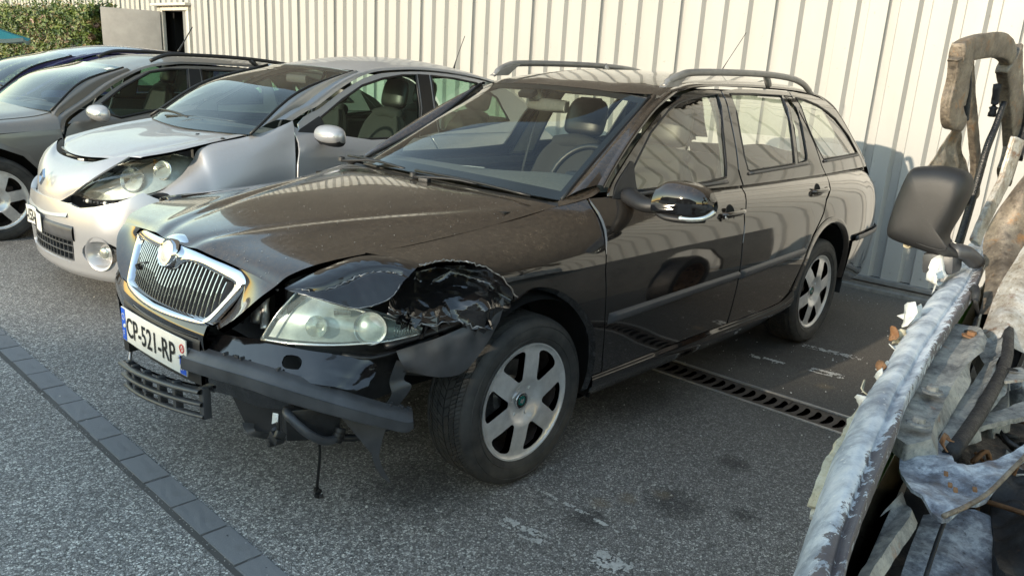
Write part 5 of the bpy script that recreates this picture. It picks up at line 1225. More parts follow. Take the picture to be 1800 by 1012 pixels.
# ---------------------------------------------------------------- wheels
def make_wheel(parent, C0, steer, spoke0, near=True, sgn=-1):
    C0 = Vector(C0); Rm = Matrix.Rotation(steer, 3, 'Z'); ax = Rm @ Vector((0, sgn, 0))
    T = lambda v: C0 + Rm @ (Vector((v[0], v[1] * -sgn, v[2])))
    half = [(.216, -.083), (.222, -.092), (.235, -.098), (.255, -.1035), (.272, -.1045), (.290, -.101), (.302, -.094), (.309, -.085), (.3115, -.078)]
    prof = half + [(.3085, -.072), (.3095, -.03), (.3095, .03), (.3085, .072)] + [(a, -b) for a, b in reversed(half)]
    w = lathe('wheel', [(a, -b) for a, b in prof], C0, ax, 'tyre', parent, 72)
    # moulded rings on the sidewall
    for rr_, yy in ((.243, -.1018), (.283, -.1040)):
        lathe('sidewall_ring', [(rr_ - .0015, -yy - .001), (rr_, -yy + .0012), (rr_ + .0015, -yy - .001)], C0, ax, 'tyre', w, 72)
    v = []; f = []; N = 62 if near else 40
    def blk(y0, y1, a0, a1, sh, r1=.3155, r0=.306):
        k = len(v)
        for (y, s_) in ((y0, sh(y0)), (y1, sh(y1))):
            for a in (a0, a1):
                for rr_ in (r0, r1 - .010 * max(0, (abs(y) - .062) / .022) ** 1.5):
                    A = a + s_; v.append(T((rr_ * cos(A), y, rr_ * sin(A))))
        # order: y0a0r0,y0a0r1,y0a1r0,y0a1r1,y1...
        f.extend([(k + 1, k + 3, k + 7, k + 5), (k, k + 1, k + 5, k + 4), (k + 2, k + 6, k + 7, k + 3), (k, k + 2, k + 3, k + 1), (k + 4, k + 5, k + 7, k + 6)])
    for i in range(N):
        a = 2 * pi * i / N; w_ = 2 * pi / N
        for (y0, y1, sub) in ((-.086, -.056, 2), (-.052, -.029, 2), (-.026, -.003, 1), (.003, .026, 1), (.029, .052, 2), (.056, .086, 2)):
            sh = lambda y: -abs(y) * 2.4 + (.0 if abs(y) > .054 else .0)
            for q in range(sub): blk(y0, y1, a + w_ * (q + .07) / sub, a + w_ * (q + .90) / sub, sh)
    mk('tread', v, f, 'tyre', w, False)
    # rim face with six windows
    dep = nsp([0, .034, .045, .072, .082, .12, .17, .195, .206, .214], [-.066, -.066, -.0665, -.079, -.086, -.089, -.086, -.084, -.086, -.092])
    rf_ = lambda x, z: T((x, dep(math.hypot(x, z)), z))
    hs_ = []
    for k in range(6):
        c = radians(spoke0 + 30 + 60 * k); P = []
        for (rr_, da) in ((.092, 0), (.096, 6), (.115, 10.5), (.150, 15), (.182, 18.2), (.191, 17.2), (.197, 13), (.1995, 6), (.1995, 0), (.1995, -6), (.197, -13), (.191, -17.2), (.182, -18.2), (.150, -15), (.115, -10.5), (.096, -6)):
            A = c + radians(da); P.append((rr_ * cos(A), rr_ * sin(A)))
        hs_.append(P)
    rim = panel('rim', [(.2135 * cos(2 * pi * i / 72), .2135 * sin(2 * pi * i / 72)) for i in range(72)], rf_, 'alloy', w, (.02, .02), hs_, .030, tuple(ax))
    lathe('rim_lip', [(.208, .084), (.2135, .0925), (.2195, .0935), (.2205, .086), (.216, .080)], C0, ax, 'alloy', rim, 72)
    lathe('rim_barrel', [(.207, .082), (.201, .060), (.190, .02), (.185, -.06)], C0, ax, 'alloy_dirt', rim, 48)
    lathe('brake_disc', [(.0, .012), (.06, .012), (.075, .0), (.135, .0), (.137, -.006)], C0, ax, 'steel_raw' if near else 'alloy_dirt', w, 48)
    lathe('wheel_back', [(.0, -.02), (.19, -.02)], C0, ax, 'dark_void', w, 32)
    box('brake_caliper', T((.11, -.01, .02)), (.05, .05, .14), 'alloy_dirt', w, Rm, .012)
    # centre cap and nuts
    cp = lathe('centre_cap', [(0, .0705), (.020, .0705), (.0215, .0725), (.0265, .0728), (.029, .0690)], C0, ax, 'ink_black', rim, 32)
    lathe('cap_ring', [(.0275, .0735), (.0305, .0735), (.0315, .070)], C0, ax, 'chrome', cp, 32)
    lathe('cap_field', [(0, .0735), (.0175, .0733), (.0185, .0722)], C0, ax, 'badge_green', cp, 24)
    bird = [(-.012, -.004), (-.004, -.006), (.0, -.012), (.006, -.006), (.011, .004), (.006, .009), (.002, .002), (-.003, .010), (-.008, .004)]
    mk('cap_emblem', [T((a, -.0742, b)) for a, b in bird], [tuple(range(len(bird)))], 'ink_black' if False else 'chrome', cp, False)
    for k, ch in enumerate('SKODA'):
        A = radians(90 + 44 - 22 * k)
        text3('cap_letter', ch, .0085, lambda a, b, h, A=A: T(((.0205 + b) * cos(A) + (a - .003) * sin(A), -.0738 - h, (.0205 + b) * sin(A) - (a - .003) * cos(A))), 'worn_badge', cp, 1.0)
    for k in range(6):
        A = radians(spoke0 + 30 + 60 * k); c1 = T((.058 * cos(A), dep(.058) - .001, .058 * sin(A)))
        box('nut_slot', c1, (.004, .003, .018), 'worn_badge', rim, Rm @ Matrix.Rotation(pi / 2 - A, 3, 'Y'), .001)
    return w
make_wheel(car, (0.0, -.735, .314), .008, 81)
make_wheel(car, (2.545, -.728, .314), 0, 74)
for x in (0.0, 2.545):
    w = lathe('wheel', [(0, .09), (.20, .09), (.22, .10), (.30, .095), (.314, .07), (.314, -.07), (.30, -.1), (.2, -.1)], (x, .735, .314), (0, 1, 0), 'tyre', car, 40)
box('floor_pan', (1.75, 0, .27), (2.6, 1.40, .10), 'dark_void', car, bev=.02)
box('firewall', (.42, 0, .62), (.05, 1.36, .70), 'interior_dark', car)
# ---------------------------------------------------------------- interior
inn = 'interior_dark'
dash = grid('dashboard', netfn([[(.36, -.66, .985), (.33, -.3, .995), (.32, 0, .995), (.33, .3, .995), (.36, .66, .985)],
                                [(.52, -.68, 1.01), (.52, -.4, 1.03), (.50, 0, 1.015), (.50, .4, 1.005), (.52, .68, 1.0)],
                                [(.68, -.70, .99), (.70, -.4, 1.025), (.68, 0, .99), (.66, .4, .985), (.66, .70, .98)],
                                [(.74, -.70, .85), (.76, -.4, .85), (.74, 0, .80), (.72, .4, .80), (.72, .70, .80)]]), 16, 24, 'interior_grey', car, (0, 0, 1))
tube('steering_wheel', [(.80 + .18 * .42 * cos(a), -.37 + .185 * sin(a), .985 + .185 * .88 * cos(a) * 1.0) for a in [2 * pi * k / 16 for k in range(16)]], .014, 'leather', car, 8, True, 2, cap=False)
box('steering_boss', (.78, -.37, .985), (.06, .13, .12), 'leather', car, RY(-.42), .03)
def seat(x, y, recl, par=car, hr=True):
    R_ = RY(recl)
    def tr(p): q = R_ @ Vector(p); return Vector((x + q.x, y + q.y, .52 + q.z))
    rows = []
    for z, w_, d in ((0.0, .22, .07), (.15, .235, .075), (.35, .235, .065), (.50, .20, .055), (.58, .15, .04)):
        rows.append([tr((-d * .6, -w_, z)), tr((-d * 1.15, -w_ * .93, z)), tr((-d * .7, -w_ * .5, z)), tr((-d * .62, 0, z)), tr((-d * .7, w_ * .5, z)), tr((-d * 1.15, w_ * .93, z)), tr((-d * .6, w_, z)), tr((d * .5, w_ * .98, z)), tr((d, 0, z)), tr((d * .5, -w_ * .98, z)), tr((-d * .6, -w_, z))])
    s = grid('seat', netfn(rows), 16, 40, 'seat_cloth', par, (0, 0, 0))
    topc = [tr((.0, -.15, .58)), tr((0, 0, .605)), tr((0, .15, .58))]
    tube('seat_top', topc, .045, 'seat_cloth', s, 10)
    box('cushion', (x - .25, y, .48), (.52, .48, .16), 'seat_cloth', s, RY(-.1), .05)
    if hr:
        hrr = []
        for z, w_, d in ((.64, .06, .02), (.66, .125, .045), (.72, .138, .055), (.80, .132, .052), (.845, .10, .040), (.853, .05, .02)):
            hrr.append([tr((.02 + d * cos(a), w_ * sin(a) * (1.0), z)) for a in [2 * pi * k / 10 for k in range(11)]])
        h = grid('headrest', netfn(hrr), 16, 30, 'leather', s, (0, 0, 0))
        tube('headrest_cap', [tr((.02, -.07, .851)), tr((.02, .07, .851))], .012, 'leather', h, 6, smoothn=1)
        for yy in (-.06, .06): tube('headrest_post', [tr((.02, yy, .57)), tr((.02, yy, .67))], .006, 'chrome', h, 6, smoothn=1)
    return s
seat(1.36, .26, .30); seat(1.22, -.40, .22)
for y in (-.38, .38): seat(2.28, y, .35, hr=False)
box('rear_bench', (2.05, 0, .52), (.5, 1.2, .18), 'seat_cloth', car, RY(-.08), .05)
box('rear_backrest', (2.40, 0, .80), (.14, 1.2, .5), 'seat_cloth', car, RY(.3), .05)
for sg in (-1, 1):
    fi = off(fgh, -.035) if sg == -1 else (lambda f: (lambda u, v: Vector((f(u, v).x, -f(u, v).y, f(u, v).z))))(off(fgh, -.035))
    panel('b_pillar_trim', [(1.47, 1.0), (1.53, 1.2), (1.60, 1.43), (1.72, 1.43), (1.69, 1.2), (1.67, 1.0)], fi, 'interior_cream', car, (.1, .1), (), .015, (0, sg, 0))
    panel('c_pillar_trim', [(2.42, 1.05), (2.50, 1.25), (2.46, 1.43), (2.60, 1.43), (2.56, 1.25), (2.66, 1.05)], fi, 'interior_cream', car, (.1, .1), (), .015, (0, sg, 0))
    box('door_trim', (1.50, sg * .74, .64), (1.9, .03, .52), inn, car)
    box('door_cap', (1.55, sg * .70, .955), (1.8, .05, .03), inn, car)
    tube('seat_belt', [(1.60, sg * .60, 1.30), (1.56, sg * .63, 1.10), (1.50, sg * .66, .8)], .018, 'interior_grey', car, 6, sy=.15)
grid('headlining', netfn([[(1.06, -.50, 1.372), (1.02, 0, 1.390), (1.06, .50, 1.372)], [(1.9, -.47, 1.405), (1.9, 0, 1.425), (1.9, .47, 1.405)], [(2.85, -.44, 1.39), (2.9, 0, 1.41), (2.85, .44, 1.39)]]), 12, 12, 'interior_cream', car, (0, 0, -1))
for y in (-.33, .33): grid('sun_visor', netfn([[(1.03, y - .17, 1.372), (1.03, y + .17, 1.372)], [(1.20, y - .17, 1.378), (1.20, y + .17, 1.378)]]), 3, 3, 'interior_cream', car, (0, 0, -1), .015)
mr = grid('rear_view_mirror', netfn([[(.985, -.115, 1.330), (.955, -.115, 1.325), (.945, -.115, 1.285), (.985, -.115, 1.275)], [(.975, 0, 1.335), (.935, 0, 1.33), (.925, 0, 1.28), (.975, 0, 1.27)], [(.985, .115, 1.330), (.955, .115, 1.325), (.945, .115, 1.285), (.985, .115, 1.275)]]), 10, 10, 'interior_grey', car, (-1, 0, 0))
for y in (-.115, .115): box('mirror_end', (.968, y, 1.303), (.032, .006, .05), 'interior_grey', mr, None, .002)
tube('mirror_mount', [(.93, .07, 1.372), (.95, .06, 1.345), (.965, .03, 1.31)], lambda t: .035 - .02 * t, 'interior_cream', mr, 10)
box('rain_sensor', (.90, .075, 1.352), (.05, .09, .03), 'dark_void', mr, RY(-.5), .01)
# sticker strip low in the screen and scrap of paper on the dash
grid('screen_sticker', lambda u, v: wf(.10 + .05 * v, .94 + .035 * u) + Vector((.004, 0, -.004)), 2, 2, 'plate_white', ws, (-1, 0, 1))
mk('paper_scrap', [(.50, .10, 1.024), (.53, -.02, 1.026), (.545, -.02, 1.027), (.53, .08, 1.024)], [(0, 1, 2, 3)], 'plate_white', car, False)
# ================================================================ SILVER HATCHBACK WITH SPRUNG NOSE
class Car:
    def __init__(s, root, yc, xo, ks, kz, kg, paint):
        s.root, s.yc, s.xo, s.ks, s.kz, s.kg, s.paint = root, yc, xo, ks, kz, kg, paint
    def Ys(s, x, z): return s.yc - s.ks * (sidez(z / s.kz) + plan(x - s.xo))
    def Yg(s, x, z): return s.yc - s.kg * (ghz(z / s.kz) + ghp(x - s.xo))
    def fs(s, x, z): return Vector((x, s.Ys(x, z), z))
    def fg(s, x, z): return Vector((x, s.Yg(x, z), z))
    def far(s, fn): return lambda u, v: Vector((fn(u, v).x, 2 * s.yc - fn(u, v).y, fn(u, v).z))
def sym(rows, yc):
    """rows given from near edge to centre line; mirrored to the far side"""
    return [[Vector(p) for p in r] + [Vector((p[0], 2 * yc - p[1], p[2])) for p in reversed(r[:-1])] for r in rows]
hb = thing('hatchback', (1.7, 2.6, 0), 'silver hatchback with sprung front panel and clouded headlamp, diamond badge on its nose', 'car')
K = Car(hb, 2.6, .35, .965, 1.02, .97, 'silver_paint'); SP = 'silver_paint'
# side skins
wn_ = [(.05, .60), (-.03, .66), (.05, .75), (.20, .85), (.40, .93), (.60, .99), (.745, 1.03), (.735, .95), (.685, .82), (.66, .60), (.66, .30)] + [(.36 + .34 * cos(a), .33 + .38 * sin(a)) for a in [pi * .02, pi * .2, pi * .38, pi * .55, pi * .7]]
kwing = netfn([[(-.085, 1.950, .674), (-.085, 1.90, .664), (-.08, 1.845, .640), (-.07, 1.805, .60), (-.06, 1.785, .50)],
               [(.045, 1.942, .752), (.045, 1.885, .742), (.045, 1.828, .70), (.045, 1.788, .62), (.045, 1.770, .50)],
               [(.150, 2.000, .828), (.150, 1.915, .812), (.150, 1.838, .758), (.150, 1.788, .65), (.150, 1.766, .50)],
               [(.200, 1.958, .918), (.215, 1.900, .880), (.225, 1.836, .80), (.235, 1.788, .68), (.235, 1.764, .50)],
               [(.440, 1.928, .972), (.440, 1.888, .945), (.440, 1.836, .870), (.440, 1.788, .73), (.440, 1.762, .50)],
               [(.600, 1.910, 1.012), (.60, 1.880, .985), (.60, 1.838, .910), (.60, 1.788, .76), (.595, 1.758, .50)],
               [(.757, 1.905, 1.072), (.755, 1.888, 1.030), (.732, 1.845, .945), (.697, 1.785, .78), (.668, 1.757, .50)]])
grid('front_wing', kwing, 60, 34, SP, hb, (0, -1, .6), .010)
panel('front_wing', [(-.06, .52), (.3, .52), (.665, .51), (.665, .33)] + [(.36 + .34 * cos(a), .33 + .37 * sin(a)) for a in [pi * .05, pi * .2, pi * .38] ] + [(.1,.48)], K.fs, SP, hb, (.04, .04), (), .012)
kd = panel('front_door', [(.676, .30), (.676, .60), (.701, .82), (.746, .95), (.767, 1.045), (.80, 1.02), (1.3, .955), (1.82, .965), (1.86, .80), (1.84, .33)], K.fs, SP, hb, (.06, .05), (), .012)
kr = panel('rear_quarter', [(1.875, .80), (1.835, .97), (2.3, 1.0), (2.9, 1.03), (3.15, 1.0), (3.25, .85), (3.3, .5), (3.2, .3)] + [(2.9 + .34 * cos(a), .33 + .38 * sin(a)) for a in [pi * .02, pi * .3, pi * .5, pi * .7, pi * .98]] + [(1.86, .33)], K.fs, SP, hb, (.06, .05), (), .012)
panel('side_panel', [(.0, .62), (.05, .79), (.40, .93), (.78, 1.04), (1.8, 1.0), (2.9, 1.03), (3.25, .85), (3.2, .3), (.3, .3)], K.far(K.fs), SP, hb, (.1, .1), (), .01, (0, 1, 0))
# greenhouse
kgut = [(.76, 1.07), (.88, 1.13), (.97, 1.165), (1.19, 1.285), (1.43, 1.38), (1.70, 1.415), (2.02, 1.425), (2.4, 1.40), (2.75, 1.33), (3.05, 1.15), (3.18, 1.02)]
kguts = [(p.x, p.y) for p in sm([(a, b, 0) for a, b in kgut], 3, False)]
kw1 = [(.96, 1.09), (1.16, 1.21), (1.34, 1.30), (1.52, 1.35), (1.70, 1.38), (1.84, 1.39), (1.80, 1.16), (1.72, .965), (1.29, .955), (1.10, .955), (.99, .985)]
kw2 = [(1.98, 1.39), (2.2, 1.38), (2.43, 1.355), (2.62, 1.25), (2.70, 1.08), (2.3, 1.03), (1.93, 1.0), (1.94, 1.18)]
for sg, T_, outv in ((1, (lambda f: f), (0, -1, .2)), (-1, K.far, (0, 1, .2))):
    fr_ = [(.80, 1.02), (.80, 1.055)] + [(x + .012, z - .014) for x, z in kguts if x > .84 and x < 3.1] + [(3.12, 1.0), (2.0, .985), (1.3, .95)]
    panel('window_frame', fr_, T_(K.fg), SP, hb, (.06, .05), [kw1, kw2], .014, outv)
    if sg == 1:
        panel('b_pillar_cover', [(1.855, 1.392), (1.965, 1.392), (1.925, 1.18), (1.915, 1.0), (1.735, .97), (1.815, 1.16)], off(K.fg, .003), 'rubber_seal', hb, (.1, .1), (), 0)
        panel('mirror_sail', [(.80, 1.02), (.955, 1.10), (1.02, .95), (.90, .945), (.72, .90), (.70, .905), (.78, 1.0)], off(K.fg, .006), 'black_plastic', hb, (.1, .1), (), .004)
    for nm, w in (('front_window', kw1), ('rear_window', kw2)):
        pn = panel(nm, shrink(w, -.004), (lambda f: (lambda x, z: f(x, z) + Vector((0, .006 * sg, 0))))(T_(K.fg)), 'green_glass', hb, (.2, .2), (), 0, outv)
        tube('window_seal', [T_(K.fg)(a, b) + Vector((0, -.002 * sg, 0)) for a, b in shrink(w, .003)], .009, 'rubber_seal', pn, 5, True, 1, cap=False)
def side_rail(K_, gut_, xin, xfull, name='roof_side', ins=.10):
    outp = []
    for sg, T_ in ((1, (lambda f: f)), (-1, K_.far)):
        rows2 = []
        for x, z in gut_:
            p = T_(K_.fg)(x, z); k = min(1, max(0, (x - xin) / (xfull - xin)))
            q = Vector((p.x - ins * (1 - k), p.y + sg * (.012 + .030 * k), p.z + .004 + .016 * k))
            rows2.append([p, (p + q) / 2 + Vector((0, -sg * .006, .007)), q])
        grid(name, netfn(rows2), 60, 5, K_.paint, K_.root, (0, -sg, .6)); outp.append([r_[2] for r_ in rows2])
    return outp
def roof_from(K_, RN, RF, xs, crown, thick=.01):
    rows = []
    for i, x in enumerate(xs):
        N_, F_ = ridx(RN, x), ridx(RF, x); r_ = []
        for t in (-1, -.9, -.55, 0, .55, .9, 1):
            c = (N_ + F_) / 2; e = N_ if t < 0 else F_; P = c.lerp(e, abs(t)); P = Vector((P.x - (.05 * (1 - t * t) if i == 0 else .02 * (1 - t * t) if i == 1 else 0), P.y, e.z + crown[i] * (1 - abs(t) ** 2.4)))
            r_.append(P)
        rows.append(r_)
    f = netfn(rows); grid('roof', f, 40, 30, K_.paint, K_.root, (0, 0, 1), thick); return f
def screen(K_, wb, wt, bulge, m, borders=True, seal='rubber_seal'):
    wm_ = [tuple((Vector(a) + Vector(b)) / 2 + Vector(bulge)) for a, b in zip(wb, wt)]
    f = netfn([wb, wm_, wt]); s_ = grid('windscreen', f, 16, 20, m, K_.root, (-1, 0, 1))
    for v in (0, 1): tube('screen_seal', [f(t / 10, v) + Vector((-.003, 0, .003)) for t in range(11)], .009, seal, s_, 6, smoothn=1)
    for nm, u0, u1, v0, v1 in (('lower_border', 0, .07, 0, 1), ('upper_border', .95, 1, 0, 1), ('side_border', .07, .95, 0, .03), ('side_border', .07, .95, .97, 1)):
        n0 = surf_n(f, .5, .5); s0 = 1 if n0.z > 0 else -1
        grid(nm, lambda u, v: f(u, v) - Vector((-.4, 0, .9)) * .003, 10, 12, 'ink_black', s_, (-1, 0, 1), 0, u0=u0, u1=u1, v0=v0, v1=v1)
    return f, s_
RN, RF = side_rail(K, kguts, 1.30, 1.52)
krf = roof_from(K, RN, RF, [1.31, 1.45, 1.7, 2.1, 2.5, 2.75], [.015, .030, .050, .055, .05, .04])
wb = [(.475, 1.905, .990), (.40, 2.15, .985), (.365, 2.6, .975), (.40, 3.05, .985), (.475, 3.295, .990)]
wt = [(1.315, 2.055, 1.385), (1.285, 2.3, 1.400), (1.275, 2.6, 1.405), (1.285, 2.9, 1.400), (1.315, 3.145, 1.385)]
kwf, kws = screen(K, wb, wt, (-.05, 0, .05), 'clear_windscreen')
te = [krf(0, t / 12) for t in range(13)]; tr = [kwf(1, t / 12) for t in range(13)]
grid('roof_header', netfn([tr, te]), 3, 20, SP, hb, (-.3, 0, 1))
for v, R_, sg in ((0, RN, -1), (1, RF, 1)):
    A_ = [kwf(t / 10, v) for t in range(11)]; B_ = [ridx(R_, R_[0].x + (1.36 - R_[0].x) * i / 10) for i in range(11)]
    grid('a_pillar', netfn([A_, [(a + b) / 2 + Vector((-.006, sg * .008, .010)) for a, b in zip(A_, B_)], B_]), 5, 24, SP, hb, (-.4, sg, .6))
tailr = [[Vector((x_ , 2.6 + t * w_, z_)) for t in (-1, -.5, 0, .5, 1)] for x_, w_, z_ in ((2.76, .50, 1.36), (3.0, .56, 1.22), (3.15, .62, 1.05), (3.22, .72, .85), (3.25, .76, .5), (3.2, .76, .25))]
tf_ = netfn(tailr)
grid('tailgate', tf_, 12, 10, SP, hb, (1, 0, .3), 0, u0=.38, u1=1); grid('rear_screen', tf_, 8, 10, 'green_glass', hb, (1, 0, .3), 0, u0=0, u1=.38)
# bonnet
kh = sym([[(.475, 1.955, .985), (.46, 2.02, .987), (.44, 2.3, .978), (.43, 2.6, .968)],
          [(.235, 1.950, .940), (.22, 2.02, .946), (.20, 2.3, .948), (.19, 2.6, .944)],
          [(.03, 1.965, .895), (.01, 2.04, .902), (-.03, 2.3, .905), (-.05, 2.6, .903)],
          [(-.10, 2.010, .868), (-.13, 2.10, .868), (-.20, 2.35, .848), (-.225, 2.6, .842)],
          [(-.125, 2.030, .858), (-.165, 2.13, .853), (-.245, 2.37, .826), (-.270, 2.6, .818)]], 2.6)
kbf0 = netfn(kh)
kbf = lambda u, v: kbf0(u, v) + Vector((0, 0, -.006 * math.exp(-((abs(v - .5) - .30 + .05 * u) / .03) ** 2)))
kb = grid('bonnet', kbf, 40, 48, SP, hb, (0, 0, 1), .014)
for y in (2.34, 2.06): lathe('washer_jet', [(0, .006), (.010, .005), (.014, 0)], kbf0(.14, (y - 1.95) / 1.3) , (0, 0, 1), 'black_plastic', kb, 12)
# nose panel standing proud of the bonnet
kn = sym([[(-.395, 2.310, .635), (-.432, 2.42, .578), (-.447, 2.51, .562), (-.452, 2.6, .558)],
          [(-.350, 2.205, .710), (-.405, 2.36, .660), (-.430, 2.49, .635), (-.437, 2.6, .628)],
          [(-.285, 2.120, .780), (-.355, 2.30, .745), (-.395, 2.46, .715), (-.410, 2.6, .705)],
          [(-.225, 2.085, .825), (-.295, 2.24, .805), (-.340, 2.43, .772), (-.352, 2.6, .762)],
          [(-.165, 2.075, .862), (-.215, 2.15, .850), (-.275, 2.33, .805), (-.290, 2.6, .795)]], 2.6)
knf = netfn(kn)
nose = grid('sprung_nose_panel', knf, 30, 40, 'silver_plastic', hb, (-1, 0, .5), .010)
label(nose, 'loose silver nose panel standing above the bonnet')
# diamond badge
dm = Vector((-.447, 2.6, .695)); 
def DM(a, b, h): 
    ex = Vector((0, -1, 0)); ez = Vector((.30, 0, .95)).normalized(); n = Vector((-.95, 0, .30)).normalized(); return dm + ex * a + ez * b + n * h
q0 = [(-.036, 0), (0, .052), (.036, 0), (0, -.052)]; q1 = [(-.020, 0), (0, .030), (.020, 0), (0, -.030)]; q2 = [(-.028, 0), (0, .041), (.028, 0), (0, -.041)]
v = [DM(a, b, .0) for a, b in q0] + [DM(a, b, .012) for a, b in q2] + [DM(a, b, .002) for a, b in q1]
mk('diamond_badge', v, [(i, (i + 1) % 4, (i + 1) % 4 + 4, i + 4) for i in range(4)] + [(i + 4, (i + 1) % 4 + 4, (i + 1) % 4 + 8, i + 8) for i in range(4)], 'chrome', nose, False)
# bumper
def cpl(y0): return None
CBp = [(-.465, 0), (-.455, .2), (-.415, .4), (-.335, .60), (-.185, .75), (.05, .83), (.36, .856)]
CV = [Vector((a, 2.6 + b, 0)) for a, b in CBp[:0:-1]] + [Vector((a, 2.6 - b, 0)) for a, b in CBp]
def C2(u):
    x = min(max(u + 6, 0), 11.9999); i = int(x); f = x - i; N = len(CV); a, b = CV[i], CV[i + 1]; pa = CV[i - 1] if i else a * 2 - b; pb = CV[i + 2] if i + 2 < N else b * 2 - a
    return cr1(pa, a, b, pb, f)
def Cp(u, z, o=0.0):
    p = C2(u); d = (C2(u + .01) - C2(u - .01)).normalized(); n = Vector((d.y, -d.x, 0))
    if abs(u) < 4:
        if n.x > 0: n = -n
    elif n.y * (1 if u < 0 else -1) < 0: n = -n
    return Vector((p.x + n.x * o, p.y + n.y * o, z))
def cu(y):
    lo, hi = -5.5, 5.5
    for _ in range(40):
        m_ = (lo + hi) / 2
        if C2(m_).y > y: lo = m_
        else: hi = m_
    return lo
bul = nsp([.15, .19, .24, .33, .45, .55, .62, .70], [-.05, -.012, .0, .006, .010, -.004, -.022, -.05])
kbump = lambda u, z: Cp(u, z, bul(z))
ct = lambda L: [(cu(a), b) for a, b in L]
topn = ct([(2.29, .585), (2.20, .570), (2.08, .592), (1.96, .625), (1.88, .672), (1.86, .685), (1.81, .64), (1.775, .60), (1.765, .55)])
botn = ct([(1.765, .22), (1.80, .195), (1.92, .175), (2.15, .165), (2.4, .160), (2.6, .160)])
full_ = topn + botn; mirr = [(-a, b) for a, b in reversed(full_[:-1])]
outl = full_ + mirr
pocket = [(-x, z) for x, z in []]
grl = ct([(2.255, .445), (2.25, .375), (2.262, .262), (2.30, .250)]) ; grl = grl + [(-a, b) for a, b in reversed(grl)]
fogc = (cu(2.058), .335); hol = [(fogc[0] + .62 * cos(a), fogc[1] + .070 * sin(a) + .012 * cos(a)) for a in [2 * pi * k / 20 for k in range(20)]]
slot = ct([(2.33, .602), (2.40, .565), (2.6, .548)]); slot = slot + [(-a, b) for a, b in reversed(slot[:-1])]
topc = [(-a, b) for a, b in []]
bumo = [(-a, b) for a, b in reversed(topn)] + topn + botn + [(-a, b) for a, b in reversed(botn[:-1])]
kbo = panel('bumper', bumo, kbump, 'silver_plastic', hb, (.20, .02), [grl, hol, [(-a, b) for a, b in hol]], .03, (-1, 0, 0))
# upper lip of the bumper under the nose panel, dark gap between
grid('bumper_upper_lip', lambda u, v: Cp(-cu(2.29) + 2 * cu(2.29) * u, .585 - .075 * v - .02 * cos((u - .5) * pi), -.030 + .042 * v), 20, 6, 'silver_plastic', kbo, (-1, 0, .6), .01)
# grille bars and lattice
gback = grid('grille_back', lambda u, v: Cp(-cu(2.25) + 2 * cu(2.25) * u, .46 - .22 * v, -.06), 12, 4, 'dark_void', kbo, (-1, 0, 0))
for k in range(5):
    z = .425 - .042 * k
    grid('grille_bar', lambda u, v, z=z: Cp(-cu(2.262) + 2 * cu(2.262) * u, z + .005 * sin(2 * pi * v), -.012 + .016 * cos(2 * pi * v) - .010), 20, 8, 'grey_plastic', kbo, (-1, 0, 0))
for k in range(14):
    u = -cu(2.27) + 2 * cu(2.27) * (k + .5) / 14
    box('grille_post', Cp(u, .345, -.020), (.020, .007, .19), 'grey_plastic', kbo, None)
grid('plate_bar', lambda u, v: Cp(-cu(2.235) + 2 * cu(2.235) * u, .470 - .098 * v - .0 * u, .022 - .02 * abs(2 * v - 1) ** 4), 24, 10, 'grey_plastic', kbo, (-1, 0, 0), .04)
# bent number plate
def PL2(u, v, h):
    y = 2.862 - u; z = .392 + v + .018 * (1 - abs(y - 2.62) * 4) * 0 + .03 * max(0, (y - 2.66)) 
    x = Cp(cu(y), .45).x - .030 - .010 * sin(u * 28) * (1 if u < .2 else .3)
    return Vector((x - h, y, z + .010 * sin(u * 16)))
PW2 = .300
p2 = grid('number_plate', lambda u, v: PL2(u * PW2, v * .105, 0), 24, 4, 'plate_white', hb, (-1, 0, 0), .003)
label(p2, 'buckled number plate')
grid('plate_band', lambda u, v: PL2(.001 + .034 * u, .002 + .10 * v, .0015), 3, 3, 'plate_blue', p2, (-1, 0, 0))
text3('plate_letters', "'A-153-WS", .098, lambda a, b, h: PL2(.036 + a * .98, .016 + b, .002 + h), 'ink_black', p2, .405, bold=.0022)
# fog lamp in its round pocket
fc = Cp(fogc[0], fogc[1], .0); fn_ = (Cp(fogc[0], fogc[1], .05) - fc).normalized()
fcone = lathe('fog_pocket', [(.096, .008), (.086, .004), (.062, -.030), (.046, -.052), (0, -.055)], fc + Vector((-.004, 0, 0)), fn_, 'silver_plastic', kbo, 36)
lathe('fog_lamp', [(0, -.004), (.024, -.006), (.033, -.014), (.036, -.030), (.036, -.05)], fc + Vector((.0, -.026, .004)), fn_, 'reflector', fcone, 28)
lathe('fog_lens', [(0, .000), (.026, -.003), (.034, -.012)], fc + Vector((.0, -.026, .004)), fn_, 'clear_lens', fcone, 28)
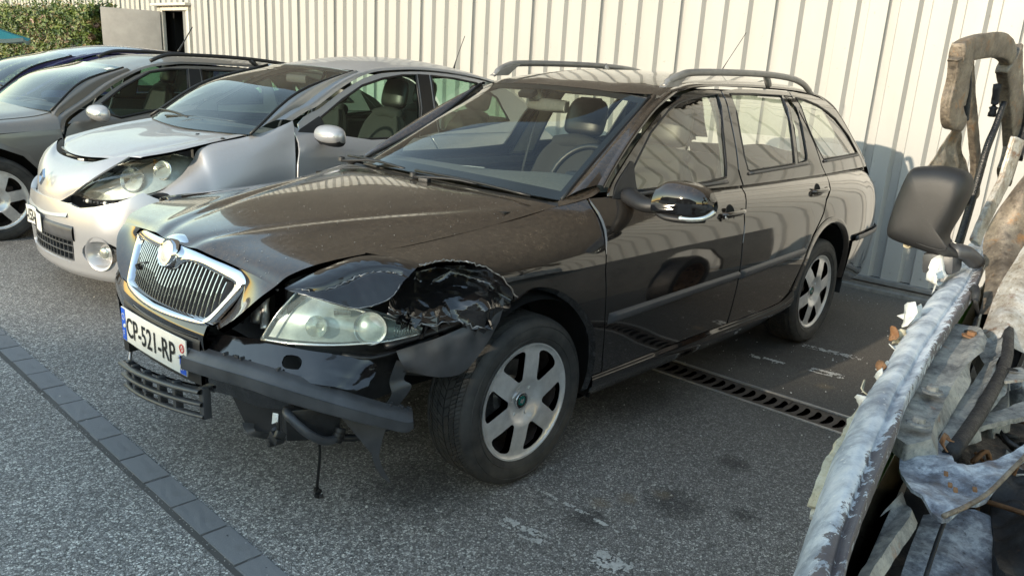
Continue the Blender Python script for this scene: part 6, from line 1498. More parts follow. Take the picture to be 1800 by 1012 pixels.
# headlamps
for sg in (1, -1):
    F = lambda x, y, z: (x, 2.6 + (y - 2.6) * sg, z)
    r0 = [F(-.352, 2.415, .618), F(-.285, 2.365, .685), F(-.205, 2.315, .752), F(-.115, 2.225, .815), F(-.030, 2.155, .855), F(.055, 2.105, .872), F(.150, 2.060, .850)]
    r2 = [F(-.350, 2.395, .606), F(-.330, 2.280, .606), F(-.285, 2.150, .612), F(-.225, 2.045, .630), F(-.110, 1.955, .668), F(.010, 1.925, .720), F(.160, 2.005, .815)]
    r1 = [(a[0] * .5 + b[0] * .5 - .030, a[1] * .5 + b[1] * .5 - .030 * sg, a[2] * .5 + b[2] * .5 + .010) for a, b in zip(r0, r2)]
    r1[0] = F(-.352, 2.406, .612); r1[-1] = F(.156, 2.03, .835)
    kl = netfn([r0, r1, r2]); bk_ = lambda u, v: kl(u, v) + Vector((.055, .04 * sg, -.01))
    h_ = grid('headlamp', bk_, 12, 24, 'lamp_body', hb, (-1, -sg, 0))
    grid('lamp_lens', kl, 16, 28, 'clear_lens', h_, (-1, -sg, .3))
    for q in (0, 1): tube('lens_rim', [kl(q, t / 12) for t in range(13)], .0035, 'reflector' if q == 0 else 'black_plastic', h_, 5, smoothn=1)
    if sg == 1:
        c = kl(.55, .52) + Vector((.045, .02, 0)); n = Vector((-.8, -.5, .25)).normalized()
        lathe('lamp_bowl', [(.02, -.05), (.05, -.03), (.066, 0), (.070, .004), (.074, -.004)], c, n, 'reflector', h_, 32)
        lathe('bulb', [(0, .012), (.016, .008), (.02, -.02)], c - n * .02, n, 'clear_lens', h_, 20)
        c = kl(.50, .74) + Vector((.045, .02, 0)); lathe('lamp_bowl', [(.02, -.04), (.04, -.025), (.052, 0), (.056, -.002)], c, n, 'reflector', h_, 28)
        lathe('indicator_bulb', [(0, .014), (.012, .010), (.014, -.02)], kl(.18, .70) + Vector((.03, .012, -.01)), n, 'lamp_orange', h_, 16)
        grid('lamp_brow', lambda u, v: kl(.02 + .20 * u, .25 + .6 * v) + Vector((.018, .012, -.002)), 4, 12, 'reflector', h_, (-1, -1, 0))
# dark guts in the gaps round nose and lamp
box('front_cavity', (-.02, 2.6, .58), (.30, .90, .30), 'engine_black', hb)
gp_ = grid('bumper_support', netfn([[(-.335, 2.30, .598), (-.27, 2.10, .600), (-.19, 1.97, .632), (-.10, 1.885, .675), (-.02, 1.83, .655)], [(-.32, 2.30, .575), (-.25, 2.09, .578), (-.17, 1.96, .605), (-.08, 1.88, .645), (.0, 1.82, .625)]]), 3, 20, 'black_plastic', hb, (-1, -1, .5), .02)
r = random.Random(8)
for k in range(15):
    t = k / 15; p = Vector((-.335, 2.30, .60)).lerp(Vector((-.27, 2.10, .605)), t * 2) if t < .5 else Vector((-.27, 2.10, .605)).lerp(Vector((-.10, 1.885, .678)), t * 2 - 1)
    if k % 5 == 1: lathe('clip', [(0, .008), (.009, .006), (.012, 0)], p + Vector((-.01, -.01, -.004)), (-1, -.8, .3), 'frame_cream', gp_, 12)
    else: box('clip', p + Vector((-.008, -.008, -.006)), (.012, .012, r.uniform(.008, .018)), 'grey_plastic', gp_, RZ(-.7), .002)
for a, b in (((-.26, 2.75, .80), (-.20, 2.45, .80)), ((-.24, 2.60, .79), (-.17, 2.20, .83)), ((-.22, 2.95, .82), (-.24, 2.72, .80))): tube('bonnet_latch_rod', [a, b], .008, 'steel_raw', hb, 6, smoothn=1)
box('slam_panel', (-.17, 2.6, .775), (.08, .8, .03), 'engine_black', hb, None, .005)
box('latch', (-.255, 2.52, .793), (.03, .05, .02), 'steel_raw', hb, RZ(.4), .004)
# mirror
def door_mirror(root, cx, cy, cz, w, h, d, paint, lower, ind=False, tilt=0.0):
    rows = []
    for i, (t, s_) in enumerate(((0, .62), (.12, .86), (.40, 1.0), (.72, .98), (.92, .78), (1.0, .42))):
        y = cy + w / 2 - w * t; r_ = []
        for a in [2 * pi * k / 12 for k in range(13)]:
            r_.append((cx + d * cos(a) * s_ * (.9 if cos(a) < 0 else .35) + .03 * t, y, cz + h / 2 * sin(a) * s_ + tilt * t))
        rows.append(r_)
    o = grid('door_mirror', netfn(rows), 20, 36, paint, root, (0, 0, 0))
    f = netfn(rows)
    for e in (0, 1): 
        c = sum((Vector(p) for p in rows[-e][:-1]), Vector()) / 12; ring = [f(e, k / 24) for k in range(24)]
        mk('mirror_end', ring + [c + Vector((0, .01 if e == 0 else -.012, 0))], [(k, (k + 1) % 24, 24) for k in range(24)], paint, o)
    if lower: grid('mirror_foot', lambda u, v: f(u * .94 + .02, .60 + .30 * v) + (f(u * .94 + .02, .60 + .30 * v) - Vector((cx, cy + w / 2 - w * (u * .94), cz))).normalized() * .003, 16, 12, lower, o, (0, 0, -1))
    if ind: grid('indicator', lambda u, v: f(.25 + .62 * u, .445 + .09 * v) + Vector((-.003, 0, 0)), 12, 5, 'reflector', o, (-1, 0, 0))
    return o
door_mirror(hb, .86, 1.655, 1.008, .205, .125, .085, 'silver_plastic', 'black_plastic', tilt=-.008)
tube('mirror_arm', [(.90, 1.80, .955), (.89, 1.755, .968), (.88, 1.72, .985)], .030, 'black_plastic', hb, 10, sy=.7)
# door seam trims, aerial
tube('aerial', [(2.72, 2.6, 1.455), (2.745, 2.6, 1.53), (2.83, 2.6, 1.72)], lambda t: .010 - .007 * min(1, t * 2), 'black_plastic', hb, 6, smoothn=4)
def wiper2(root, a, m_, b, c, d):
    w = tube('wiper_arm', [a, m_, b], lambda t: .012 - .006 * t, 'black_plastic', root, 8, smoothn=3, sy=.7); tube('wiper_blade', [c, Vector(c).lerp(Vector(d), .5) + Vector((0, 0, .01)), d], .007, 'rubber_seal', w, 6, smoothn=3)
wiper2(hb, (.40, 2.72, .985), (.44, 2.60, 1.02), (.46, 2.48, 1.03), (.43, 2.95, 1.02), (.52, 2.15, 1.045))
wiper2(hb, (.44, 3.12, .995), (.47, 3.0, 1.02), (.50, 2.90, 1.04), (.50, 3.2, 1.045), (.45, 2.66, 1.03))
lathe('hatch_wheel', [(0, .08), (.17, .085), (.20, .10), (.30, .09), (.305, .06), (.305, -.06), (0, -.08)], (.36, 1.86, .305), (0, -1, 0), 'tyre', hb, 36)
lathe('hatch_wheel', [(0, .08), (.17, .085), (.20, .10), (.30, .09), (.305, .06), (.305, -.06), (0, -.08)], (2.9, 1.86, .305), (0, -1, 0), 'tyre', hb, 36)
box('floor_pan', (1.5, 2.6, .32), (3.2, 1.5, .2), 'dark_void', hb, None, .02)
def cabin(root, yc, x0, zd, xs, colour='interior_dark', w=.60, hr_r=False):
    grid('dashboard', netfn([[(x0 + .02, yc - w, zd - .01), (x0 - .03, yc, zd), (x0 + .02, yc + w, zd - .01)], [(x0 + .22, yc - w, zd + .02), (x0 + .20, yc, zd + .02), (x0 + .22, yc + w, zd + .02)], [(x0 + .34, yc - w, zd - .02), (x0 + .36, yc, zd - .04), (x0 + .34, yc + w, zd - .02)], [(x0 + .38, yc - w, zd - .2), (x0 + .4, yc, zd - .2), (x0 + .38, yc + w, zd - .2)]]), 12, 16, 'interior_grey', root, (0, 0, 1))
    tube('steering_wheel', [(x0 + .46 + .075 * cos(a), yc - .36 + .18 * sin(a), zd + .03 + .16 * cos(a)) for a in [2 * pi * k / 14 for k in range(14)]], .014, 'leather', root, 7, True, 2, cap=False)
    for sx in (-1, 1): seat(xs, yc + .36 * sx, .24, root)
    for sx in (-1, 1): seat(xs + .85, yc + .34 * sx, .28, root)
    for sx in (-1, 1): box('door_trim', (x0 + 1.2, yc + sx * .72, .68), (1.9, .04, .56), colour, root)
    box('parcel_shelf', (xs + 1.15, yc, .88), (.5, 1.1, .03), colour, root)
cabin(hb, 2.6, .52, .985, 1.62)
grid('headlining', netfn([[(1.40, 2.10, 1.38), (1.36, 2.6, 1.395), (1.40, 3.1, 1.38)], [(2.0, 2.12, 1.40), (2.0, 2.6, 1.43), (2.0, 3.08, 1.40)], [(2.7, 2.15, 1.34), (2.75, 2.6, 1.37), (2.7, 3.05, 1.34)]]), 8, 8, 'interior_cream', hb, (0, 0, -1))
grid('rear_view_mirror', netfn([[(1.24, 2.47, 1.335), (1.21, 2.47, 1.33), (1.21, 2.47, 1.285), (1.24, 2.47, 1.28)], [(1.24, 2.70, 1.335), (1.20, 2.70, 1.33), (1.20, 2.70, 1.285), (1.24, 2.70, 1.28)]]), 6, 6, 'interior_grey', hb, (-1, 0, 0))
for y in (2.3, 2.95): grid('sun_visor', netfn([[(1.33, y - .17, 1.378), (1.33, y + .17, 1.378)], [(1.48, y - .17, 1.38), (1.48, y + .17, 1.38)]]), 3, 3, 'interior_cream', hb, (0, 0, -1), .015)
for sg, fq in ((1, K.fg), (-1, K.far(K.fg))): panel('b_pillar_trim', [(1.74, .98), (1.80, 1.18), (1.86, 1.40), (1.98, 1.40), (1.95, 1.18), (1.93, .98)], (lambda f, s=sg: (lambda x, z: f(x, z) + Vector((0, .03 * s, 0))))(fq), 'interior_grey', hb, (.1, .1), (), .01, (0, sg, 0))
# ================================================================ DARK GREY ESTATE
ge = thing('grey_estate', (1.3, 5.1, 0), 'dark grey estate car with black roof rails between the silver hatchback and the blue car', 'car')
Q = Car(ge, 5.1, -.15, 1.0, 1.0, 1.0, 'grey_paint'); GP = 'grey_paint'
garch = [(-.30 + .36 * cos(a), .33 + .36 * sin(a)) for a in [pi * .02, pi * .15, pi * .3, pi * .45, pi * .6, pi * .75, pi * .9]]
panel('front_wing', [(-.95, .45), (-.95, .70), (-.7, .74), (-.3, .77), (.0, .80), (.185, .815), (.195, .74), (.175, .55), (.17, .30)] + garch + [(-.75, .35)], Q.fs, GP, ge, (.05, .04), (), .012)
q_l = [Q.fs(a, b) + Vector((0, -.012, 0)) for a, b in garch]
mk('arch_lip', [Q.fs(-.30 + .40 * cos(a), .33 + .40 * sin(a)) for a in [pi * .02, pi * .15, pi * .3, pi * .45, pi * .6, pi * .75, pi * .9]] + q_l, [(i, i + 1, i + 8, i + 7) for i in range(6)], GP, ge)
qt = [[(-.95, Q.Ys(-.95, .70), .70), (-.98, 4.62, .76), (-1.0, 5.1, .80)], [(-.7, Q.Ys(-.7, .74), .74), (-.68, 4.52, .82), (-.70, 4.8, .845)], [(-.3, Q.Ys(-.3, .77), .77), (-.28, 4.42, .85), (-.28, 4.6, .88)], [(.0, Q.Ys(.0, .80), .80), (.02, 4.38, .885), (.0, 4.46, .905)], [(.19, Q.Ys(.19, .82), .82), (.19, 4.34, .91), (.17, 4.38, .935)]]
qs_ = []
for r_ in qt: qs_.append(r_)
grid('wing_shoulder', netfn([[(-.95, Q.Ys(-.95, .70), .70), (-.93, 4.40, .745), (-.92, 4.50, .765)], [(-.5, Q.Ys(-.5, .76), .76), (-.5, 4.33, .815), (-.5, 4.42, .835)], [(0, Q.Ys(0, .80), .80), (.0, 4.30, .865), (.0, 4.39, .888)], [(.185, Q.Ys(.185, .815), .815), (.19, 4.29, .895), (.17, 4.375, .925)]]), 20, 8, GP, ge, (0, -1, 1))
gb = sym([[(.17, 4.375, .930), (.12, 4.6, .945), (.08, 5.1, .955)], [(.0, 4.39, .892), (-.05, 4.6, .915), (-.08, 5.1, .925)], [(-.5, 4.42, .838), (-.5, 4.6, .862), (-.5, 5.1, .875)], [(-.92, 4.50, .768), (-.97, 4.7, .785), (-1.02, 5.1, .79)]], 5.1)
grid('bonnet', netfn(gb), 24, 30, GP, ge, (0, 0, 1), .01)
grid('bumper', netfn(sym([[(-.92, 4.50, .766), (-.97, 4.7, .783), (-1.02, 5.1, .788)], [(-1.0, 4.38, .6), (-1.08, 4.6, .62), (-1.12, 5.1, .62)], [(-.98, 4.34, .4), (-1.1, 4.6, .4), (-1.15, 5.1, .4)], [(-.9, 4.36, .2), (-1.0, 4.6, .2), (-1.05, 5.1, .2)]], 5.1)), 12, 24, GP, ge, (-1, 0, 0))
gd = panel('front_door', [(.205, .32), (.205, .74), (.235, .82), (.29, .88), (.42, .90), (.64, .885), (1.24, .985), (1.30, .8), (1.29, .32)], Q.fs, GP, ge, (.06, .05), (), .012)
panel('rear_side', [(1.31, .32), (1.32, .8), (1.26, .985), (2.0, 1.0), (3.2, 1.0), (3.4, .8), (3.3, .32)], Q.fs, GP, ge, (.1, .1), (), .012)
panel('side_panel', [(-.9, .35), (-.9, .72), (0, .82), (.3, .90), (1.3, .98), (3.2, 1.0), (3.3, .3)], Q.far(Q.fs), GP, ge, (.15, .1), (), .01, (0, 1, 0))
ggut = [(.215, .775), (.24, .845), (.29, .905), (.50, 1.035), (.67, 1.15), (.93, 1.28), (1.18, 1.33), (1.39, 1.345), (1.98, 1.345), (2.6, 1.33), (3.0, 1.25), (3.3, 1.0)]
gg = [(p.x, p.y) for p in sm([(a, b, 0) for a, b in ggut], 3, False)]
gw1 = [(.545, 1.005), (.73, 1.135), (.98, 1.262), (1.15, 1.292), (1.31, 1.302), (1.25, 1.01), (.90, .945), (.66, .895), (.57, .925)]
gw2 = [(1.43, 1.303), (1.9, 1.303), (1.98, 1.15), (1.95, 1.03), (1.40, 1.01)]; gw3 = [(2.08, 1.302), (2.5, 1.29), (2.85, 1.2), (3.0, 1.06), (2.1, 1.03)]
for sg, T_, outv in ((1, (lambda f: f), (0, -1, .2)), (-1, Q.far, (0, 1, .2))):
    panel('window_frame', [(.26, .85)] + [(x + .014, z - .016) for x, z in gg if .26 < x < 3.2] + [(3.2, .98), (1.3, .96), (.64, .87), (.40, .87)], T_(Q.fg), GP, ge, (.08, .06), [gw1, gw2, gw3], .014, outv)
    if sg == 1: panel('b_pillar_cover', [(1.325, 1.304), (1.42, 1.304), (1.385, 1.01), (1.265, 1.0)], off(Q.fg, .003), 'rubber_seal', ge, (.1, .1), (), 0)
    for nm, w in (('front_window', gw1), ('rear_window', gw2), ('boot_window', gw3)):
        pn = panel(nm, shrink(w, -.004), (lambda f: (lambda x, z: f(x, z) + Vector((0, .006 * sg, 0))))(T_(Q.fg)), 'green_glass', ge, (.2, .2), (), 0, outv)
        tube('window_seal', [T_(Q.fg)(a, b) + Vector((0, -.002 * sg, 0)) for a, b in shrink(w, .003)], .011, 'rubber_seal', pn, 5, True, 1, cap=False)
RN, RF = side_rail(Q, gg, .72, .92, ins=.075)
qrf = roof_from(Q, RN, RF, [.80, .95, 1.2, 1.7, 2.2, 2.75], [.015, .035, .045, .05, .045, .035])
wb = [(.175, 4.365, .94), (.10, 4.6, .945), (.06, 5.1, .95), (.10, 5.6, .945), (.175, 5.835, .94)]
wt = [(.80, 4.535, 1.283), (.77, 4.75, 1.30), (.76, 5.1, 1.305), (.77, 5.45, 1.30), (.80, 5.665, 1.283)]
qwf, qws = screen(Q, wb, wt, (-.045, 0, .05), 'clear_windscreen')
te = [qrf(0, t / 12) for t in range(13)]; tr = [qwf(1, t / 12) for t in range(13)]; grid('roof_header', netfn([tr, te]), 3, 20, GP, ge, (-.3, 0, 1))
for v, R_, sg in ((0, RN, -1), (1, RF, 1)):
    A_ = [qwf(t / 10, v) for t in range(11)]; B_ = [ridx(R_, R_[0].x + (.84 - R_[0].x) * i / 10) for i in range(11)]
    grid('a_pillar', netfn([A_, [(a + b) / 2 + Vector((-.006, sg * .008, .010)) for a, b in zip(A_, B_)], B_]), 5, 24, GP, ge, (-.4, sg, .6))
grid('tailgate', netfn([[Vector((x_, 5.1 + t * w_, z_)) for t in (-1, 0, 1)] for x_, w_, z_ in ((2.76, .50, 1.36), (3.1, .6, 1.2), (3.4, .75, .95), (3.45, .8, .3))]), 8, 8, GP, ge, (1, 0, 0))
for sg in (-1, 1):
    R_ = tube('roof_rail', [(1.02, 5.1 + sg * .565, 1.350), (1.12, 5.1 + sg * .57, 1.395), (1.25, 5.1 + sg * .57, 1.415), (1.7, 5.1 + sg * .57, 1.422), (2.1, 5.1 + sg * .57, 1.408), (2.5, 5.1 + sg * .56, 1.37)], .016, 'black_plastic', ge, 8, smoothn=4)
    tube('rail_post', [(1.93, 5.1 + sg * .57, 1.41), (2.0, 5.1 + sg * .57, 1.35)], .022, 'black_plastic', R_, 6, smoothn=1)
door_mirror(ge, .40, 4.05, .955, .215, .125, .085, 'silver_paint', None, True, tilt=-.01)
tube('mirror_arm', [(.46, 4.28, .925), (.44, 4.20, .925), (.43, 4.13, .935)], .03, GP, ge, 8, sy=.7)
grid('screen_sticker', lambda u, v: qwf(.86 + .07 * v, .075 + .07 * u) + Vector((-.003, 0, .003)), 2, 2, 'plate_white', qws, (-1, 0, 1))
wiper2(ge, (.14, 5.0, .96), (.18, 4.9, .985), (.22, 4.8, 1.0), (.15, 5.35, .99), (.235, 4.62, 1.0))
cabin(ge, 5.1, .22, .93, 1.38)
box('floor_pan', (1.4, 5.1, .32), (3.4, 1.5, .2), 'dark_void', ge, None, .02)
make_wheel(ge, (-.30, 4.31, .305), 0, 70, near=False)
v = []; f = []
for i in range(21):
    a = radians(-5 + 190 * i / 20)
    for rr_, yy in ((.37, 4.25), (.39, 4.5)): v.append((-.30 + rr_ * cos(a), yy, .33 + rr_ * sin(a)))
for i in range(20): f.append((i * 2, i * 2 + 1, i * 2 + 3, i * 2 + 2))
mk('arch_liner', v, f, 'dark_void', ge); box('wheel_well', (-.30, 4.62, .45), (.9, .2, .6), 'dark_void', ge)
# ================================================================ BLUE CAR
bc_ = thing('blue_car', (1.5, 7.7, 0), 'dark blue car with roof aerial, farthest along the row beside the hedge', 'car')
U = Car(bc_, 7.7, -.1, 1.0, 1.0, 1.0, 'blue_paint'); UP = 'blue_paint'
ugut = [(.48, .86), (.62, .93), (.89, 1.10), (1.15, 1.23), (1.38, 1.315), (1.6, 1.365), (2.0, 1.39), (2.5, 1.375), (2.9, 1.30), (3.2, 1.15), (3.4, .98)]
ug = [(p.x, p.y) for p in sm([(a, b, 0) for a, b in ugut], 3, False)]
panel('side_panel', [(-.8, .4), (-.8, .72), (0, .80), (.46, .86), (1.5, .93), (3.3, .98), (3.4, .4)], U.fs, UP, bc_, (.1, .1), (), .01)
panel('side_panel', [(-.8, .4), (-.8, .72), (0, .80), (.46, .86), (1.5, .93), (3.3, .98), (3.4, .4)], U.far(U.fs), UP, bc_, (.1, .1), (), .01, (0, 1, 0))
uw1 = [(.90, .97), (1.1, 1.13), (1.4, 1.27), (1.8, 1.33), (1.75, .97)]; uw2 = [(1.9, 1.335), (2.5, 1.32), (2.9, 1.15), (2.9, 1.0), (1.87, .98)]
for sg, T_, outv in ((1, (lambda f: f), (0, -1, .2)), (-1, U.far, (0, 1, .2))):
    panel('window_frame', [(.50, .84)] + [(x + .012, z - .014) for x, z in ug if .5 < x < 3.3] + [(3.3, .96), (1.5, .91)], T_(U.fg), UP, bc_, (.1, .08), [uw1, uw2], .012, outv)
    for nm, w in (('front_window', uw1), ('rear_window', uw2)): panel(nm, w, (lambda f: (lambda x, z: f(x, z) + Vector((0, .006 * sg, 0))))(T_(U.fg)), 'green_glass', bc_, (.2, .2), (), 0, outv)
RN, RF = side_rail(U, ug, 1.2, 1.42, ins=.10)
urf = roof_from(U, RN, RF, [1.27, 1.45, 1.8, 2.2, 2.6, 2.9], [.02, .04, .06, .06, .055, .04])
wb = [(.50, 6.95, .94), (.42, 7.3, .96), (.38, 7.7, .965), (.42, 8.1, .96), (.50, 8.45, .94)]
wt = [(1.28, 7.12, 1.325), (1.25, 7.4, 1.345), (1.24, 7.7, 1.35), (1.25, 8.0, 1.345), (1.28, 8.28, 1.325)]
uwf, uws = screen(U, wb, wt, (-.05, 0, .05), 'clear_windscreen')
te = [urf(0, t / 12) for t in range(13)]; tr = [uwf(1, t / 12) for t in range(13)]; grid('roof_header', netfn([tr, te]), 3, 20, UP, bc_, (-.3, 0, 1))
for v, R_, sg in ((0, RN, -1), (1, RF, 1)):
    A_ = [uwf(t / 10, v) for t in range(11)]; B_ = [ridx(R_, R_[0].x + (1.33 - R_[0].x) * i / 10) for i in range(11)]
    grid('a_pillar', netfn([A_, B_]), 5, 20, UP, bc_, (-.4, sg, .6))
grid('bonnet', netfn(sym([[(.50, 6.95, .93), (.42, 7.3, .95), (.38, 7.7, .955)], [(0, 6.97, .86), (0, 7.3, .89), (0, 7.7, .90)], [(-.7, 7.0, .76), (-.75, 7.3, .78), (-.8, 7.7, .79)]], 7.7)), 14, 20, UP, bc_, (0, 0, 1), .01)
grid('bumper', netfn(sym([[(-.7, 7.0, .76), (-.75, 7.3, .78), (-.8, 7.7, .79)], [(-.8, 6.9, .5), (-.9, 7.3, .5), (-.95, 7.7, .5)], [(-.7, 6.95, .2), (-.8, 7.3, .2), (-.85, 7.7, .2)]], 7.7)), 10, 16, UP, bc_, (-1, 0, 0))
grid('tailgate', netfn([[Vector((x_, 7.7 + t * w_, z_)) for t in (-1, 0, 1)] for x_, w_, z_ in ((2.9, .50, 1.33), (3.2, .6, 1.15), (3.45, .75, .9), (3.45, .8, .3))]), 8, 8, UP, bc_, (1, 0, 0))
cabin(bc_, 7.7, .5, .95, 1.7)
grid('sun_visor', netfn([[(1.30, 7.25, 1.325), (1.30, 7.55, 1.33)], [(1.44, 7.25, 1.335), (1.44, 7.55, 1.34)]]), 3, 3, 'interior_cream', bc_, (0, 0, -1), .012)
door_mirror(bc_, .62, 6.72, .93, .20, .12, .08, UP, None)
tube('aerial', [(2.70, 7.7, 1.445), (2.75, 7.7, 1.52), (2.90, 7.7, 1.755)], lambda t: .016 - .009 * min(1, t * 1.5), 'black_plastic', bc_, 6, smoothn=3)
wiper2(bc_, (.45, 7.3, .97), (.5, 7.2, .99), (.56, 7.1, 1.01), (.5, 7.5, .99), (.56, 7.0, 1.0))
for x in (-.1, 2.6):
    for y in (6.95, 8.45): lathe('car_wheel', [(0, .08), (.2, .09), (.3, .09), (.31, .06), (.31, -.06), (0, -.08)], (x, y, .31), (0, -1, 0), 'tyre', bc_, 28)
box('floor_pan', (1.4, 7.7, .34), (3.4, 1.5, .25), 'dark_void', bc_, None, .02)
# ================================================================ BURNT-OUT VAN AT THE RIGHT
van = thing('burnt_van', (0.3, -2.5, 0), 'burnt-out van with scorched wing, bare door frame and black mirror at the right edge', 'van')
r = random.Random(31)
SL = [(1.163, -1.925, .965), (1.123, -1.878, .966), (.715, -1.935, .951), (.449, -1.973, .943), (.215, -2.002, .936), (-.031, -2.035, .929), (-.314, -2.083, .921), (-.476, -2.108, .916), (-.654, -2.140, .91), (-.862, -2.185, .904), (-1.004, -2.221, .90), (-1.136, -2.257, .896), (-1.35, -2.32, .89)]
SR = [(1.160, -1.940, .985), (1.10, -1.962, .984), (.68, -2.020, .976), (.422, -2.063, .968), (.160, -2.092, .959), (-.060, -2.118, .953), (-.357, -2.156, .944), (-.502, -2.177, .94), (-.675, -2.212, .935), (-.822, -2.238, .93), (-.96, -2.262, .926), (-1.10, -2.294, .922), (-1.30, -2.36, .915)]
rows = []
for a, b in zip(SL, SR):
    A, B_ = Vector(a), Vector(b)
    rows.append([A + Vector((0, .006, -.16)), A + Vector((0, .012, -.06)), A + Vector((0, .004, -.012)), A.lerp(B_, .14) + Vector((0, 0, .006)), A.lerp(B_, .42) + Vector((0, 0, .012)), A.lerp(B_, .66) + Vector((0, 0, .004)), A.lerp(B_, .74) + Vector((0, 0, -.006)), B_ + Vector((0, 0, -.004)), B_ + Vector((0, -.002, -.035))])
wf6 = netfn(rows)
def wfd(u, v):
    P = wf6(u, v); return P + Vector((0, .3, 1)) * (.006 * noise.noise(P * 7) + .0025 * noise.noise(P * 28) * (1 if v > .3 else 2))
w6 = grid('scorched_wing', wfd, 130, 26, 'scorched_wing', van, (0, .3, 1))
label(w6, 'pale blue scorched wing top')
cap6 = [wfd(0, t / 26) for t in range(27)]
mk('wing_end', cap6 + [Vector((1.17, -1.93, .90))], [(i, i + 1, 27) for i in range(26)], 'scorched_grey', w6)
# flank below, facing the black car, with rear wheel
def fl_(u, z): return Vector((u, -2.06 + .140 * u - .02 + .006 * noise.noise(Vector((u * 2, 0, z * 2))) - .05 * max(0, (.5 - z)) - (.035 if z > .78 else 0), z))
arch6 = [(2.38 + .37 * cos(a), .30 + .40 * sin(a)) for a in [pi * .02, pi * .15, pi * .3, pi * .45, pi * .6, pi * .75, pi * .9, pi * .98]]
arch7 = [(-.55 + .36 * cos(a), .30 + .38 * sin(a)) for a in [pi * .02, pi * .15, pi * .3, pi * .45, pi * .6, pi * .75, pi * .9, pi * .98]]
panel('van_side', [(-1.30, .30), (-1.30, .84), (.0, .86), (1.10, .88), (1.15, .80), (3.3, .78), (3.35, .30)] + arch6 + arch7, fl_, 'van_flank', van, (.12, .08), (), .03, (0, 1, 0))
panel('hi_vis_stripe', [(-.9, .80), (.8, .82), (.8, .86), (-.9, .85)], lambda u, z: fl_(u, z) + Vector((0, .012, 0)), 'hi_green', van, (.2, .1), (), 0, (0, 1, 0))
for wx in (2.38, -.55):
    wy = -2.06 + .14 * wx - .075
    wh = lathe('burnt_wheel', [(.20, .07), (.215, .085), (.24, .088), (.285, .085), (.30, .06), (.30, -.08), (.20, -.09)], (wx, wy, .30), (0.14, 1, 0), 'charred', van, 48)
    lathe('steel_rim', [(0, .055), (.035, .055), (.045, .035), (.09, .025), (.115, .045), (.15, .048), (.165, .02), (.185, .03), (.200, .075), (.208, .08), (.208, .06)], (wx, wy, .30), (0.14, 1, 0), 'rusty_steel', wh, 48)
    for k in range(12):
        a = 2 * pi * k / 12; lathe('rim_slot', [(0, .004), (.012, .004), (.013, 0)], (wx + .135 * cos(a), wy + .050, .30 + .135 * sin(a)), (0.14, 1, 0), 'dark_void', wh, 10)
    for k in range(5):
        a = 2 * pi * k / 5; lathe('wheel_nut', [(0, .016), (.009, .014), (.011, 0)], (wx + .06 * cos(a), wy + .038, .30 + .06 * sin(a)), (0.14, 1, 0), 'rusty_steel', wh, 6)
# foam, ash scabs and flakes along the outer edge
fo = panel('burnt_foam', [(-.415, .875), (-.50, .885), (-.60, .884), (-.70, .874), (-.775, .862), (-.825, .845), (-.835, .822), (-.80, .800), (-.74, .798), (-.66, .812), (-.56, .825), (-.47, .845)], lambda x, z: Vector((x, -2.045 + .146 * x + .012, z)), 'foam_yellow', van, (.02, .012), (), .035, (0, 1, 0), lambda P: .012 * noise.noise(P * 30) + .006)
panel('ash_sheet', [(-.655, .828), (-.72, .836), (-.785, .828), (-.812, .803), (-.80, .780), (-.765, .765), (-.735, .775), (-.715, .790), (-.69, .782), (-.672, .80)], lambda x, z: Vector((x, -2.030 + .146 * x, z)), 'ash_flake', van, (.015, .01), (), .004, (0, 1, 0), lambda P: .010 * noise.noise(P * 40))
def scab(cx, cy, cz, s, m, n=7, flat=.18):
    """a curled chip of burnt paint or crust: thin bent sheet with a ragged outline"""
    c = Vector((cx, cy, cz)); R_ = Matrix.Rotation(r.uniform(-1.2, 1.2), 3, 'X') @ Matrix.Rotation(r.uniform(-1, 1), 3, 'Y') @ Matrix.Rotation(r.uniform(0, 6), 3, 'Z')
    K_ = 11; v = []; f = []; curl = r.uniform(.3, .9)
    for ring, k in ((0, .0), (1, .5), (2, 1.0)):
        for i in range(K_):
            a = 2 * pi * i / K_; q = s * k * (1 + .55 * noise.noise(Vector((cos(a) * 1.5, sin(a) * 1.5, cx * 50 + cy * 31))))
            v.append(R_ @ Vector((q * cos(a) * 1.25, q * sin(a) * .8, curl * (q * cos(a)) ** 2 / s + .2 * s * noise.noise(Vector((a * 2, k * 2, cz * 50))))) + c)
    for j in range(2):
        for i in range(K_): f.append((j * K_ + i, j * K_ + (i + 1) % K_, (j + 1) * K_ + (i + 1) % K_, (j + 1) * K_ + i))
    n0 = len(v); nn = R_ @ Vector((0, 0, 1)); th = .0022 if m != 'charred' else s * .25
    v += [q - nn * th for q in v[:n0]]; f += [tuple(x + n0 for x in reversed(q)) for q in f]
    for i in range(K_): f.append((2 * K_ + i, 2 * K_ + (i + 1) % K_, n0 + 2 * K_ + (i + 1) % K_, n0 + 2 * K_ + i))
    return mk('paint_flake' if m != 'charred' else 'charred_scrap', v, f, m, van, True)
for a in ((-.04, -2.035, .955, .030, 'ash_flake'), (.02, -2.030, .945, .024, 'ash_flake'), (-.13, -2.045, .915, .022, 'foam_yellow'), (-.17, -2.052, .905, .016, 'ash_flake'), (-.16, -2.040, .930, .013, 'rusty_steel'), (-.33, -2.080, .905, .013, 'ash_flake'), (-.36, -2.085, .915, .012, 'rusty_steel'), (-.39, -2.090, .900, .015, 'ash_flake'), (-.55, -2.115, .900, .020, 'ash_flake'), (-.52, -2.105, .915, .012, 'foam_yellow'), (.40, -1.965, .985, .030, 'ash_flake'), (.48, -1.955, 1.00, .022, 'ash_flake'), (.33, -1.975, .965, .026, 'ash_flake')): scab(*a)
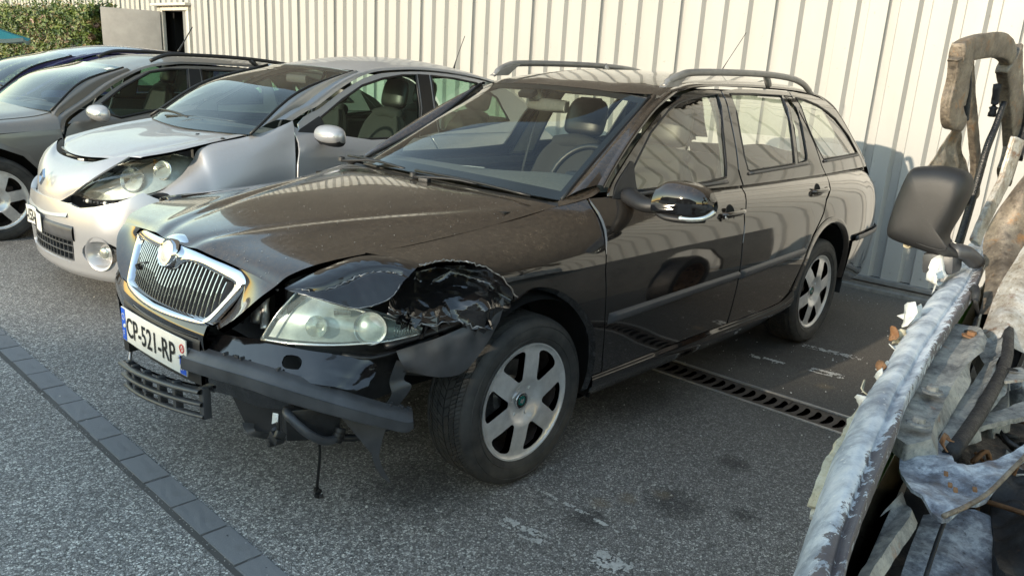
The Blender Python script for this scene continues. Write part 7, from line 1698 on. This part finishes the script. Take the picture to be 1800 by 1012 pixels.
mk('hanging_strip', [(.52, -1.955, 1.06), (.50, -1.950, 1.00), (.42, -1.962, .95), (.36, -1.972, .925), (.37, -1.975, .935), (.44, -1.964, .965), (.515, -1.952, 1.02)], [(0, 1, 6), (1, 2, 5), (1, 5, 6), (2, 3, 4), (2, 4, 5)], 'ash_flake', van)
# --- engine bay wreckage
def sheet(name, outl, z0, mat, relief=.012, sc=9, thick=.012, slope=(0, 0), step=.02, lab=None, fold=None):
    cx = sum(p[0] for p in outl) / len(outl); cy = sum(p[1] for p in outl) / len(outl)
    def fn(x, y):
        z = z0 + slope[0] * (x - cx) + slope[1] * (y - cy)
        if fold: z += fold(x, y)
        return Vector((x, y, z))
    o = panel(name, outl, fn, mat, van, (step, step), (), thick, (0, 0, 1), lambda P: relief * noise.noise(P * sc) + relief * .4 * noise.noise(P * sc * 3.5))
    if lab: label(o, lab)
    return o
rib = lambda c0, w_, h: (lambda x, y: h * math.exp(-(((y - (-2.115 + .15 * x + c0)) / w_) ** 2)))
sheet('bay_rail', [(.238, -2.055), (.146, -2.092), (.155, -2.134), (.031, -2.185), (-.045, -2.197), (-.337, -2.210), (-.521, -2.232), (-.612, -2.250), (-.655, -2.228), (-.625, -2.190), (-.394, -2.142), (-.11, -2.102)], .905, 'scorched_grey', .006, 8, .03, (.02, 0), .015, None, rib(-.060, .014, .016))
for bx, by in ((.045, -2.150), (-.42, -2.195), (-.60, -2.225)):
    b_ = lathe('bolt', [(0, .012), (.010, .012), (.011, .004), (.020, .003), (.021, 0)], (bx, by, .915), (0, 0, 1), 'rusty_steel' if bx > -.3 else 'scorched_grey', van, 8)
lathe('bolt_hole', [(0, .001), (.014, .001), (.016, 0)], (.100, -2.138, .912), (0, 0, 1), 'dark_void', van, 14)
sheet('bay_rail', [(.20, -2.159), (.10, -2.150), (-.04, -2.205), (-.34, -2.222), (-.53, -2.245), (-.56, -2.262), (-.38, -2.262), (-.28, -2.245), (.02, -2.222), (.16, -2.195)], .875, 'scorched_grey', .008, 10, .04, (.02, 0), .015, None, rib(-.105, .010, .020))
tube('charred_pipe', [(.24, -2.19, .90), (.0, -2.235, .885), (-.3, -2.262, .87), (-.56, -2.275, .865)], .014, 'charred', van, 8)
sheet('buckled_plate', [(-.622, -2.212), (-.520, -2.250), (-.586, -2.281), (-.630, -2.300), (-.585, -2.325), (-.530, -2.348), (-.475, -2.364), (-.490, -2.378), (-.535, -2.374), (-.600, -2.368), (-.700, -2.359), (-.765, -2.345), (-.826, -2.332), (-.805, -2.312), (-.775, -2.290), (-.770, -2.274), (-.745, -2.258), (-.690, -2.232)], .875, 'scorched_blue', .016, 11, .006, (.04, -.10), .010, 'buckled blue grey plate with bare square holes')
for bx, by, m in ((-.735, -2.315, 'rusty_steel'), (-.745, -2.325, 'rusty_steel'), (-.70, -2.300, 'rusty_steel'), (-.72, -2.345, 'rusty_steel')): box('rust_spot', (bx, by, .889), (.012, .006, .004), m, van, RZ(.3), .001)
scab(-.600, -2.268, .895, .012, 'rusty_steel'); scab(-.592, -2.272, .903, .009, 'rusty_steel')
tube('plate_lip', [(-.826, -2.332, .882), (-.765, -2.347, .880), (-.700, -2.361, .884), (-.600, -2.370, .890), (-.53, -2.376, .896), (-.478, -2.370, .905)], .004, 'scorched_brown', van, 6)
sheet('bent_strut_plate', [(-.732, -2.254), (-.755, -2.268), (-.771, -2.278), (-.785, -2.284), (-.805, -2.287), (-.975, -2.295), (-1.10, -2.31), (-1.12, -2.275), (-1.009, -2.262), (-.965, -2.258), (-.815, -2.252)], .835, 'scorched_grey', .004, 12, .02, (.05, 0), .010, None, lambda x, y: .016 * abs((y + 2.268 + (x + .73) * .03) / .02) * .8)
tube('brake_line', [(-.60, -2.30, .86), (-.70, -2.315, .84), (-.80, -2.325, .80), (-.95, -2.345, .74), (-1.1, -2.37, .70)], .0032, 'charred', van, 6)
sheet('charred_tank', [(-.56, -2.255), (-.48, -2.36), (-.56, -2.40), (-.80, -2.42), (-1.0, -2.44), (-1.05, -2.36), (-.86, -2.30), (-.70, -2.275)], .745, 'scorched_blue', .02, 8, .08, (0, 0), .015)
sheet('charred_floor', [(.40, -2.05), (.6, -2.6), (.2, -3.2), (-1.3, -3.2), (-1.55, -2.5), (-1.35, -2.34), (-.8, -2.24), (-.3, -2.16)], .62, 'charred', .05, 6, .12, (0, 0), .025)
sheet('charred_lump', [(-.36, -2.27), (-.24, -2.36), (-.30, -2.50), (-.60, -2.52), (-.85, -2.50), (-.80, -2.42), (-.60, -2.37), (-.44, -2.33)], .78, 'charred', .045, 10, .12, (0, 0), .012)
sheet('bay_bracket', [(-.037, -2.235), (-.005, -2.268), (-.04, -2.292), (-.101, -2.290), (-.130, -2.262), (-.09, -2.240)], .885, 'scorched_grey', .004, 10, .006, (0, -.2), .01)
lathe('bolt_hole', [(0, .001), (.010, .001), (.011, 0)], (-.060, -2.262, .892), (0, 0, 1), 'dark_void', van, 12)
sheet('bay_panel', [(.327, -2.118), (.394, -2.170), (.15, -2.23), (-.125, -2.278), (-.191, -2.262), (-.15, -2.205), (.08, -2.16)], .81, 'scorched_grey', .010, 9, .05, (.02, -.3), .015)
sheet('bay_arm', [(-.223, -2.205), (-.20, -2.235), (-.240, -2.262), (-.18, -2.290), (-.105, -2.320), (-.11, -2.345), (-.19, -2.335), (-.29, -2.300), (-.36, -2.270), (-.33, -2.225)], .850, 'scorched_grey', .008, 12, .010, (.0, -.15), .010)
scab(-.12, -2.325, .862, .012, 'rusty_steel')
for k in range(26):
    x = r.uniform(-.55, .35); y = -2.27 + .16 * x + r.uniform(-.10, .02); s = r.uniform(.012, .035); scab(x, y, r.uniform(.70, .82), s, r.choice(['charred', 'charred', 'ash_patch', 'scorched_grey', 'tar_gloss']), flat=r.uniform(.3, .9))
for k in range(10):
    a = Vector((r.uniform(-.6, .3), 0, r.uniform(.70, .82))); a.y = -2.22 + .16 * a.x; b = a + Vector((r.uniform(-.2, .2), r.uniform(-.15, .02), r.uniform(-.08, .08))); tube('burnt_wire', [a, a.lerp(b, .5) + Vector((r.gauss(0, .03), r.gauss(0, .02), r.gauss(0, .02))), b], r.uniform(.002, .006), r.choice(['charred', 'rusty_steel', 'tar_gloss']), van, 5)
tube('bonnet_stay', [(.26, -2.10, .955), (.30, -2.105, .90), (.16, -2.12, .86)], .006, 'charred', van, 6)
tube('stay_hook', [(.33, -2.075, .965), (.31, -2.085, .975), (.28, -2.095, .965), (.27, -2.098, .95)], .010, 'charred', van, 6)
# --- windscreen pillar and scuttle, ash white and rusty
pil = netfn([[(.35, -2.10, .90), (.32, -2.15, .915), (.36, -2.22, .90)], [(.52, -2.062, .965), (.50, -2.115, .985), (.55, -2.18, .96)], [(.70, -2.000, 1.040), (.69, -2.060, 1.065), (.74, -2.13, 1.02)], [(.74, -2.010, 1.13), (.73, -2.062, 1.15), (.78, -2.13, 1.10)], [(.80, -2.045, 1.235), (.79, -2.095, 1.25), (.84, -2.16, 1.20)], [(.90, -2.10, 1.37), (.89, -2.15, 1.38), (.94, -2.21, 1.34)]])
grid('scuttle_pillar', lambda u, v: pil(u, v) + Vector((-1, 0, .5)) * (.010 * noise.noise(pil(u, v) * 14)), 60, 20, 'scorched_brown', van, (-1, 0, .4))
pil2 = netfn([[(.20, -2.14, .865), (.16, -2.19, .885), (.20, -2.26, .86)], [(.36, -2.12, .93), (.33, -2.17, .95), (.37, -2.25, .92)], [(.50, -2.115, 1.00), (.48, -2.17, 1.015), (.52, -2.24, .99)], [(.64, -2.13, 1.10), (.62, -2.185, 1.115), (.66, -2.26, 1.08)]])
grid('scuttle_panel', lambda u, v: pil2(u, v) + Vector((-1, 0, .6)) * (.012 * noise.noise(pil2(u, v) * 17)), 40, 16, 'ash_patch', van, (-1, 0, .5))
# --- bare door frame
def ribbon(name, path, wid, mat, parent, nrm=(0.08, 1, 0), dep=.03, n=5, lab=None, rel=.004):
    """sheet-metal box section following a path; wid(t) is the half width in the plane of the door"""
    P = sm(path, n, False); N_ = Vector(nrm).normalized(); rows = []
    for i, p in enumerate(P):
        a, b = P[max(0, i - 1)], P[min(len(P) - 1, i + 1)]; d = (b - a).normalized(); s_ = d.cross(N_).normalized(); t = i / (len(P) - 1); w_ = wid(t) if callable(wid) else wid
        rows.append([p + s_ * w_ + N_ * dep * .5, p + s_ * w_ * 1.02, p + s_ * w_ - N_ * dep * .5, p - N_ * dep * .62, p - s_ * w_ - N_ * dep * .5, p - s_ * w_ * 1.02, p - s_ * w_ + N_ * dep * .5, p + N_ * dep * .62, p + s_ * w_ + N_ * dep * .5])
    for e_ in (0, -1): rows.insert(0 if e_ == 0 else len(rows), [sum(rows[e_][:-1], Vector()) / 8] * 9)
    f = netfn(rows)
    o = grid(name, lambda u, v: f(u, v) + Vector((-.5, -.5, .3)) * (rel * noise.noise(f(u, v) * 22) + rel * .5 * noise.noise(f(u, v) * 70)), len(P) * 2, 24, mat, parent, (0, 0, 0))
    if lab: label(o, lab)
    return o
fr6 = ribbon('door_window_frame', [(.69, -1.868, 1.372), (.620, -1.862, 1.41), (.622, -1.860, 1.48), (.607, -1.862, 1.53), (.590, -1.860, 1.572)], lambda t: .018 + .045 * min(1, t * 3.0) - .012 * t, 'scorched_brown', van, lab='rusty bare window frame of the burnt door')
ribbon('frame_top', [(.555, -1.858, 1.568), (.62, -1.862, 1.582), (.76, -1.873, 1.603), (.88, -1.883, 1.612), (.97, -1.890, 1.598), (1.03, -1.895, 1.555)], lambda t: .024 + .010 * sin(pi * t), 'scorched_brown', fr6, (.08, 1, 0), .034)
ribbon('frame_rear', [(1.005, -1.893, 1.585), (1.060, -1.898, 1.530), (1.120, -1.903, 1.46), (1.18, -1.908, 1.40), (1.235, -1.912, 1.340), (1.24, -1.915, 1.28), (1.17, -1.925, 1.20)], lambda t: .058 - .016 * t, 'scorched_brown', fr6, (.08, 1, 0), .036)
ribbon('frame_channel', [(.838, -1.820, 1.555), (.90, -1.825, 1.48), (.966, -1.830, 1.405), (1.04, -1.836, 1.32), (1.106, -1.841, 1.245), (1.17, -1.847, 1.12)], .020, 'scorched_brown', fr6, (.08, 1, 0), .02)
ribbon('frame_edge', [(.640, -1.850, 1.545), (.672, -1.852, 1.50), (.70, -1.854, 1.44), (.712, -1.855, 1.385)], .010, 'charred', fr6, (.08, 1, 0), .05)
fan = netfn([[(.655, -1.864, 1.372), (.690, -1.866, 1.376), (.715, -1.869, 1.372)], [(.605, -1.862, 1.315), (.680, -1.850, 1.318), (.76, -1.874, 1.305)], [(.548, -1.857, 1.255), (.68, -1.866, 1.262), (.83, -1.880, 1.235)], [(.49, -1.852, 1.18), (.68, -1.85, 1.18), (.88, -1.884, 1.12)]])
def fanf(u, v):
    P = fan(u, v); return P + Vector((0, 1, 0)) * (.016 * sin(v * 15 + u * 2) * u + .006 * noise.noise(P * 25))
grid('torn_inner_skin', fanf, 30, 40, 'scorched_brown', fr6, (-.3, -1, 0), .003)
tube('melted_strut', [(.986, -1.912, 1.447), (.955, -1.910, 1.37), (.920, -1.907, 1.31), (.900, -1.905, 1.20), (.870, -1.904, 1.08), (.83, -1.905, .98)], lambda t: .010 + .004 * noise.noise(Vector((t * 40, 0, 0))) + .004 * t, 'tar_gloss', van, 8)
tube('melted_strut', [(1.01, -1.905, 1.43), (.99, -1.903, 1.36), (.95, -1.90, 1.27), (.93, -1.90, 1.18)], lambda t: .008 + .004 * noise.noise(Vector((t * 50, 3, 0))), 'tar_gloss', van, 7)
ribbon('ash_trim', [(1.10, -1.952, 1.335), (1.082, -1.950, 1.26), (1.055, -1.947, 1.19), (1.00, -1.943, 1.13), (.945, -1.939, 1.07), (.905, -1.936, 1.00)], lambda t: .030 - .008 * t, 'ash_patch', van, (.3, 1, 0), .018, rel=.006)
ribbon('ash_trim', [(1.22, -1.93, 1.47), (1.235, -1.935, 1.40), (1.225, -1.94, 1.34), (1.18, -1.945, 1.27)], .020, 'charred', van, (.3, 1, 0), .03, rel=.010)
tube('door_rag', [(.97, -1.885, 1.50), (.985, -1.886, 1.44), (.98, -1.886, 1.40)], lambda t: .012 + .006 * noise.noise(Vector((t * 30, 1, 0))), 'charred', van, 6)
# --- black door mirror
M0 = [(-1.847, 1.254), (-1.90, 1.262), (-1.951, 1.258), (-1.978, 1.245), (-1.988, 1.205), (-1.975, 1.14), (-1.958, 1.085), (-1.960, 1.055), (-1.99, 1.040), (-1.996, 1.020), (-1.96, 1.016), (-1.915, 1.022), (-1.86, 1.032), (-1.815, 1.042), (-1.800, 1.058), (-1.800, 1.10), (-1.808, 1.16), (-1.822, 1.225), (-1.832, 1.246)]
ms = [(p.x, p.y) for p in sm([(a, b, 0) for a, b in M0], 3)]
mc = Vector((sum(a for a, b in ms) / len(ms), sum(b for a, b in ms) / len(ms)))
rows = []
for (k, dx) in ((.001, -.0560), (.30, -.0555), (.55, -.054), (.74, -.050), (.87, -.041), (.95, -.026), (1.0, .0), (1.0, .040), (.93, .060)):
    rows.append([Vector((.45 + dx + .06 * 0, mc.x + (a - mc.x) * k, mc.y + (b - mc.y) * k)) for a, b in ms + [ms[0]]])
mvf = netfn(rows)
vm = grid('door_mirror', mvf, 28, 57 * 2, 'black_plastic', van, (-1, 0, 0))
label(vm, 'large black plastic door mirror')
v = [Vector((.505, mc.x + (a - mc.x) * .93, mc.y + (b - mc.y) * .93)) for a, b in ms]; mk('mirror_glass', v, [tuple(range(len(v)))], 'chrome', vm, False)
tube('mirror_seam', [mvf(.40, t) + Vector((-.001, 0, 0)) for t in (.40, .45, .50, .55, .60)], .0015, 'black_plastic', vm, 4)
box('mirror_foot', (.47, -1.955, .998), (.10, .085, .062), 'grey_plastic', vm, RX(-.15), .016)
scab(.455, -1.865, 1.025, .018, 'foam_yellow', flat=.5)
tube('mirror_arm', [(.46, -1.975, 1.035), (.50, -2.0, 1.03), (.56, -2.02, 1.00)], .028, 'grey_plastic', vm, 10, sy=.8)
